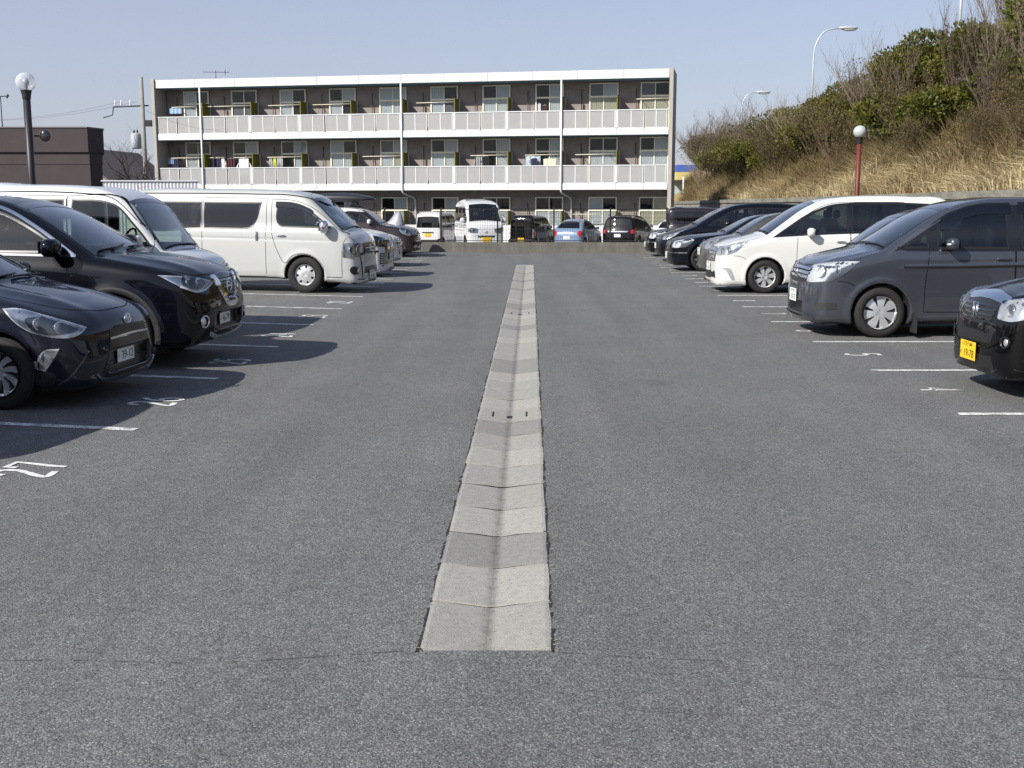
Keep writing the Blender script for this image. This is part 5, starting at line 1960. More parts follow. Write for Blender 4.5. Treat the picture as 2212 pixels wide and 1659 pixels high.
MB().lathe([(0, 4.50), (.22, 4.51), (.25, 4.56), (.25, 5.18), (.21, 5.26), (0, 5.30)], 16, (-.40, 0, 0)).build('transformer', mat('transformer_grey', (.34, .37, .40), .5), up)
for x in (-.48, -.32): MB().lathe([(.03, 3.7), (.05, 3.8), (.02, 3.9)], 8, (x, 0, 1.55)).build('bushing', DARKMETAL, up)
boxo('junction_box', (.28, -.05, 5.75), (.30, .25, .30), DARKMETAL, up)
for (z, x0, sag) in ((6.9, -1.35, .5), (6.9, -.6, .5), (3.0, -1.3, .35), (2.55, -.1, .4), (2.2, -.1, .4)):
    wpts = [(x0 - t * 14, 1 + t * 6, z - sag * 4 * t * (1 - t) - t * .3) for t in np.linspace(0, 1, 9)]
    MB().tube(wpts, .006, 4, False).build('cable', DARKMETAL, up)
for (z, s) in ((6.4, 1),):
    wpts = [(.1 + t * 2.2, t * 6.0, z - .9 * t * (1 - t) - t * .6) for t in np.linspace(0, 1, 7)]
    MB().tube(wpts, .006, 4, False).build('cable', DARKMETAL, up)

# leafless tree behind the vans
DBARK = mat('dark_bark', (.045, .032, .03), .9, 0, 0, .2, .3, 12)


def bare_tree(label, loc, h, seed, spread=1.0, bark=None, thick=.07, n=1):
    t = thing('bare_tree', label, 'tree', loc, group='leafless trees on the left')
    rr = random.Random(seed)
    mt = MB(); mc = MB()

    def br(p, d, ln, rad, lev):
        pts = [p]; q = p
        for j in range(4):
            d = (d + Vector((rr.gauss(0, .14), rr.gauss(0, .14), .05))).normalized(); q = q + d * ln / 4; pts.append(q)
        (mt if lev == 0 else mc).tube(pts, [rad * (1 - .16 * j) for j in range(5)], 6 if lev < 2 else 4, False)
        if lev < 4:
            for j in range(1, 5):
                for _ in range(2 if lev < 2 else 1):
                    if rr.random() < .8:
                        a = rr.uniform(0, 6.28)
                        s = Vector((math.cos(a) * spread, math.sin(a) * spread, rr.uniform(.1, .8)))
                        br(pts[j], (d * .6 + s * .8).normalized(), ln * rr.uniform(.45, .68), rad * .5, lev + 1)
    for k in range(n):
        br(Vector((0, 0, -.1)), Vector((rr.gauss(0, .12), rr.gauss(0, .12), 1)).normalized(), h * .42, thick, 0)
    mt.build('trunk', DBARK, t); mc.build('crown', DBARK, t)
    return t


bare_tree('dark leafless tree between the brown building and the apartment block', (-15.1, 45.5, 0), 5.6, 4, 1.05)
bare_tree('low leafless tree in front of the left end of the apartment block', (-13.6, 44.0, 0), 3.5, 9, 1.3, thick=.05)
for i, (x, h_) in enumerate(((-10.42, 2.75), (-10.03, 2.62), (-9.69, 2.8))):
    bare_tree(['leftmost bare sapling tip over the long white van roof', 'middle bare sapling tip over the long white van roof', 'rightmost bare sapling tip over the long white van roof'][i], (x, 41.9, 0), h_ * 1.05, 30 + i, .5, thick=.03)

# corrugated metal screen left of the flats
cf = thing('corrugated_screen', 'pale grey corrugated metal screen behind the long white van', 'fence', (-15.5, 43.6, 0))
SCR = mat('pale_grey_sheet', (.46, .47, .50), .6, .2)
for i in range(7):
    V = []
    for k in range(9):
        x = i * .52 + k * .065
        V += [(x, .025 * (k % 2), -.2), (x, .025 * (k % 2), 2.58)]
    ob('corrugated_sheet', pymesh('corrugated_sheet', V, [(2 * k, 2 * k + 2, 2 * k + 3, 2 * k + 1) for k in range(8)]), cf, SCR)
boxo('top_rail', (1.8, 0, 2.61), (3.7, .09, .05), SCR, cf)


def house(label, loc, rz, w, d, h, rh, wallm, roofm, wins):
    t = thing('house', label, 'house', loc, (0, 0, rz))
    V = [(-w / 2, 0, -1), (w / 2, 0, -1), (w / 2, d, -1), (-w / 2, d, -1), (-w / 2, 0, h), (w / 2, 0, h), (w / 2, d, h), (-w / 2, d, h), (0, 0, h + rh), (0, d, h + rh)]
    F = [(0, 1, 5, 8, 4), (1, 2, 6, 5), (3, 7, 9, 6, 2), (0, 4, 7, 3)]
    ob('wall', pymesh('wall', V, F), t, wallm)
    e = .45
    for s in (-1, 1):
        a = (s * (w / 2 + e), h - e * rh / (w / 2)); b_ = (0, h + rh)
        V = [(a[0], -e, a[1]), (b_[0], -e, b_[1]), (b_[0], d + e, b_[1]), (a[0], d + e, a[1])]
        V += [(x, y, z + .14) for x, y, z in V]
        ob('roof', pymesh('roof', V, [(3, 2, 1, 0), (4, 5, 6, 7), (0, 1, 5, 4), (2, 3, 7, 6), (0, 4, 7, 3), (1, 2, 6, 5)]), t, roofm)
    for (x, z, ww, hh) in wins:
        f = boxo('window', (x, -.03, z), (ww, .06, hh), BRAIL, t)
        boxo('pane', (0 + x, -.065, z), (ww - .12, .01, hh - .12), WPANE if False else mat('far_window_glass', (.06, .07, .09), .1), f)
    return t


RROOF = mat('grey_brown_tile_roof', (.12, .10, .095), .7, 0, 0, .3, .2, 4)
house('house with a grey-brown tiled roof right behind the brown building', (-25.2, 66, 0), R(-8), 6.0, 8, 2.6, 2.3, mat('pale_house_wall', (.30, .28, .25), .8), RROOF, [(1.0, 1.6, 1.2, 1.0), (-1.2, 1.6, 1.2, 1.0)])
house('beige house with a brown gable beside the utility pole', (-28.4, 84, 0), R(6), 6.4, 8, 3.0, 1.6, mat('beige_house_wall', (.36, .31, .23), .8), mat('brown_roof', (.16, .085, .055), .7), [(-1.6, 2.0, 1.2, 1.1), (1.2, 2.0, 1.2, 1.1)])
house('pink-brown house half hidden by the utility pole', (-27.0, 95, 0), R(-12), 6.0, 8, 3.4, 1.4, mat('pink_brown_wall', (.27, .18, .14), .8), mat('dark_roof', (.10, .08, .075), .7), [(-1.2, 2.4, 1.1, 1.0), (1.4, 2.4, 1.1, 1.0)])

# shop with blue and yellow bands beyond the right end of the flats
sh = thing('far_shop', 'far shop with a blue and yellow band beyond the end of the flats', 'building', (15.4, 112, -.5))
boxo('wall', (4.5, 4, 2.3), (9, 8, 4.6), mat('pale_green_glass_wall', (.42, .50, .48), .3), sh)
boxo('yellow_band', (4.5, -.03, 4.98), (9.02, 8.1, .72), mat('yellow_band', (.55, .47, .18), .5), sh)
boxo('blue_band', (4.5, -.03, 5.68), (9.04, 8.1, .64), mat('blue_band', (.06, .12, .38), .5), sh)
for i in range(4): boxo('mullion', (i * 1.1 + .3, -.04, 2.2), (.08, .06, 4.2), BRAIL, sh)
boxo('white_sill', (2, -.25, 2.2), (4.2, .4, .3), BRAIL, sh)
sg = thing('roadside_sign', 'cream sign board at the end of the apartment block', 'sign', (13.9, 96, -.5))
boxo('board', (0, 0, 1.9), (1.2, .12, 2.6), mat('cream_board', (.62, .46, .24), .6), sg, .3)
MB().tube([(.4, .1, 0), (.4, .1, 4.6)], .07, 8).build('post', BRAIL, sg)
# ------------------------------------------------------------------ the cars
def FX(W, zb, H, rw, low=.2, waist=.68, sh=.05):
    h = W / 2
    return [(0, low - .08), (h - .20, low - .07), (h - .07, low + .02), (h - .018, .42), (h, waist), (h - .008, zb - .14), (h - sh, zb - .015), (h - sh - .035, zb + .05),
            (.5 * (h - sh - .035 + rw) + .02, .5 * (zb + H) - .02), (rw, H - .12), (rw - .10, H + .02), (0, H + .12)]


def PX(W, L, c=1.0, rc=1.0):
    h = W / 2
    return [(0, 0), (0, h * .42), (.035 * c, h * .66), (.14 * c, h * .85), (.42 * c, h * .965), (.95 * c, h), (L - .9, h), (L - .32 * rc, h * .96), (L - .08 * rc, h * .80), (L, h * .5), (L, 0)]


GL = 0.012     # cross-fall of the left half of the lot


def zleft(x): return max(0., (-x - .3)) * GL


PITCH = math.atan(GL)
NAVY = paint('black_blue_paint', (.0022, .0026, .0055), 0, .3, .7)
XBLACK = paint('black_paint', (.0025, .0025, .0030), 0, .3, .7)
GREYMET = paint('dark_grey_metallic', (.0075, .009, .017), 0, .3, .85)
STEELGREY = paint('steel_grey_metallic', (.060, .066, .082), .55, .33)
WHITE = paint('white_paint', (.60, .605, .615), 0, .35)
PEARL = paint('pearl_white_paint', (.43, .435, .42), 0, .35)
IVORY = paint('ivory_pearl_paint', (.60, .595, .57), 0, .35)
OLIVE = paint('olive_grey_metallic', (.11, .105, .085), .6, .33)
MAROON = paint('brown_red_metallic', (.020, .008, .008), .3, .33)
BLUE = paint('light_blue_metallic', (.19, .27, .40), .35, .33)
PLUM = paint('dark_plum_paint', (.016, .012, .020), .1, .3)


def windscreen(yb, zb, yt, zt, dip=.05, name='windscreen', v='front', m=None, frit=.045):
    return dict(name=name, v=v, mat=m or G_SCREEN, frit=frit, fmat=GLOSSBLACK,
                pts=[(-yb, zb), (-yb, zb), (-yb * .5, zb + dip * .75), (0, zb + dip), (yb * .5, zb + dip * .75), (yb, zb), (yb, zb), (yt, zt), (yt, zt), (yt * .5, zt + .03), (0, zt + .04), (-yt * .5, zt + .03), (-yt, zt), (-yt, zt)])


def wiper(root, car, pts, z0, m=BLACK):
    """windscreen wiper through front-view points"""
    A = np.array(pts, float)
    P, ok = car.shoot(A[:, 0], A[:, 1], 'front')
    Q = car.loc(P + car.nrm(P) * .018)
    MB().tube([tuple(q) for q in Q], .009, 6).build('wiper', m, root)


def dup_lathe_ring(root, car, y, z, r, m, t=.008, name='fog_ring', v='front', both=True, off=.006):
    P, ok = car.shoot(np.array([y]), np.array([z]), v)
    n = car.nrm(P)[0]
    for sd in ((1, -1) if both else (1,)):
        q = car.loc(P + n * off, sd)[0]
        nn = Vector((-n[0], n[1] * sd, n[2])).normalized()
        a = nn.orthogonal().normalized(); b = nn.cross(a)
        pts = [Vector(q) + (a * math.cos(w) + b * math.sin(w)) * r for w in np.linspace(0, 2 * math.pi, 21)]
        o = MB().tube(pts, t, 6, False).build(name, m, root)
        mb = MB(); add_blob(mb, (0, 0, 0), (r * 1.1, r * 1.8, r * 1.8), (2, 2), (12, 8))
        mb.build('fog_lens', LAMP, o, Vector(q) - nn * r * .45)


def emblem(root, car, z, kind, s=.06, y=0., rear=False):
    P, ok = car.shoot(np.array([y]), np.array([z]), 'rear' if rear else 'front')
    x = car.L / 2 - P[0, 0]
    sg = -1 if rear else 1
    mb = MB()
    E = lambda a, b, oy=0, oz=0: [(0, oy + a * math.cos(w), oz + b * math.sin(w)) for w in np.linspace(0, 2 * math.pi, 25)]
    t = s * .11
    if kind == 'ovals':
        mb.tube(E(s, s * .68), t, 6, False); mb.tube(E(s * .33, s * .60), t * .8, 6, False); mb.tube(E(s * .72, s * .30, 0, s * .30), t * .8, 6, False)
    elif kind == 'ring_bar':
        mb.tube(E(s, s * .9), t * 1.2, 6, False); mb.box((0, 0, 0), (.012, s * 2.3, s * .34))
    elif kind == 'h':
        q = [(0, -s * .8, s), (0, s * .8, s), (0, s * .62, -s), (0, -s * .62, -s), (0, -s * .8, s)]
        mb.tube(q, t, 6, False)
        mb.tube([(0, -s * .45, s * .75), (0, -s * .32, 0), (0, -s * .40, -s * .75)], t * 1.3, 6); mb.tube([(0, s * .45, s * .75), (0, s * .32, 0), (0, s * .40, -s * .75)], t * 1.3, 6)
        mb.tube([(0, -s * .3, 0), (0, s * .3, 0)], t * 1.3, 6)
    elif kind == 'd':
        mb.tube(E(s, s * .8), t, 6, False); mb.tube([(0, -s * .4, -s * .5), (0, -s * .4, s * .5), (0, s * .35, s * .3), (0, s * .35, -s * .3), (0, -s * .4, -s * .5)], t, 6)
    return mb.build('emblem', CHROME, root, (x + sg * .014, y, z))


# ---- black crossover, second in the left row -------------------------------------------------
def crossover():
    L, W = 4.64, 1.82
    S = [(.30, .25), (.10, .27), (.03, .38), (0, .52), (.012, .68), (.06, .82), (.11, .925), (.22, .985), (.48, 1.055), (.80, 1.105), (1.10, 1.145), (1.10, 1.145), (1.45, 1.345), (1.80, 1.53), (2.15, 1.655), (2.65, 1.715), (3.2, 1.72), (3.8, 1.65), (4.25, 1.55),
         (4.33, 1.50), (4.47, 1.15), (4.58, .95), (4.64, .65), (4.58, .35), (4.40, .25), (4.40, .25)]
    c = Car(L, W, S, FX(W, 1.06, 1.72, .60, .24, .74, .06), PX(W, L, 1.15), .93, 3.635, .355, .41, bowf=.17, crown=.06, rise=.035, um=1.6, flare=.022, h=.026,
            creases=[(.90, .03, .006, .05, .9, 4.3), (.52, .05, -.008, .05, 1.5, 3.2)],
            cuts=[((.02, 0, .455), (.10, .42, .085), .03)], bumps=[((.6, .45, 1.06), (.6, .10, .2), .014)])
    spec = dict(
        glass=[windscreen(.70, 1.125, .56, 1.60, .055),
               dict(name='side_window', v='side', door=0, mat=G_CLEAR, frit=.02, pts=[(1.42, 1.145), (1.42, 1.145), (1.80, 1.385), (2.16, 1.545), (2.62, 1.60), (2.62, 1.60), (2.66, 1.14), (2.66, 1.14)]),
               dict(name='side_window', v='side', door=1, mat=G_DARK, frit=.02, pts=[(2.76, 1.14), (2.76, 1.14), (2.72, 1.605), (2.72, 1.605), (3.15, 1.60), (3.48, 1.56), (3.48, 1.56), (3.62, 1.18), (3.62, 1.18)])],
        doors=[dict(id=0, pts=[(1.40, 1.05), (1.40, 1.05), (1.36, .75), (1.42, .40), (1.42, .40), (2.70, .40), (2.70, .40), (2.70, 1.63), (2.70, 1.63), (2.20, 1.58), (1.76, 1.39), (1.38, 1.15)], handles=[(2.52, .97, NAVY, False)]),
               dict(id=1, pts=[(2.71, .40), (2.71, .40), (3.35, .40), (3.35, .40), (3.62, .85), (3.68, 1.15), (3.50, 1.58), (3.50, 1.58), (3.1, 1.63), (2.71, 1.63), (2.71, 1.63)], handles=[(3.55, 1.0, NAVY, False)])],
        bonnet=[(.13, 0), (.13, .30), (.20, .60), (.45, .745), (.9, .77), (1.10, .74), (1.10, .74), (1.08, .4), (1.07, 0)], bonnet_z=.9,
        bumper=[(-.1, .15), (-.1, .15), (-.1, .80), (-.1, .80), (.40, .80), (.55, .68), (.56, .30), (.56, .15), (.56, .15)],
        gaps=[('top', [(.14, .30), (.22, .60), (.46, .745), (.9, .775), (1.12, .745)], .009), ('side', [(.40, .80), (.48, .75), (.545, .69)], .009), ('side', [(.30, .93), (.62, 1.0), (1.30, 1.10)], .006)],
        dlo=[(1.36, 1.12), (1.36, 1.12), (1.78, 1.40), (2.16, 1.57), (2.62, 1.63), (3.15, 1.625), (3.5, 1.575), (3.5, 1.575), (3.68, 1.15), (3.68, 1.15), (2.6, 1.115)])
    root, body, doors = build_car('parked_car', 'black crossover with a chrome V grille, second car in the left row', 'car', c, (-2.95, 11.98), R(-4), NAVY, spec, PITCH, zleft(-5.2))
    # V shaped chrome grille and mesh
    gout = curve([(-.40, .905), (-.40, .905), (0, .945), (.40, .905), (.40, .905), (.25, .70), (.16, .615), (0, .60), (-.16, .615), (-.25, .70)], 6)
    gr = c.put('grille', c.patch(gout, 'front', off=.004, step=.06), GLOSSBLACK, root)
    vo = curve([(-.36, .915), (-.36, .915), (-.27, .915), (-.27, .915), (-.17, .735), (-.08, .675), (0, .668), (.08, .675), (.17, .735), (.27, .915), (.27, .915), (.36, .915), (.36, .915), (.235, .70), (.13, .605), (0, .59), (-.13, .605), (-.235, .70)], 6)
    c.put('chrome_surround', c.patch(vo, 'front', off=.02, step=.06, skirt=.02), CHROME, gr)
    b = grille_bars(c, gout, 'front', [.70, .735, .77, .805, .84, .875], .008, .009)
    if b: c.put('grille_bar', b, PLASTIC, gr)
    emblem(gr, c, .80, 'ring_bar', .075)
    # swept headlights
    lamp(root, c, [(.385, .868), (.385, .868), (.56, .795), (.70, .785), (.86, .85), (.97, .945), (.97, .945), (.75, .93), (.52, .90)], 32, [(.62, .855, .042, LAMPWHITE), (.75, .872, .034, LAMPWHITE)], name='headlight', bez=[(.50, .862), (.60, .81), (.72, .81), (.82, .86), (.80, .915), (.62, .905)])
    d = c.ribbon([(.40, .850), (.56, .788), (.70, .778), (.84, .835)], 32, .018, .02)
    c.both('daytime_light', d, LAMPWHITE, root)
    # lower cladding, fog lamps, skid strip
    c.put('lower_grille', c.patch(curve([(-.42, .54), (-.42, .54), (.42, .54), (.42, .54), (.34, .36), (.34, .36), (-.34, .36), (-.34, .36)], 4), 'front', off=.003, step=.06), BLACK, root)
    dup_lathe_ring(root, c, .645, .475, .058, CHROME, .009)
    c.put('skid_strip', c.patch(curve([(-.52, .345), (-.3, .305), (0, .295), (.3, .305), (.52, .345), (.52, .345), (.50, .315), (.3, .270), (0, .262), (-.3, .270), (-.50, .315), (-.50, .315)], 5), 'front', off=.012, step=.06), SILVER, root)
    for uw in (c.uf, c.ur):
        a = np.linspace(R(-12), R(192), 26)
        o = [(uw + (c.ra + .055) * math.cos(w), c.zw + (c.ra + .055) * math.sin(w)) for w in a] + [(uw + (c.ra + .004) * math.cos(w), c.zw + (c.ra + .004) * math.sin(w)) for w in a[::-1]]
        c.both('arch_moulding', c.patch(o, 'side', off=.006, step=.2), PLASTIC, root)
    c.both('sill_moulding', c.patch([(1.36, .25), (3.20, .25), (3.20, .36), (1.36, .36)], 'side', off=.006, step=.1), PLASTIC, root)
    c.both('chrome_trim', c.ribbon([(1.34, 1.125), (1.77, 1.405), (2.15, 1.58), (2.65, 1.64), (3.2, 1.63), (3.52, 1.585)], 'side', .026, .010, 6), CHROME, root)
    c.both('chrome_trim', c.ribbon([(1.32, 1.118), (2.0, 1.122), (3.68, 1.155)], 'side', .024, .010, 6), CHROME, root)
    plate(root, c, .485, '46-79', '\u516b\u738b\u5b50 301', '\u3055', dz=0)
    mirror(root, c, 1.50, 1.20, NAVY, (.16, .27, .18), .15)
    wheels(root, c, 'spoke5', .235, w=.215)
    seats(root, c, 2.05, .72, 3.0)
    wiper(root, c, [(-.60, 1.15), (-.25, 1.175), (.05, 1.20)], 0)
    wiper(root, c, [(.02, 1.17), (.35, 1.175), (.62, 1.165)], 0)
    return root


# ---- dark grey hatchback, nearest on the left --------------------------------------------------
def hatchback():
    L, W = 4.03, 1.695
    S = [(.25, .19), (.06, .20), (.01, .30), (0, .42), (.025, .55), (.06, .66), (.13, .735), (.40, .845), (.75, .925), (1.02, .975), (1.02, .975), (1.45, 1.19), (1.85, 1.355), (2.2, 1.43), (2.6, 1.45), (3.1, 1.40), (3.6, 1.26),
         (3.82, 1.12), (3.94, .9), (4.03, .7), (4.02, .4), (3.9, .22), (3.9, .22)]
    c = Car(L, W, S, FX(W, .95, 1.45, .53, .19, .60, .07), PX(W, L, 1.25), .80, 3.35, .296, .345, bowf=.20, crown=.06, rise=.05, um=1.5, flare=.016, h=.022,
            creases=[(.74, .04, .006, .05, .9, 3.7)], cuts=[((.02, 0, .36), (.09, .40, .09), .03)], bumps=[((.55, .42, .86), (.6, .09, .2), .012)])
    spec = dict(
        glass=[windscreen(.66, .965, .50, 1.345, .05),
               dict(name='side_window', v='side', door=0, mat=G_CLEAR, frit=.02, pts=[(1.55, 1.0), (1.55, 1.0), (1.9, 1.20), (2.25, 1.315), (2.25, 1.315), (2.30, 1.0), (2.30, 1.0)]),
               dict(name='side_window', v='side', door=1, mat=G_DARK, frit=.02, pts=[(2.38, 1.0), (2.38, 1.0), (2.34, 1.325), (2.34, 1.325), (2.8, 1.31), (3.15, 1.22), (3.15, 1.22), (3.2, 1.05), (3.2, 1.05)])],
        doors=[dict(id=0, pts=[(1.20, .88), (1.20, .88), (1.18, .55), (1.22, .32), (1.22, .32), (2.33, .32), (2.33, .32), (2.33, 1.35), (2.33, 1.35), (1.9, 1.24), (1.45, 1.0)], handles=[(2.16, .84, GREYMET, False)]),
               dict(id=1, pts=[(2.34, .32), (2.34, .32), (3.0, .32), (3.0, .32), (3.22, .75), (3.22, 1.05), (3.22, 1.05), (2.8, 1.345), (2.34, 1.355), (2.34, 1.355)], handles=[])],
        bonnet=[(.17, 0), (.19, .25), (.30, .50), (.60, .62), (1.0, .64), (1.0, .64), (1.0, 0)], bonnet_z=.68,
        bumper=[(-.1, .1), (-.1, .1), (-.1, .70), (-.1, .70), (.20, .70), (.48, .60), (.47, .3), (.47, .1), (.47, .1)],
        gaps=[('top', [(.17, 0), (.19, .25), (.30, .50), (.62, .63), (1.0, .66)], .008), ('side', [(.56, .70), (.50, .62), (.46, .54)], .008)])
    root, body, doors = build_car('parked_car', 'dark grey hatchback with the white 39-12 plate, nearest car on the left', 'car', c, (-3.22, 9.62), R(-5), GREYMET, spec, PITCH, zleft(-5.0))
    lamp(root, c, [(.515, .660), (.515, .660), (.60, .607), (.80, .595), (.94, .645), (1.03, .73), (1.075, .815), (1.075, .815), (.99, .82), (.84, .775), (.68, .72)], 45, [(.735, .668, .042, LAMPWHITE), (.865, .70, .042, LAMPWHITE)], name='headlight', bez=[(.60, .645), (.70, .618), (.82, .615), (.92, .66), (.95, .735), (.86, .752), (.72, .705)])
    # upper slot, big lower grille, fog housings
    c.put('upper_grille', c.patch(curve([(-.34, .615), (-.34, .615), (0, .638), (.34, .615), (.34, .615), (.36, .555), (.36, .555), (0, .568), (-.36, .555), (-.36, .555)], 5), 'front', off=.004, step=.06), BLACK, root)
    go = curve([(-.36, .535), (-.36, .535), (.36, .535), (.36, .535), (.50, .26), (.50, .26), (.3, .225), (-.3, .225), (-.50, .26), (-.50, .26)], 4)
    g = c.put('lower_grille', c.patch(go, 'front', off=.004, step=.06), BLACK, root)
    bb = grille_bars(c, go, 'front', [.25, .28, .31, .34], .009, .012)
    if bb: c.put('grille_bar', bb, PLASTIC, g)
    c.put('grille_lip', c.patch(curve([(-.60, .29), (-.48, .215), (-.2, .195), (.2, .195), (.48, .215), (.60, .29), (.60, .29), (.48, .245), (.2, .228), (-.2, .228), (-.48, .245), (-.60, .29)], 5), 'front', off=.016, step=.06), STEELGREY, root)
    c.put('grille_chrome', c.ribbon([(-.37, .545), (0, .558), (.37, .545)], 'front', .016, .012), SILVER, root)
    lamp(root, c, [(.765, .505), (.765, .505), (.86, .49), (.905, .42), (.91, .345), (.91, .345), (.86, .325), (.86, .325), (.81, .41)], 42, [(.86, .43, .03, LAMPGREY)], name='fog_lamp')
    c.both('fog_recess', c.patch(curve([(.80, .30), (.86, .325), (.94, .30), (.96, .24), (.88, .20), (.80, .23)], 5), 42, off=.004), BLACK, root)
    c.both('bumper_crease', c.ribbon([(.60, .45), (.67, .36), (.75, .26), (.80, .22)], 36, .014, .006), STEELGREY, root)
    emblem(root, c, .675, 'ovals', .062)
    plate(root, c, .40, '39-12', '\u516b\u738b\u5b50 501', '\u305f')
    mirror(root, c, 1.45, 1.02, GREYMET, (.14, .21, .14), .11)
    wheels(root, c, 'fan', .188, w=.19)
    seats(root, c, 1.75, .58, 2.6, m=SEATGREY)
    wiper(root, c, [(-.62, .985), (-.2, 1.01), (.12, 1.02)], 0)
    wiper(root, c, [(.0, 1.0), (.35, 1.0), (.60, .985)], 0)
    MB().tube([(L / 2 - 3.1, 0, 1.38), (L / 2 - 3.35, 0, 1.62)], [.006, .003], 6).build('aerial', BLACK, root)
    return root


# ---- high-roof white kei wagon ------------------------------------------------------------------
def keivan(name, label, cat, nose, yaw, pm, pitch, zg, num, region, H=1.90, step=True, yellow=True, wheel='steel', rear=False, facing='front', detail=True, style=0):
    L, W = 3.395, 1.475
    if style == 0:       # short bonnet
        S = [(.22, .19), (.05, .20), (.01, .30), (0, .45), (.015, .62), (.05, .80), (.12, .95), (.28, 1.03), (.46, 1.085), (.46, 1.085), (.67, 1.37), (.86, 1.62), (.97, 1.70), (1.25, H - .05), (1.65, H - .01), (2.3, H), (3.1, H - .02), (3.28, H - .09), (3.34, 1.5), (3.38, .9), (3.395, .45), (3.30, .22), (3.30, .22)]
    else:                # flat nosed
        S = [(.20, .19), (.04, .20), (.0, .30), (0, .5), (.02, .75), (.06, .95), (.15, 1.06), (.28, 1.12), (.28, 1.12), (.50, 1.42), (.72, 1.68), (.88, 1.79), (1.2, H - .05), (1.8, H), (3.0, H - .01), (3.26, H - .10), (3.34, 1.4), (3.38, .9), (3.395, .45), (3.30, .22), (3.30, .22)]
    uf = .72 if style == 0 else .62
    c = Car(L, W, S, FX(W, 1.06, H, .60, .19, .66, .03), PX(W, L, .8, .7), uf, uf + 2.40, .285, .335, bowf=.12, bowr=.06, crown=.05, flare=.006, h=.024 if detail else .034,
            creases=[(.80, .0, .006, .035, .5, 3.3)])
    wt = 1.66 if style == 0 else 1.74
    wbz = 1.075 if style == 0 else 1.115
    u0 = .62 if style == 0 else .50
    spec = dict(
        glass=[windscreen(.60, wbz, .53, wt, .04),
               dict(name='side_window', v='side', door=0, mat=G_CLEAR, frit=.022, pts=[(u0, 1.12), (u0, 1.12), (u0 + .22, 1.40), (u0 + .44, 1.62), (u0 + .56, 1.66), (u0 + 1.0, 1.68), (u0 + 1.0, 1.68), (u0 + 1.02, 1.10), (u0 + 1.02, 1.10)]),
               dict(name='side_window', v='side', door=1, mat=G_DARK, frit=.022, pts=[(u0 + 1.12, 1.10), (u0 + 1.12, 1.10), (u0 + 1.10, 1.68), (u0 + 1.10, 1.68), (u0 + 1.80, 1.68), (u0 + 1.80, 1.68), (u0 + 1.82, 1.10), (u0 + 1.82, 1.10)]),
               dict(name='side_window', v='side', mat=G_DARK, frit=.022, pts=[(u0 + 1.90, 1.10), (u0 + 1.90, 1.10), (u0 + 1.90, 1.68), (u0 + 1.90, 1.68), (3.16, 1.66), (3.16, 1.66), (3.22, 1.12), (3.22, 1.12)]),
               windscreen(.60, 1.10, .55, 1.62, 0, 'rear_window', 'rear', G_DARK, .035)],
        doors=[dict(id=0, pts=[(u0 + .02, 1.02), (u0 + .02, 1.02), (u0 + .36, .62), (u0 + .40, .32), (u0 + .40, .32), (u0 + 1.06, .32), (u0 + 1.06, .32), (u0 + 1.06, 1.72), (u0 + 1.06, 1.72), (u0 + .5, 1.70), (u0 + .2, 1.45), (u0 - .02, 1.14)], handles=[(u0 + .92, .95, pm, False)]),
               dict(id=1, pts=[(u0 + 1.07, .32), (u0 + 1.07, .32), (u0 + 1.86, .32), (u0 + 1.86, .32), (u0 + 1.86, 1.72), (u0 + 1.86, 1.72), (u0 + 1.07, 1.72), (u0 + 1.07, 1.72)], handles=[(u0 + 1.20, .95, pm, False)])],
        bumper=[(-.1, .1), (-.1, .1), (-.1, .58), (-.1, .58), (.38, .58), (.38, .1), (.38, .1)],
        gaps=[('front', [(-.62, .60), (0, .62), (.62, .60)], .008)])
    root, body, doors = build_car(name, label, cat, c, nose, yaw, pm, spec, pitch, zg, rear=rear)
    if style == 0:
        c.both('roof_gutter', c.ribbon([(u0 + .1, 1.36), (u0 + .42, 1.71), (u0 + .8, 1.745), (3.2, 1.745)], 'side', .012, .004), SEAM, body)
    if style == 0:
        lamp(root, c, [(.36, .86), (.36, .86), (.60, .86), (.80, 1.0), (.80, 1.0), (.76, .74), (.76, .74), (.55, .70), (.38, .74)], 25, [(.58, .80, .06, LAMPGREY)])
        c.put('grille', c.patch(curve([(-.28, .80), (-.28, .80), (.28, .80), (.28, .80), (.26, .72), (.26, .72), (-.26, .72), (-.26, .72)], 3), 'front', off=.003), BLACK, root)
    else:
        lamp(root, c, [(.30, .86), (.30, .86), (.50, .90), (.69, .91), (.69, .91), (.69, .74), (.69, .74), (.52, .70), (.34, .72)], 12, [(.46, .80, .06, LAMPGREY), (.62, .81, .035, AMBER)])
        gg_ = curve([(-.33, .60), (-.33, .60), (.33, .60), (.33, .60), (.31, .53), (.31, .53), (-.31, .53), (-.31, .53)], 3)
        c.put('grille', c.patch(gg_, 'front', off=.003), BLACK, root)
        c.put('grille_bar', c.ribbon([(-.30, .567), (.30, .567)], 'front', .014, .014), CHROME, root)
        c.put('lower_grille', c.patch(curve([(-.33, .34), (-.33, .34), (.33, .34), (.33, .34), (.33, .27), (.33, .27), (-.33, .27), (-.33, .27)], 3), 'front', off=.003), BLACK, root)
        emblem(root, c, .74, 'd', .05)
    # tail
    c.both('tail_lamp', c.patch(curve([(.62, .95), (.62, .95), (.72, .95), (.72, .95), (.72, .60), (.72, .60), (.62, .60), (.62, .60)], 3), 'rear', off=.008), RED, root)
    c.put('tail_garnish', c.patch(curve([(-.30, .90), (-.30, .90), (.30, .90), (.30, .90), (.30, .84), (.30, .84), (-.30, .84), (-.30, .84)], 3), 'rear', off=.02, skirt=.02), PLASTIC, root)
    if num: plate(root, c, .46 if not rear else .74, num, region, '\u308a', yellow, rear)
    mirror(root, c, u0 + .12, 1.16, pm, (.10, .17, .20), .13)
    wheels(root, c, wheel, .175, w=.155)
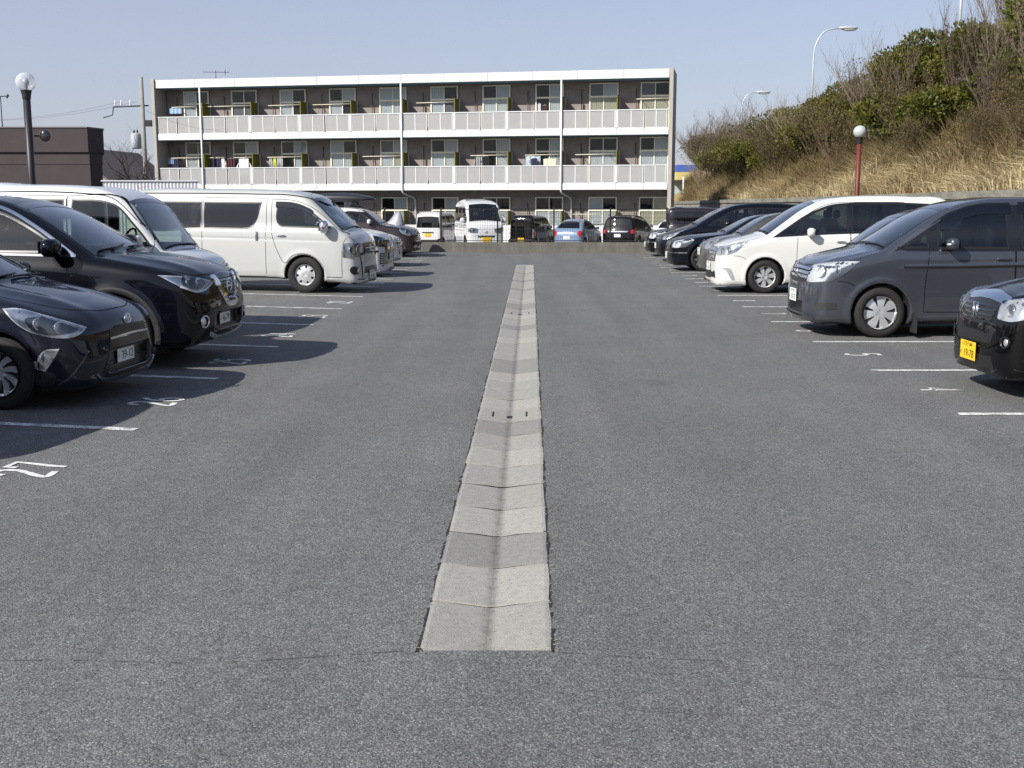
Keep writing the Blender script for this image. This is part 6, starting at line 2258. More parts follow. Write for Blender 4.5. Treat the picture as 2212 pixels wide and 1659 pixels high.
    seats(root, c, u0 + .55, .74, 2.2, hw=.3, dash=.40, dw=.76)
    wiper(root, c, [(-.50, wbz + .03), (-.1, wbz + .06), (.25, wbz + .055)], 0)
    wiper(root, c, [(.0, wbz + .05), (.3, wbz + .05), (.52, wbz + .035)], 0)
    return root, c


# ---- long white van -------------------------------------------------------------------------------
def longvan():
    L, W = 4.695, 1.695
    S = [(.30, .22), (.05, .19), (-.02, .20), (0, .34), (.005, .55), (.025, .78), (.07, .98), (.16, 1.10), (.27, 1.17), (.27, 1.17), (.55, 1.45), (.82, 1.71), (1.02, 1.86), (1.35, 1.945), (1.9, 1.975), (3.0, 1.98), (4.2, 1.97), (4.48, 1.92), (4.60, 1.6), (4.66, 1.0), (4.695, .5), (4.6, .25), (4.6, .25)]
    HV = 1.92
    S = [(u, z if z < 1.17 else 1.17 + (z - 1.17) * .925) for u, z in S]
    c = Car(L, W, S, FX(W, 1.16, HV, .66, .20, .72, .02), PX(W, L, .85, .7), 1.08, 3.65, .345, .385, bowf=.17, bowr=.05, crown=.055, flare=.010, h=.026,
            creases=[(.985, .01, .009, .02, .5, 4.5), (.40, 0, -.006, .05, 1.5, 3.2)], bumps=[((1.08, .86, .60), (.62, .12, .30), .014)])
    spec = dict(
        glass=[windscreen(.70, 1.175, .58, 1.79, .05),
               dict(name='side_window', v='side', door=0, mat=G_CLEAR, frit=.026, pts=[(.55, 1.215), (.55, 1.215), (.80, 1.43), (1.06, 1.62), (1.30, 1.70), (1.62, 1.715), (1.62, 1.715), (1.58, 1.27), (1.52, 1.225), (1.52, 1.225)]),
               dict(name='side_window', v='side', door=1, mat=G_DARK, frit=.026, pts=[(1.92, 1.72), (1.92, 1.72), (2.02, 1.34), (2.12, 1.20), (2.28, 1.17), (2.28, 1.17), (3.05, 1.17), (3.05, 1.17), (3.05, 1.72), (3.05, 1.72)]),
               dict(name='side_window', v='side', mat=G_DARK, frit=.026, pts=[(3.09, 1.72), (3.09, 1.72), (3.09, 1.17), (3.09, 1.17), (4.30, 1.17), (4.42, 1.22), (4.38, 1.72), (4.38, 1.72)])],
        doors=[dict(id=0, pts=[(.26, 1.10), (.33, .95), (.36, .60), (.36, .31), (.36, .31), (.70, .31), (.70, .31), (.72, .52), (.92, .70), (1.10, .74), (1.30, .70), (1.44, .56), (1.60, .80), (1.70, 1.10), (1.72, 1.78), (1.72, 1.78), (1.30, 1.76), (1.0, 1.66), (.65, 1.40), (.40, 1.17)], handles=[(1.52, 1.07, CHROME, False)]),
               dict(id=1, pts=[(1.82, .30), (1.82, .30), (3.07, .30), (3.07, .30), (3.07, 1.80), (3.07, 1.80), (1.82, 1.80), (1.82, 1.80)], handles=[(2.0, 1.06, CHROME, True)])],
        bonnet=[(.02, 0), (.03, .3), (.10, .60), (.26, .72), (.30, 0)], bonnet_z=.85,
        bumper=[(-.1, .1), (-.1, .1), (-.1, .62), (-.1, .62), (.36, .60), (.36, .60), (.36, .30), (.70, .30), (.70, .1), (.70, .1)],
        gaps=[('side', [(.36, .31), (.70, .31)], .012), ('front', [(-.45, .77), (0, .80), (.45, .77)], .008), ('top', [(.03, .45), (.12, .62), (.25, .72)], .008)])
    squash(spec, S, 1.17, .925)
    root, body, doors = build_car('parked_van', 'long pearl white van with dark side glass and chrome mirrors in the left row', 'van', c, (-2.70, 21.93), R(-8), PEARL, spec, PITCH, zleft(-5.0))
    c.both('roof_gutter', c.ribbon([(.70, 1.58), (1.0, 1.75), (1.35, 1.81), (2.0, 1.825), (4.4, 1.82)], 'side', .016, .004), SEAM, body)
    lamp(root, c, [(.46, .95), (.46, .95), (.66, .96), (.865, .95), (.865, .95), (.872, .685), (.872, .685), (.70, .665), (.50, .69), (.50, .69)], 32, [(.58, .82, .065, LAMPGREY), (.74, .82, .06, LAMPGREY)])
    g = c.put('grille', c.patch(curve([(-.36, .93), (-.36, .93), (.36, .93), (.36, .93), (.40, .74), (.40, .74), (-.40, .74), (-.40, .74)], 3), 'front', off=.004), BLACK, root)
    for z in (.78, .84, .90):
        c.put('grille_bar', c.ribbon([(-.36, z), (0, z + .01), (.36, z)], 'front', .026, .016), CHROME, g)
    emblem(root, c, .84, 'ovals', .07)
    c.put('lower_grille', c.patch(curve([(-.36, .50), (-.36, .50), (.36, .50), (.36, .50), (.40, .37), (.40, .37), (-.40, .37), (-.40, .37)], 3), 'front', off=.004), BLACK, root)
    c.both('fog_recess', c.patch(curve([(.60, .50), (.60, .50), (.76, .50), (.78, .44), (.74, .37), (.60, .37), (.60, .37)], 4), 30, off=.004), BLACK, root)
    dup_lathe_ring(root, c, .61, .435, .05, PEARL, .014)
    c.put('lip_slot', c.ribbon([(-.66, .275), (-.4, .262), (0, .258), (.4, .262), (.66, .275)], 'front', .02, .004), BLACK, root)
    c.put('front_lip', c.patch(curve([(.02, .20), (.02, .20), (.02, .30), (.02, .30), (.70, .30), (.70, .30), (.74, .20), (.74, .20)], 3), 'side', off=.014), PEARL, root)
    c.put('front_lip', c.patch(curve([(.02, .20), (.02, .20), (.02, .30), (.02, .30), (.70, .30), (.70, .30), (.74, .20), (.74, .20)], 3), 'side', off=.014), PEARL, root, -1)
    plate(root, c, .34, '36-26', '\u516b\u738b\u5b50 100', '\u3059')
    c.both('rain_visor', c.patch(curve([(.92, 1.52), (1.06, 1.605), (1.30, 1.675), (1.64, 1.69), (1.64, 1.69), (1.64, 1.585), (1.64, 1.585), (1.32, 1.575), (1.12, 1.53), (.95, 1.44)], 5), 'side', off=.022, skirt=.02), G_SMOKE, root)
    mirror(root, c, .66, 1.24, CHROME, (.16, .20, .24), .13)
    # load floor partition seen through the dark glass
    boxo('cargo_shelf', (L / 2 - 3.1, 0, 1.22), (1.9, 1.3, .04), DASH, root)
    wheels(root, c, 'cover7', .205, w=.205)
    seats(root, c, .95, .90, 2.3, hw=.3, dash=.30, dw=.70)
    wiper(root, c, [(-.55, 1.19), (-.1, 1.235), (.2, 1.23)], 0)
    wiper(root, c, [(.05, 1.215), (.35, 1.215), (.62, 1.185)], 0)
    MB().tube([(L / 2 - 1.0, -.64, 1.80), (L / 2 - .86, -.64, 1.99)], .004, 5).build('aerial', BLACK, root)
    return root


# ---- minivans -------------------------------------------------------------------------------------
def minivan(name, label, nose, yaw, pm, pitch, zg, kind):
    if kind == 'boxy':        # grey, short sloping bonnet
        L, W, H = 4.69, 1.695, 1.815; uf, ur, r = .92, 3.775, .322
        S = [(.28, .19), (.06, .20), (0, .32), (0, .50), (.02, .66), (.06, .80), (.13, .905), (.28, .975), (.58, 1.05), (.86, 1.12), (.86, 1.12), (1.22, 1.35), (1.58, 1.575), (1.85, 1.70), (2.2, 1.78), (2.8, 1.81), (3.6, 1.80), (4.35, 1.75), (4.52, 1.66), (4.60, 1.2), (4.68, .8), (4.69, .4), (4.6, .24), (4.6, .24)]
        zb, rw, fl = 1.10, .62, .012
        win = [dict(name='quarter_window', v='side', mat=G_CLEAR, frit=.028, pts=[(1.10, 1.125), (1.10, 1.125), (1.30, 1.235), (1.50, 1.36), (1.50, 1.36), (1.50, 1.13), (1.50, 1.13)]),
               dict(name='side_window', v='side', door=0, mat=G_CLEAR, frit=.028, pts=[(1.60, 1.12), (1.60, 1.12), (1.60, 1.42), (1.60, 1.42), (1.80, 1.545), (2.1, 1.635), (2.50, 1.655), (2.50, 1.655), (2.50, 1.12), (2.50, 1.12)]),
               dict(name='side_window', v='side', door=1, mat=G_DARK, frit=.028, pts=[(2.66, 1.12), (2.66, 1.12), (2.66, 1.655), (2.66, 1.655), (3.55, 1.645), (3.55, 1.645), (3.55, 1.14), (3.55, 1.14)]),
               dict(name='side_window', v='side', mat=G_DARK, frit=.028, pts=[(3.66, 1.14), (3.66, 1.14), (3.66, 1.64), (3.66, 1.64), (4.36, 1.60), (4.36, 1.60), (4.44, 1.17), (4.44, 1.17)])]
        doors = [dict(id=0, pts=[(1.50, 1.07), (1.50, 1.07), (1.46, .7), (1.46, .33), (1.46, .33), (2.575, .33), (2.575, .33), (2.575, 1.69), (2.575, 1.69), (2.1, 1.68), (1.75, 1.58), (1.55, 1.45), (1.55, 1.45)], handles=[(2.42, 1.0, pm, False)]),
                 dict(id=1, pts=[(2.585, .33), (2.585, .33), (3.30, .33), (3.42, .62), (3.60, .72), (3.60, .72), (3.60, 1.69), (3.60, 1.69), (2.585, 1.69), (2.585, 1.69)], handles=[(2.76, 1.005, pm, False)])]
        ws = windscreen(.66, 1.105, .55, 1.655, .05)
        cr = [(.885, .03, -.010, .02, 1.1, 4.4), (.43, .02, .008, .05, 1.5, 3.3)]
    elif kind == 'sport':     # white, one-box with a big front quarter window
        L, W, H = 4.77, 1.735, 1.865; uf, ur, r = .96, 3.82, .320
        S = [(.28, .17), (.04, .17), (-.02, .20), (0, .36), (.015, .55), (.03, .68), (.08, .82), (.16, .90), (.36, .985), (.66, 1.06), (.92, 1.125), (.92, 1.125), (1.30, 1.385), (1.68, 1.63), (2.0, 1.765), (2.4, 1.835), (3.0, 1.865), (3.8, 1.85), (4.45, 1.79), (4.6, 1.68), (4.7, 1.2), (4.76, .8), (4.77, .4), (4.68, .22), (4.68, .22)]
        zb, rw, fl = 1.10, .63, .012
        win = [dict(name='quarter_window', v='side', mat=G_DARK, frit=.022, pts=[(1.12, 1.085), (1.12, 1.085), (1.36, 1.235), (1.70, 1.465), (1.70, 1.465), (1.52, 1.12), (1.52, 1.12)]),
               dict(name='side_window', v='side', door=0, mat=G_CLEAR, frit=.022, pts=[(1.60, 1.12), (1.60, 1.12), (1.78, 1.47), (1.98, 1.585), (2.2, 1.66), (2.52, 1.695), (2.52, 1.695), (2.52, 1.16), (2.52, 1.16)]),
               dict(name='side_window', v='side', door=1, mat=G_DARK, frit=.022, pts=[(2.60, 1.165), (2.60, 1.165), (2.60, 1.70), (2.60, 1.70), (3.55, 1.70), (3.55, 1.70), (3.55, 1.17), (3.55, 1.17)]),
               dict(name='side_window', v='side', mat=G_DARK, frit=.022, pts=[(3.61, 1.17), (3.61, 1.17), (3.61, 1.70), (3.61, 1.70), (4.40, 1.66), (4.40, 1.66), (4.50, 1.22), (4.50, 1.22)])]
        doors = [dict(id=0, pts=[(1.56, 1.06), (1.56, 1.06), (1.55, .7), (1.60, .33), (1.60, .33), (2.56, .33), (2.56, .33), (2.56, 1.73), (2.56, 1.73), (2.2, 1.70), (1.9, 1.59), (1.72, 1.47)], handles=[(2.38, .985, CHROME, False)]),
                 dict(id=1, pts=[(2.57, .33), (2.57, .33), (3.35, .33), (3.46, .62), (3.6, .72), (3.6, .72), (3.6, 1.73), (3.6, 1.73), (2.57, 1.73), (2.57, 1.73)], handles=[(2.76, .99, CHROME, False)])]
        ws = windscreen(.68, 1.11, .56, 1.715, .05)
        cr = [(.40, .03, .006, .05, 1.5, 3.3)]
    elif kind == 'blocky':    # white minivan with a tall black grille
        L, W, H = 4.71, 1.735, 1.825; uf, ur, r = .95, 3.80, .322
        S = [(.25, .17), (.0, .16), (-.03, .18), (0, .30), (0, .55), (.02, .75), (.05, .88), (.12, .97), (.35, 1.04), (.70, 1.10), (.95, 1.15), (.95, 1.15), (1.35, 1.42), (1.70, 1.64), (2.0, 1.74), (2.5, 1.81), (3.2, 1.825), (4.4, 1.78), (4.55, 1.68), (4.66, 1.2), (4.71, .8), (4.71, .4), (4.6, .22), (4.6, .22)]
        zb, rw, fl = 1.12, .63, .012
        win = [dict(name='side_window', v='side', door=0, mat=G_DARK, frit=.025, pts=[(1.35, 1.14), (1.35, 1.14), (1.7, 1.44), (2.0, 1.60), (2.5, 1.66), (2.5, 1.66), (2.5, 1.14), (2.5, 1.14)]),
               dict(name='side_window', v='side', door=1, mat=G_DARK, frit=.025, pts=[(2.6, 1.14), (2.6, 1.14), (2.6, 1.66), (2.6, 1.66), (4.3, 1.64), (4.3, 1.64), (4.42, 1.16), (4.42, 1.16)])]
        doors = [dict(id=0, pts=[(1.45, 1.07), (1.45, 1.07), (1.5, .33), (1.5, .33), (2.55, .33), (2.55, .33), (2.55, 1.70), (2.55, 1.70), (2.0, 1.64), (1.6, 1.42)], handles=[(2.4, 1.0, CHROME, False)]),
                 dict(id=1, pts=[(2.56, .33), (2.56, .33), (3.3, .33), (3.6, .7), (3.6, 1.70), (3.6, 1.70), (2.56, 1.70), (2.56, 1.70)], handles=[])]
        ws = windscreen(.68, 1.135, .57, 1.68, .05)
        cr = []
    else:                     # 'wedge': dark people carrier with swept lamps
        L, W, H = 4.80, 1.80, 1.76; uf, ur, r = .93, 3.88, .33
        S = [(.3, .19), (.06, .20), (0, .34), (.01, .52), (.05, .66), (.14, .76), (.40, .88), (.75, 1.0), (1.05, 1.095), (1.05, 1.095), (1.45, 1.33), (1.85, 1.54), (2.25, 1.68), (2.7, 1.745), (3.3, 1.76), (4.0, 1.73), (4.5, 1.65), (4.68, 1.3), (4.78, .9), (4.80, .5), (4.7, .24), (4.7, .24)]
        zb, rw, fl = 1.06, .63, .012
        win = [dict(name='quarter_window', v='side', mat=G_CLEAR, frit=.022, pts=[(1.45, 1.085), (1.45, 1.085), (1.84, 1.31), (1.84, 1.31), (1.86, 1.085), (1.86, 1.085)]),
               dict(name='side_window', v='side', door=0, mat=G_CLEAR, frit=.022, pts=[(1.96, 1.09), (1.96, 1.09), (1.96, 1.38), (2.2, 1.50), (2.5, 1.58), (2.85, 1.60), (2.85, 1.60), (2.85, 1.10), (2.85, 1.10)]),
               dict(name='side_window', v='side', door=1, mat=G_DARK, frit=.022, pts=[(2.95, 1.10), (2.95, 1.10), (2.95, 1.60), (2.95, 1.60), (4.3, 1.55), (4.3, 1.55), (4.4, 1.14), (4.4, 1.14)])]
        doors = [dict(id=0, pts=[(1.55, 1.02), (1.55, 1.02), (1.55, .33), (1.55, .33), (2.9, .33), (2.9, .33), (2.9, 1.63), (2.9, 1.63), (2.4, 1.58), (1.9, 1.36)], handles=[(2.75, .96, pm, False)])]
        ws = windscreen(.70, 1.08, .58, 1.59, .05)
        cr = []
    dlo = {'boxy': [(1.06, 1.095), (1.06, 1.095), (1.30, 1.255), (1.55, 1.425), (1.80, 1.575), (2.1, 1.66), (2.5, 1.68), (3.6, 1.67), (4.38, 1.625), (4.38, 1.625), (4.48, 1.15), (4.48, 1.15), (3.6, 1.11), (2.5, 1.095)],
           'sport': [(1.08, 1.065), (1.08, 1.065), (1.36, 1.255), (1.72, 1.49), (1.98, 1.61), (2.2, 1.68), (2.52, 1.715), (3.6, 1.72), (4.42, 1.68), (4.42, 1.68), (4.54, 1.20), (4.54, 1.20), (3.6, 1.145), (2.55, 1.135), (1.5, 1.09)],
           'blocky': None,
           'wedge': [(1.42, 1.07), (1.42, 1.07), (1.88, 1.345), (2.2, 1.52), (2.5, 1.60), (2.9, 1.62), (4.32, 1.57), (4.32, 1.57), (4.44, 1.12), (4.44, 1.12), (2.9, 1.075)]}[kind]
    kz = .955 if kind == 'boxy' else 1.0
    if kz < 1:
        q_ = lambda z: z if z < 1.1 else 1.1 + (z - 1.1) * kz
        S = [(u, q_(z)) for u, z in S]; H = q_(H)
    c = Car(L, W, S, FX(W, zb, H, rw, .19, .70, .035), PX(W, L, 1.0, .8), uf, ur, r, r + .048, bowf=.17, bowr=.08, crown=.055, rise=.02, um=1.6, flare=fl, h=.026 if kind in ('boxy', 'sport') else .034, creases=cr,
            cuts=([((.02, 0, .36), (.08, .36, .07), .02)] if kind == 'boxy' else []), bumps=[((.50, .52, 1.02), (.5, .09, .2), .012)])
    spec = dict(glass=[ws] + win + [windscreen(.62, 1.15, .55, 1.58, 0, 'rear_window', 'rear', G_DARK, .035)], doors=doors,
                bonnet=[(.12, 0), (.14, .3), (.24, .58), (.50, .70), (.84, .72), (.84, .72), (.84, 0)], bonnet_z=.84,
                bumper=[(-.1, .1), (-.1, .1), (-.1, .68), (-.1, .68), (.30, .70), (.56, .72), (.56, .1), (.56, .1)],
                gaps=[('top', [(.13, .10), (.15, .3), (.25, .58), (.50, .71), (.86, .74)], .008), ('side', [(.36, .72), (.50, .70), (.58, .66)], .008)])
    if dlo: spec['dlo'] = dlo
    if kz < 1: squash(spec, S, 1.1, kz)
    root, body, drs = build_car(name, label, 'minivan', c, nose, yaw, pm, spec, pitch, zg)
    if kind == 'boxy':
        lamp(root, c, [(.42, .905), (.42, .905), (.62, .935), (.90, .965), (1.02, .965), (1.02, .965), (.90, .80), (.80, .725), (.80, .725), (.60, .70), (.40, .69), (.40, .69)], 38, [(.66, .83, .07, LAMPWHITE), (.84, .86, .05, LAMPGREY)], base=LAMPWHITE)
        go = curve([(-.47, .87), (-.47, .87), (0, .895), (.47, .87), (.47, .87), (.44, .69), (.44, .69), (0, .675), (-.44, .69), (-.44, .69)], 5)
        g = c.put('grille', c.patch(go, 'front', off=.004), BLACK, root)
        for z in (.845, .795, .745):
            c.put('chrome_bar', c.ribbon([(-.46, z), (0, z + .015), (.46, z)], 'front', .032, .022), CHROME, g)
        emblem(g, c, .79, 'h', .07)
        c.put('lower_grille', c.patch(curve([(-.34, .42), (-.34, .42), (.34, .42), (.34, .42), (.38, .28), (.38, .28), (-.38, .28), (-.38, .28)], 3), 'front', off=.003), BLACK, root)
        c.both('fog_recess', c.patch(curve([(.62, .44), (.62, .44), (.86, .45), (.86, .45), (.86, .36), (.86, .36), (.66, .34), (.66, .34)], 3), 35, off=.004), PLASTIC, root)
        c.put('front_lip', c.ribbon([(-.66, .25), (-.42, .225), (0, .22), (.42, .225), (.66, .25)], 'front', .05, .018), pm, root)
        c.put('front_lip', c.ribbon([(.05, .26), (.30, .24), (.56, .22)], 'side', .05, .012), pm, root)
        plate(root, c, .50, '10-72', '\u516b\u738b\u5b50 501', '\u306b')
        c.both('side_moulding', c.ribbon([(1.18, .90), (1.6, .90), (4.3, .94)], 'side', .022, .006), BLACK, root)
        c.both('rain_visor', c.patch(curve([(1.64, 1.46), (1.82, 1.575), (2.1, 1.66), (2.53, 1.685), (2.53, 1.685), (2.53, 1.565), (2.53, 1.565), (2.15, 1.55), (1.9, 1.48), (1.66, 1.36)], 5), 'side', off=.026, skirt=.024), G_SMOKE, root)
        c.both('rain_visor', c.patch(curve([(2.64, 1.57), (2.64, 1.57), (2.64, 1.69), (2.64, 1.69), (3.58, 1.68), (3.58, 1.68), (3.58, 1.57), (3.58, 1.57)], 3), 'side', off=.026, skirt=.024), G_SMOKE, root)
        mirror(root, c, 1.74, 1.19, pm, (.14, .21, .155), .13, blinker=True)
        wheels(root, c, 'spoke7', .217, w=.205)
        MB().box((L / 2 - 1.35, -.80, .18), (.02, .2, .22)).build('mud_flap', PLASTIC, root); MB().box((L / 2 - 1.35, .80, .18), (.02, .2, .22)).build('mud_flap', PLASTIC, root)
    elif kind == 'sport':
        lamp(root, c, [(.40, .885), (.40, .885), (.62, .905), (.88, .965), (1.02, .985), (1.02, .985), (.90, .81), (.78, .735), (.78, .735), (.55, .715), (.45, .72), (.45, .72)], 38, [(.60, .80, .06, LAMPGREY), (.76, .83, .055, LAMPGREY)])
        go = curve([(-.42, .85), (-.42, .85), (0, .875), (.42, .85), (.42, .85), (.46, .60), (.46, .60), (0, .585), (-.46, .60), (-.46, .60)], 5)
        g = c.put('grille', c.patch(go, 'front', off=.004), LAMPGREY, root)
        for z in (.81, .745, .68):
            c.put('chrome_bar', c.ribbon([(-.45, z), (0, z + .015), (.45, z)], 'front', .045, .018), CHROME, g)
        emblem(g, c, .745, 'ring_bar', .075)
        c.put('lower_grille', c.patch(curve([(-.48, .42), (-.48, .42), (.48, .42), (.48, .42), (.56, .27), (.56, .27), (-.56, .27), (-.56, .27)], 3), 'front', off=.003), BLACK, root)
        c.both('fog_surround', c.patch(curve([(.66, .475), (.66, .475), (.82, .48), (.86, .36), (.88, .26), (.88, .26), (.84, .26), (.84, .26), (.80, .36), (.765, .445), (.765, .445)], 4), 35, off=.012, skirt=.014), LAMP, root)
        c.both('front_lip', c.patch(curve([(-.03, .165), (-.03, .165), (.02, .235), (.58, .215), (.58, .215), (.60, .165), (.60, .165)], 3), 'side', off=.02, skirt=.03), pm, root)
        c.put('front_lip', c.ribbon([(-.70, .20), (-.4, .19), (0, .185), (.4, .19), (.70, .20)], 'front', .05, .03), pm, root)
        plate(root, c, .50, '13-31', '\u516b\u738b\u5b50 501', '\u3072')
        mirror(root, c, 1.78, 1.17, pm, (.14, .22, .16), .12)
        wheels(root, c, 'spoke8', .21, w=.20)
        text('side_badge', 'PURE DRIVE', .055, BLACK, drs.get((0, 1), root), (L / 2 - 1.80, W / 2 + .004, .66), (R(90), 0, R(180)))
        text('side_badge', 'PURE DRIVE', .055, BLACK, drs.get((0, 1), root), (L / 2 - 1.80, -W / 2 - .004, .66), (R(90), 0, 0))
    elif kind == 'blocky':
        lamp(root, c, [(.36, .90), (.36, .90), (.62, .935), (.80, .96), (.80, .96), (.78, .72), (.78, .72), (.60, .70), (.38, .70), (.38, .70)], 30, [(.52, .80, .055), (.66, .81, .05)], base=GLOSSBLACK)
        g = c.put('grille', c.patch(curve([(-.44, .88), (-.44, .88), (.44, .88), (.44, .88), (.46, .30), (.46, .30), (-.46, .30), (-.46, .30)], 3), 'front', off=.005), GLOSSBLACK, root)
        for z in (.86, .76, .72, .68, .64): c.put('chrome_bar', c.ribbon([(-.42, z), (0, z), (.42, z)], 'front', .014, .014), CHROME, g)
        emblem(g, c, .79, 'ovals', .08)
        c.both('fog_recess', c.patch(curve([(.50, .56), (.50, .56), (.70, .56), (.70, .56), (.70, .28), (.70, .28), (.56, .26), (.52, .34)], 3), 20, off=.01), BLACK, root)
        for z in (.30, .355, .41, .465, .52): c.both('fog_fin', c.ribbon([(.58, z), (.70, z)], 20, .024, .022), pm, root)
        c.both('front_lip', c.patch(curve([(-.05, .15), (-.05, .15), (-.03, .22), (.60, .24), (.60, .24), (.60, .15), (.60, .15)], 3), 'side', off=.03, skirt=.03), pm, root)
        c.put('front_lip', c.ribbon([(-.70, .19), (0, .18), (.70, .19)], 'front', .05, .03), pm, root)
        plate(root, c, .48, '12-40', '\u516b\u738b\u5b50 301', '\u3055')
        mirror(root, c, 1.50, 1.18, pm, (.14, .21, .16), .12)
        wheels(root, c, 'spoke5', .21, w=.205)
    else:
        lamp(root, c, [(.52, .77), (.52, .77), (.70, .80), (.95, .90), (1.10, .99), (1.10, .99), (.98, .82), (.85, .72), (.70, .67), (.55, .68)], 42, [(.72, .74, .05, LAMPGREY), (.86, .80, .045, LAMPGREY)])
        c.put('grille', c.patch(curve([(-.50, .66), (-.50, .66), (.50, .66), (.50, .66), (.46, .60), (.46, .60), (-.46, .60), (-.46, .60)], 3), 'front', off=.004), BLACK, root)
        c.put('chrome_bar', c.ribbon([(-.5, .69), (0, .70), (.5, .69)], 'front', .025, .012), CHROME, root)
        c.put('lower_grille', c.patch(curve([(-.4, .42), (-.4, .42), (.4, .42), (.4, .42), (.4, .28), (.4, .28), (-.4, .28), (-.4, .28)], 3), 'front', off=.004), BLACK, root)
        plate(root, c, .48, '24-11', '\u516b\u738b\u5b50 301', '\u306c')
        mirror(root, c, 2.05, 1.16, pm, (.14, .22, .16), .12, blinker=True)
        wheels(root, c, 'multi', .22, w=.205)
    c.both('tail_lamp', c.patch(curve([(.66, 1.5), (.66, 1.5), (.74, 1.5), (.74, 1.5), (.80, .80), (.80, .80), (.70, .80), (.70, .80)], 3), 'rear', off=.008), RED, root)
    seats(root, c, 1.75, .80, 2.9, hw=.36, m=SEATGREY if kind == 'boxy' else SEAT)
    zw_ = ws['pts'][0][1]
    wiper(root, c, [(-.58, zw_ + .03), (-.2, zw_ + .065), (.15, zw_ + .07)], 0)
    wiper(root, c, [(.0, zw_ + .06), (.35, zw_ + .06), (.60, zw_ + .035)], 0)
    return root, c


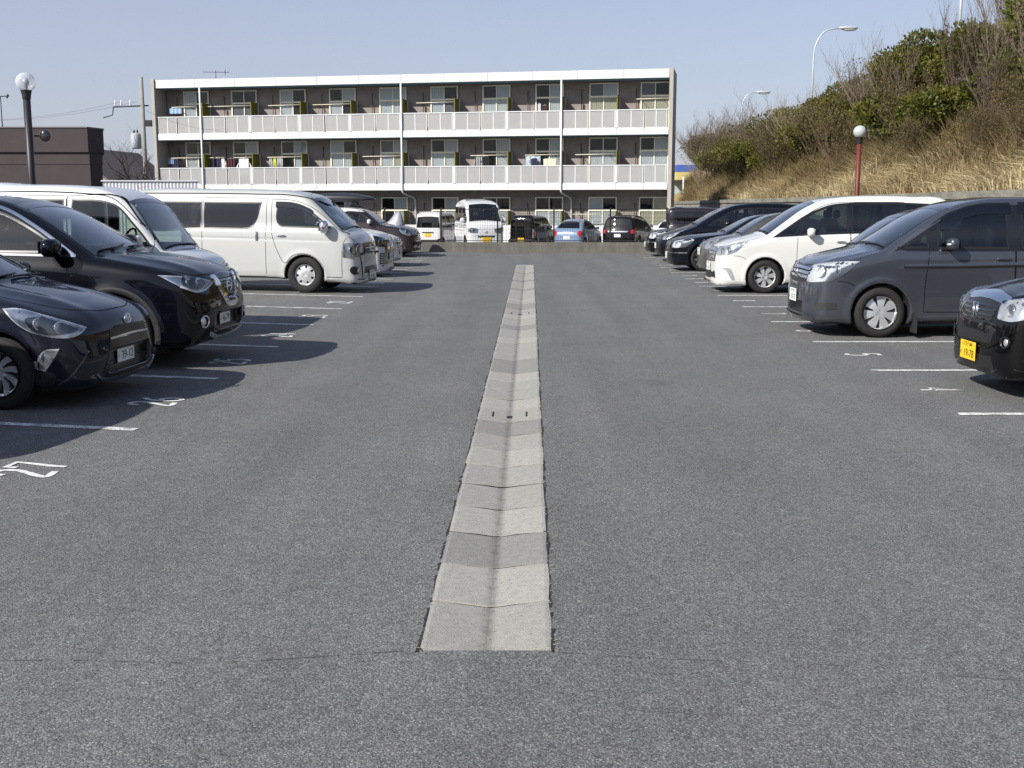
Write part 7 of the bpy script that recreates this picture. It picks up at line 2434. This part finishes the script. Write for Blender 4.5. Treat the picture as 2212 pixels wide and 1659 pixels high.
# ---- generic smaller cars: one builder, three shapes ------------------------------------------------
def smallcar(name, label, cat, nose, yaw, pm, zg, kind, num=None, yellow=False, pitch=0., rear=False, h=.032, region='\u516b\u738b\u5b50 501', tint=None, wheel='spoke5', wheel_r=None):
    tint = tint or G_CLEAR
    if kind == 'kei':
        L, W, H = 3.395, 1.475, 1.635; uf, ur, r = .72, 3.10, .285
        S = [(.25, .19), (.05, .20), (0, .32), (.01, .50), (.03, .64), (.08, .78), (.15, .86), (.36, .935), (.62, 1.0), (.80, 1.045), (.80, 1.045), (1.10, 1.28), (1.38, 1.46), (1.62, 1.565), (2.0, 1.62), (2.5, 1.635), (3.1, 1.60), (3.25, 1.52), (3.32, 1.1), (3.385, .8), (3.395, .4), (3.3, .22), (3.3, .22)]
        zb, rw = 1.0, .55
        ws = windscreen(.60, 1.025, .49, 1.49, .045)
        sw = [[(1.20, 1.04), (1.20, 1.04), (1.45, 1.30), (1.65, 1.43), (1.95, 1.485), (1.95, 1.485), (1.97, 1.04), (1.97, 1.04)], [(2.06, 1.04), (2.06, 1.04), (2.05, 1.49), (2.05, 1.49), (2.95, 1.47), (2.95, 1.47), (3.02, 1.08), (3.02, 1.08)]]
        dr = [(1.10, .96), (1.10, .96), (1.08, .6), (1.12, .32), (1.12, .32), (2.01, .32), (2.01, .32), (2.01, 1.52), (2.01, 1.52), (1.65, 1.47), (1.35, 1.27)]
        rw_ = windscreen(.58, 1.03, .50, 1.44, 0, 'rear_window', 'rear', G_DARK, .035)
    elif kind == 'sedan':
        L, W, H = 4.65, 1.78, 1.47; uf, ur, r = .86, 3.60, .335
        S = [(.25, .17), (.05, .18), (0, .30), (0, .50), (.02, .66), (.07, .745), (.16, .80), (.50, .88), (.95, .945), (1.35, .985), (1.35, .985), (1.75, 1.19), (2.1, 1.36), (2.4, 1.435), (2.8, 1.465), (3.2, 1.45), (3.7, 1.33), (4.1, 1.16), (4.4, 1.10), (4.6, 1.02), (4.65, .7), (4.62, .35), (4.5, .2), (4.5, .2)]
        zb, rw = .96, .54
        ws = windscreen(.68, .975, .52, 1.375, .05)
        sw = [[(1.75, 1.0), (1.75, 1.0), (2.05, 1.18), (2.35, 1.32), (2.62, 1.36), (2.62, 1.36), (2.66, 1.01), (2.66, 1.01)], [(2.75, 1.01), (2.75, 1.01), (2.72, 1.365), (2.72, 1.365), (3.2, 1.34), (3.6, 1.20), (3.75, 1.05), (3.75, 1.05)]]
        dr = [(1.55, .92), (1.55, .92), (1.55, .30), (1.55, .30), (2.70, .30), (2.70, .30), (2.70, 1.39), (2.70, 1.39), (2.3, 1.34), (1.8, 1.08)]
        rw_ = windscreen(.60, 1.12, .50, 1.34, 0, 'rear_window', 'rear', G_DARK, .035)
    elif kind == 'round':        # rounded hatchback (small, two bumps)
        L, W, H = 3.70, 1.66, 1.525; uf, ur, r = .70, 3.13, .29
        S = [(.25, .19), (.05, .20), (0, .32), (.01, .48), (.04, .62), (.10, .74), (.30, .86), (.60, .95), (.86, .995), (.86, .995), (1.2, 1.23), (1.55, 1.42), (1.9, 1.505), (2.3, 1.525), (2.8, 1.46), (3.2, 1.30), (3.42, 1.12), (3.55, .98), (3.66, .85), (3.70, .6), (3.68, .35), (3.58, .22), (3.58, .22)]
        zb, rw = .97, .50
        ws = windscreen(.62, .98, .48, 1.41, .05)
        sw = [[(1.30, 1.0), (1.30, 1.0), (1.55, 1.22), (1.8, 1.36), (2.0, 1.40), (2.0, 1.40), (2.04, 1.0), (2.04, 1.0)], [(2.12, 1.0), (2.12, 1.0), (2.10, 1.41), (2.10, 1.41), (2.5, 1.39), (2.85, 1.26), (3.0, 1.05), (3.0, 1.05)]]
        dr = [(1.15, .94), (1.15, .94), (1.15, .32), (1.15, .32), (2.07, .32), (2.07, .32), (2.07, 1.44), (2.07, 1.44), (1.7, 1.36), (1.35, 1.12)]
        rw_ = windscreen(.60, 1.06, .46, 1.37, .0, 'rear_window', 'rear', G_DARK, .03)
    elif kind == 'estate':       # tall dark people carrier seen from behind
        L, W, H = 4.75, 1.80, 1.72; uf, ur, r = .95, 3.75, .33
        S = [(.25, .19), (.05, .20), (0, .32), (0, .55), (.05, .74), (.15, .84), (.5, .94), (1.0, 1.03), (1.2, 1.08), (1.2, 1.08), (1.6, 1.34), (2.0, 1.56), (2.4, 1.66), (3.0, 1.715), (4.0, 1.68), (4.42, 1.60), (4.56, 1.25), (4.68, .95), (4.74, .7), (4.74, .4), (4.6, .22), (4.6, .22)]
        zb, rw = 1.04, .60
        ws = windscreen(.70, 1.065, .56, 1.57, .05)
        sw = [[(1.7, 1.07), (1.7, 1.07), (2.0, 1.36), (2.3, 1.53), (2.7, 1.57), (2.7, 1.57), (2.72, 1.07), (2.72, 1.07)], [(2.82, 1.07), (2.82, 1.07), (2.80, 1.58), (2.80, 1.58), (4.2, 1.52), (4.2, 1.52), (4.32, 1.10), (4.32, 1.10)]]
        dr = [(1.55, 1.0), (1.55, 1.0), (1.55, .32), (1.55, .32), (2.77, .32), (2.77, .32), (2.77, 1.60), (2.77, 1.60), (2.2, 1.53), (1.8, 1.27)]
        rw_ = windscreen(.68, 1.08, .57, 1.53, 0, 'rear_window', 'rear', G_DARK, .035)
    elif kind == 'cube':         # boxy kei
        L, W, H = 3.395, 1.475, 1.70; uf, ur, r = .68, 3.12, .285
        S = [(.22, .19), (.04, .20), (0, .32), (0, .55), (.03, .78), (.09, .90), (.35, .98), (.62, 1.04), (.62, 1.04), (.86, 1.30), (1.10, 1.52), (1.35, 1.64), (1.8, 1.69), (2.6, 1.70), (3.24, 1.67), (3.33, 1.60), (3.36, 1.1), (3.39, .7), (3.395, .4), (3.3, .22), (3.3, .22)]
        zb, rw = 1.0, .585
        ws = windscreen(.60, 1.025, .52, 1.55, .045)
        sw = [[(.98, 1.04), (.98, 1.04), (1.2, 1.34), (1.4, 1.51), (1.85, 1.56), (1.85, 1.56), (1.87, 1.04), (1.87, 1.04)], [(1.96, 1.04), (1.96, 1.04), (1.95, 1.565), (1.95, 1.565), (3.12, 1.55), (3.12, 1.55), (3.18, 1.06), (3.18, 1.06)]]
        dr = [(.98, .97), (.98, .97), (1.05, .32), (1.05, .32), (1.91, .32), (1.91, .32), (1.91, 1.59), (1.91, 1.59), (1.4, 1.54), (1.1, 1.3)]
        rw_ = windscreen(.61, 1.05, .54, 1.54, 0, 'rear_window', 'rear', G_DARK, .035)
    else:                        # 'twotone' compact crossover with oval lamps
        L, W, H = 4.10, 1.79, 1.56; uf, ur, r = .78, 3.375, .325
        S = [(.28, .20), (.06, .22), (0, .34), (0, .52), (.02, .66), (.06, .77), (.14, .87), (.40, .955), (.80, 1.02), (1.12, 1.06), (1.12, 1.06), (1.40, 1.27), (1.66, 1.44), (1.9, 1.515), (2.3, 1.555), (2.9, 1.55), (3.5, 1.50), (3.74, 1.44), (3.86, 1.15), (3.98, .98), (4.08, .8), (4.10, .45), (3.98, .24), (3.98, .24)]
        zb, rw = 1.02, .60
        ws = windscreen(.70, 1.045, .58, 1.46, .045)
        sw = [[(1.42, 1.075), (1.42, 1.075), (1.6, 1.26), (1.8, 1.37), (2.2, 1.42), (2.2, 1.42), (2.24, 1.075), (2.24, 1.075)], [(2.32, 1.075), (2.32, 1.075), (2.28, 1.425), (2.28, 1.425), (3.3, 1.41), (3.55, 1.36), (3.65, 1.12), (3.65, 1.12)]]
        dr = [(1.32, 1.0), (1.32, 1.0), (1.30, .34), (1.30, .34), (2.28, .34), (2.28, .34), (2.28, 1.45), (2.28, 1.45), (1.9, 1.42), (1.5, 1.22)]
        rw_ = windscreen(.66, 1.08, .57, 1.40, 0, 'rear_window', 'rear', G_DARK, .035)
    c = Car(L, W, S, FX(W, zb, H, rw, .19, .66, .05), PX(W, L, 1.0, .9), uf, ur, r, r + .045, bowf=.18, bowr=.14 if kind == 'round' else .09, crown=.055, rise=.02, um=1.5, flare=.02 if kind in ('twotone', 'round') else .010, h=h,
            bumps=[((.45, .46, .92), (.45, .09, .2), .012)])
    spec = dict(glass=[ws, rw_] + [dict(name='side_window', v='side', door=(0 if i == 0 else None), mat=(tint if i == 0 else G_DARK), frit=.022, pts=p) for i, p in enumerate(sw)],
                doors=[dict(id=0, pts=dr, handles=[(dr[4][0] + (dr[6][0] - dr[4][0]) * .86, zb - .12, pm, False)])],
                bonnet=[(.12, 0), (.14, W * .17), (.24, W * .32), (.45, W * .40), (S[9][0] if kind != 'sedan' else 1.3, W * .415), (S[9][0] if kind != 'sedan' else 1.3, 0)], bonnet_z=.70,
                bumper=[(-.1, .1), (-.1, .1), (-.1, .60), (-.1, .60), (.40, .60), (uf - r - .03, .55), (uf - r - .03, .1), (uf - r - .03, .1)],
                gaps=[('top', [(.13, .05), (.15, W * .17), (.25, W * .32), (.46, W * .405), (.78, W * .42)], .008)])
    if kind == 'twotone':
        spec['roof'] = (1.43, .35, 1.5); spec['roof_mat'] = WHITE
    root, body, drs = build_car(name, label, cat, c, nose, yaw, pm, spec, pitch, zg, rear=rear)
    if kind == 'kei':
        lamp(root, c, [(.37, .84), (.37, .84), (.60, .875), (.78, .905), (.78, .905), (.74, .73), (.74, .73), (.56, .68), (.40, .69), (.40, .69)], 30, [(.52, .77, .05, LAMPGREY), (.66, .80, .045, LAMPGREY)])
        go = curve([(-.36, .815), (-.36, .815), (0, .84), (.36, .815), (.36, .815), (.31, .65), (.31, .65), (0, .625), (-.31, .65), (-.31, .65)], 5)
        g = c.put('grille', c.patch(go, 'front', off=.004), BLACK, root)
        bb = grille_bars(c, go, 'front', [.66, .70, .74, .78], .014, .014)
        if bb: c.put('grille_bar', bb, GLOSSBLACK, g)
        c.put('chrome_hood_bar', c.patch(curve([(-.40, .815), (-.40, .815), (0, .845), (.40, .815), (.40, .815), (.40, .868), (.40, .868), (0, .905), (-.40, .868), (-.40, .868)], 5), 'front', off=.014, skirt=.016), CHROME, g)
        emblem(g, c, .735, 'h', .065)
        c.put('lower_grille', c.patch(curve([(-.40, .56), (-.40, .56), (.40, .56), (.40, .56), (.36, .47), (.36, .47), (-.36, .47), (-.36, .47)], 3), 'front', off=.004), BLACK, root)
        c.put('bumper_ridge', c.ribbon([(-.62, .60), (-.40, .455), (0, .44), (.40, .455), (.62, .60)], 'front', .018, .012), pm, root)
        c.put('lower_grille', c.patch(curve([(-.40, .36), (-.40, .36), (.40, .36), (.40, .36), (.44, .24), (.44, .24), (-.44, .24), (-.44, .24)], 3), 'front', off=.004), BLACK, root)
        dup_lathe_ring(root, c, .55, .50, .045, GLOSSBLACK, .012)
        mirror(root, c, 1.22, 1.08, pm, (.12, .19, .15), .11)
    elif kind == 'sedan':
        lamp(root, c, [(.50, .76), (.50, .76), (.70, .80), (.98, .825), (1.03, .80), (.98, .70), (.90, .62), (.90, .62), (.66, .60), (.50, .61), (.50, .61)], 38, [(.64, .69, .05, LAMPGREY), (.80, .71, .05, LAMPGREY)], base=LAMPWHITE)
        go = curve([(-.40, .76), (-.40, .76), (.40, .76), (.40, .76), (.34, .52), (.34, .52), (-.34, .52), (-.34, .52)], 3)
        g = c.put('grille', c.patch(go, 'front', off=.004), BLACK, root)
        for z in (.56, .60, .64, .68, .72): c.put('chrome_bar', c.ribbon([(-.37, z), (0, z), (.37, z)], 'front', .018, .016), CHROME, g)
        c.put('bumper_trim', c.ribbon([(-.84, .475), (-.6, .475), (0, .475), (.6, .475), (.84, .475)], 'front', .026, .012), CHROME, root)
        c.both('bumper_trim', c.ribbon([(.10, .475), (.42, .475)], 'side', .026, .012), CHROME, root)
        mirror(root, c, 1.78, 1.06, pm, (.14, .21, .15), .12)
    elif kind == 'round':
        lamp(root, c, [(.34, .80), (.50, .86), (.66, .88), (.72, .78), (.62, .68), (.44, .67), (.34, .72)], 35, [(.54, .78, .07, LAMPGREY)])
        mirror(root, c, 1.30, 1.05, pm, (.12, .19, .14), .11)
    elif kind == 'twotone':
        lamp(root, c, [(.56, .82), (.60, .90), (.74, .965), (.92, .955), (.99, .87), (.95, .77), (.80, .70), (.64, .72)], 42, [(.80, .82, .085, LAMPGREY), (.69, .79, .03, AMBER)])
        go = curve([(-.52, .76), (-.52, .76), (0, .80), (.52, .76), (.52, .76), (.46, .56), (.46, .56), (0, .54), (-.46, .56), (-.46, .56)], 5)
        g = c.put('grille', c.patch(go, 'front', off=.004), BLACK, root)
        for z in (.60, .65, .70, .74): c.put('chrome_bar', c.ribbon([(-.48, z), (0, z + .01), (.48, z)], 'front', .014, .014), CHROME, g)
        c.put('bumper_bar', c.patch(curve([(-.70, .50), (-.70, .50), (.70, .50), (.70, .50), (.70, .40), (.70, .40), (-.70, .40), (-.70, .40)], 3), 'front', off=.03, skirt=.03), PLASTIC, root)
        c.both('arch_moulding', c.patch([(uf + (c.ra + .075) * math.cos(w), c.zw + (c.ra + .075) * math.sin(w)) for w in np.linspace(R(-10), R(190), 24)] + [(uf + (c.ra + .004) * math.cos(w), c.zw + (c.ra + .004) * math.sin(w)) for w in np.linspace(R(190), R(-10), 24)], 'side', off=.008, step=.2), PLASTIC, root)
        dup_lathe_ring(root, c, .60, .34, .05, CHROME, .009)
        mirror(root, c, 1.50, 1.12, WHITE, (.13, .20, .16), .12)
        mb = MB()
        for y in (-.5, .5):
            mb.tube([(L / 2 - 1.95, y, 1.57), (L / 2 - 2.3, y, 1.61), (L / 2 - 3.2, y, 1.61), (L / 2 - 3.5, y, 1.55)], .016, 6)
        for u in (2.15, 2.95): mb.tube([(L / 2 - u, -.56, 1.64), (L / 2 - u, .56, 1.64)], .02, 6)
        mb.build('roof_rack', BLACK, root)
    else:
        lamp(root, c, [(.40, .84), (.40, .84), (.75, .88), (.75, .88), (.72, .70), (.72, .70), (.42, .68), (.42, .68)], 28, [(.56, .78, .06, LAMPGREY)])
        mirror(root, c, dr[0][0] + .2, zb + .10, pm, (.13, .20, .16), .12)
    # tails
    w2 = W / 2
    if kind == 'round':
        c.both('tail_lamp', c.patch(curve([(w2 - .26, .92), (w2 - .16, .95), (w2 - .09, .88), (w2 - .10, .72), (w2 - .18, .66), (w2 - .26, .74)], 6), 'rear', off=.01), RED, root)
    elif kind == 'cube':
        c.both('tail_lamp', c.patch(curve([(w2 - .14, 1.02), (w2 - .14, 1.02), (w2 - .045, 1.02), (w2 - .045, 1.02), (w2 - .04, .58), (w2 - .04, .58), (w2 - .14, .58), (w2 - .14, .58)], 3), 'rear', off=.01), LAMP, root)
        c.both('tail_lamp', c.patch(curve([(w2 - .125, .90), (w2 - .125, .90), (w2 - .055, .90), (w2 - .055, .90), (w2 - .05, .72), (w2 - .05, .72), (w2 - .125, .72), (w2 - .125, .72)], 3), 'rear', off=.018), RED, root)
    else:
        c.both('tail_lamp', c.patch(curve([(w2 - .24, .98), (w2 - .24, .98), (w2 - .07, 1.0), (w2 - .06, .80), (w2 - .06, .80), (w2 - .22, .80), (w2 - .22, .80)], 3), 'rear', off=.01), RED, root)
    if kind == 'estate':
        c.put('tail_garnish', c.patch(curve([(-.55, .93), (-.55, .93), (.55, .93), (.55, .93), (.50, .87), (.50, .87), (-.50, .87), (-.50, .87)], 3), 'rear', off=.016, skirt=.018), CHROME, root)
    if num:
        zpl = {'kei': .37, 'sedan': .40, 'round': .60, 'estate': .70, 'cube': .50, 'twotone': .42}[kind]
        plate(root, c, zpl, num, region, '\u305f', yellow, rear)
    wheels(root, c, wheel, wheel_r or r * .66, w=.175)
    seats(root, c, S[9][0] + .75 if kind != 'sedan' else 2.05, .66 if kind != 'sedan' else .52, (S[9][0] + 1.5) if kind != 'sedan' else 2.9)
    zw_ = ws['pts'][0][1]
    wiper(root, c, [(-.5, zw_ + .03), (-.15, zw_ + .055), (.12, zw_ + .055)], 0)
    wiper(root, c, [(.0, zw_ + .05), (.3, zw_ + .05), (.5, zw_ + .03)], 0)
    return root, c
# ------------------------------------------------------------------ place the cars
ONLY = None
crossover()
hatchback()
keivan('parked_van', 'white high-roof kei van between the black crossover and the long white van', 'van', (-3.70, 14.45), R(-5), WHITE, PITCH, zleft(-5.2), None, None, H=1.86)
longvan()
keivan('parked_van', 'white kei van just beyond the left edge of the picture', 'van', (-4.05, 7.0), R(-5), WHITE, PITCH, zleft(-5.2), None, None, style=1, detail=False)
minivan('parked_minivan', 'white minivan with a tall black grille just behind the long white van', (-2.85, 26.85), R(-5), WHITE, PITCH, zleft(-5), 'blocky')
smallcar('parked_car', 'white low car in the left row between the white minivan and the brown two-tone car', 'car', (-3.05, 31.3), R(-5), WHITE, zleft(-5), 'sedan', '15-30', False, PITCH, wheel='multi')
MINI, MINIC = smallcar('parked_car', 'brown compact crossover with a white roof at the far end of the left row', 'car', (-3.0, 37.3), R(-4), MAROON, zleft(-5), 'twotone', '80-21', False, PITCH, wheel='multi', h=.03)
smallcar('parked_car', 'black small car with the yellow 19-78 plate, nearest on the right', 'car', (4.12, 10.18), R(180), XBLACK, 0, 'kei', '19-78', True, h=.022, region='\u516b\u738b\u5b50 580', wheel='fan')
minivan('parked_minivan', 'dark grey minivan with clear square headlights on the right', (3.74, 15.12), R(180), STEELGREY, 0, 0, 'boxy')
smallcar('parked_car', 'dark blue small car set back between the grey minivan and the white minivan', 'car', (4.45, 17.6), R(180), NAVY, 0, 'kei', '52-06', True, wheel='steel')
minivan('parked_minivan', 'white minivan with silver spoked wheels in the right row', (3.88, 22.58), R(180), IVORY, 0, 0, 'sport')
smallcar('parked_car', 'olive grey car mostly hidden behind the white minivan', 'car', (4.46, 27.4), R(180), OLIVE, 0, 'round', '33-58', False)
smallcar('parked_car', 'black saloon with big chrome wheels and a chrome bumper strip', 'car', (4.07, 30.1), R(180), NAVY, 0, 'sedan', '77-00', False, wheel='multi', wheel_r=.265)
minivan('parked_minivan', 'black people carrier with swept-back headlights behind the black saloon', (4.40, 35.1), R(180), NAVY, 0, 0, 'wedge')
smallcar('parked_car', 'black saloon at the far end of the right row, only its nose showing', 'car', (4.50, 38.7), R(180), XBLACK, 0, 'sedan', '30-30', False)
# ------------------------------------------------------------------ cars of the lower car park behind the wall
zf_ = -.5
keivan('parked_van', 'white kei van with a yellow plate seen from behind, left of the white front-facing wagon', 'van', (-4.2, 57.0), R(76), WHITE, 0, zf_, '51-28', '\u516b\u738b\u5b50 480', H=1.88, rear=True, detail=False)
keivan('parked_van', 'white flat-nosed kei wagon facing the camera behind the fence, yellow plate', 'van', (-.95, 42.6), R(-78), WHITE, 0, ground_z(-1, 43.4) - .0, '44-37', '\u516b\u738b\u5b50 580', H=1.92, style=1, detail=True)
smallcar('parked_car', 'black boxy kei car seen from behind, beside the white front-facing wagon', 'car', (.44, 57.5), R(68), XBLACK, zf_, 'cube', '29-41', True, rear=True, h=.036)
smallcar('parked_car', 'light blue rounded hatchback seen from behind the fence', 'car', (2.74, 57.5), R(68), BLUE, zf_, 'round', '15-04', False, rear=True, h=.034)
smallcar('parked_car', 'black estate with a chrome tailgate strip seen from behind the fence', 'car', (5.29, 57.5), R(68), XBLACK, zf_, 'estate', '31-15', False, rear=True, h=.036)
smallcar('parked_car', 'white hatchback half hidden by the plum kei car', 'car', (7.9, 58.0), R(68), WHITE, zf_, 'round', None, False, rear=True, h=.038)
smallcar('parked_car', 'dark plum boxy kei car side-on beyond the end of the right row', 'car', (5.95, 44.3), R(-5), PLUM, ground_z(7.5, 44.3), 'cube', None, True, rear=True, h=.034)

# roof box on the two-tone car
mw = MINI.matrix_basis if False else None
rbx = thing('roof_box', 'long dark roof box on the white roof of the brown compact', 'roof box', MINI.location, MINI.rotation_euler)
V, F = sellip((0, 0, 0), (2.15, .80, .40), (3.0, 2.4), (28, 12))
V = [(x, y, (z if z > 0 else z * .5) * (1 - .45 * max(0, x / 1.1) ** 2)) for x, y, z in V]
L_ = MINIC.L
MB().add(V, F, True).build('lid', mat('dark_roof_box', (.02, .021, .026), .4, 0, .2), rbx, (L_ / 2 - 2.55, .10, 1.83))
MB().tube([(L_ / 2 - 2.55 + 1.0 * math.cos(a), .10 + .39 * math.sin(a), 1.80) for a in np.linspace(0, 6.283, 33)], .012, 5, False).build('seam_strip', DARKMETAL, rbx)
for u in (2.15, 2.95):
    for y in (-.14, .34): boxo('foot', (L_ / 2 - u, y, 1.69), (.14, .08, .10), BLACK, rbx)

# covered motorbike by the end wall
mk = thing('covered_motorbike', 'silver-grey tarpaulin over a motorbike behind the brown compact', 'covered motorbike', (-4.2, 39.9, .12), (0, 0, R(15)))
V = []; F = []
rr = np.random.default_rng(3)
NS = 26; ring = 18
for i in range(NS + 1):
    u = i / NS
    x = 1.0 - 2.0 * u
    top = .80 + .60 * math.exp(-((u - .36) / (.075 if u < .36 else .17)) ** 2) + .25 * math.exp(-((u - .75) / .16) ** 2)
    end = math.sin(math.pi * min(max(u, .02), .98)) ** .35
    for k in range(ring + 1):
        a = math.pi * k / ring
        wy = (.20 + .20 * (1 - math.sin(a)) + .22 * math.exp(-((u - .36) / .12) ** 2) * math.sin(a) ** 2) * end
        z = top * math.sin(a) ** .62 * (.6 + .4 * end)
        f_ = 1 + .07 * math.sin(9 * u * 6.28 + 3 * k) * (1 - math.sin(a)) + .02 * rr.normal()
        V.append((x, wy * math.copysign(abs(math.cos(a)) ** .8, math.cos(a)) * 1.7 * f_ * .6, max(.02, z)))
m_ = ring + 1
F = [(i * m_ + k, i * m_ + k + 1, i * m_ + m_ + k + 1, i * m_ + m_ + k) for i in range(NS) for k in range(ring)]
ob('cover', pymesh('cover', V, F, True), mk, mat('silver_tarpaulin', (.27, .28, .31), .5, .1, 0, .5, .1, 8, .3, 14))
for x in (-.62, .62): MB().lathe([(.16, -.05), (.29, -.05), (.29, .05), (.16, .05)], 18, (x, 0, .29), 'y').build('wheel', RUBBER, mk)

# ------------------------------------------------------------------ lettering as real meshes; tiny joined pieces
dg = bpy.context.evaluated_depsgraph_get()
for o in [o for o in scene.objects if o.type == 'FONT']:
    me = bpy.data.meshes.new_from_object(o.evaluated_get(dg))
    n = ob(o.name.split('.')[0], me, o.parent, None, o.location, o.rotation_euler)
    bpy.data.objects.remove(o)
for o in scene.objects:
    if o.type == 'MESH' and o.name.split('.')[0] in ('wheel_nut', 'roof_gutter', 'plate_digits', 'plate_region', 'plate_kana', 'side_badge', 'front_lip', 'grille_bar', 'window_seal', 'panel_gap', 'lower_grille'):
        o['kind'] = 'stuff'
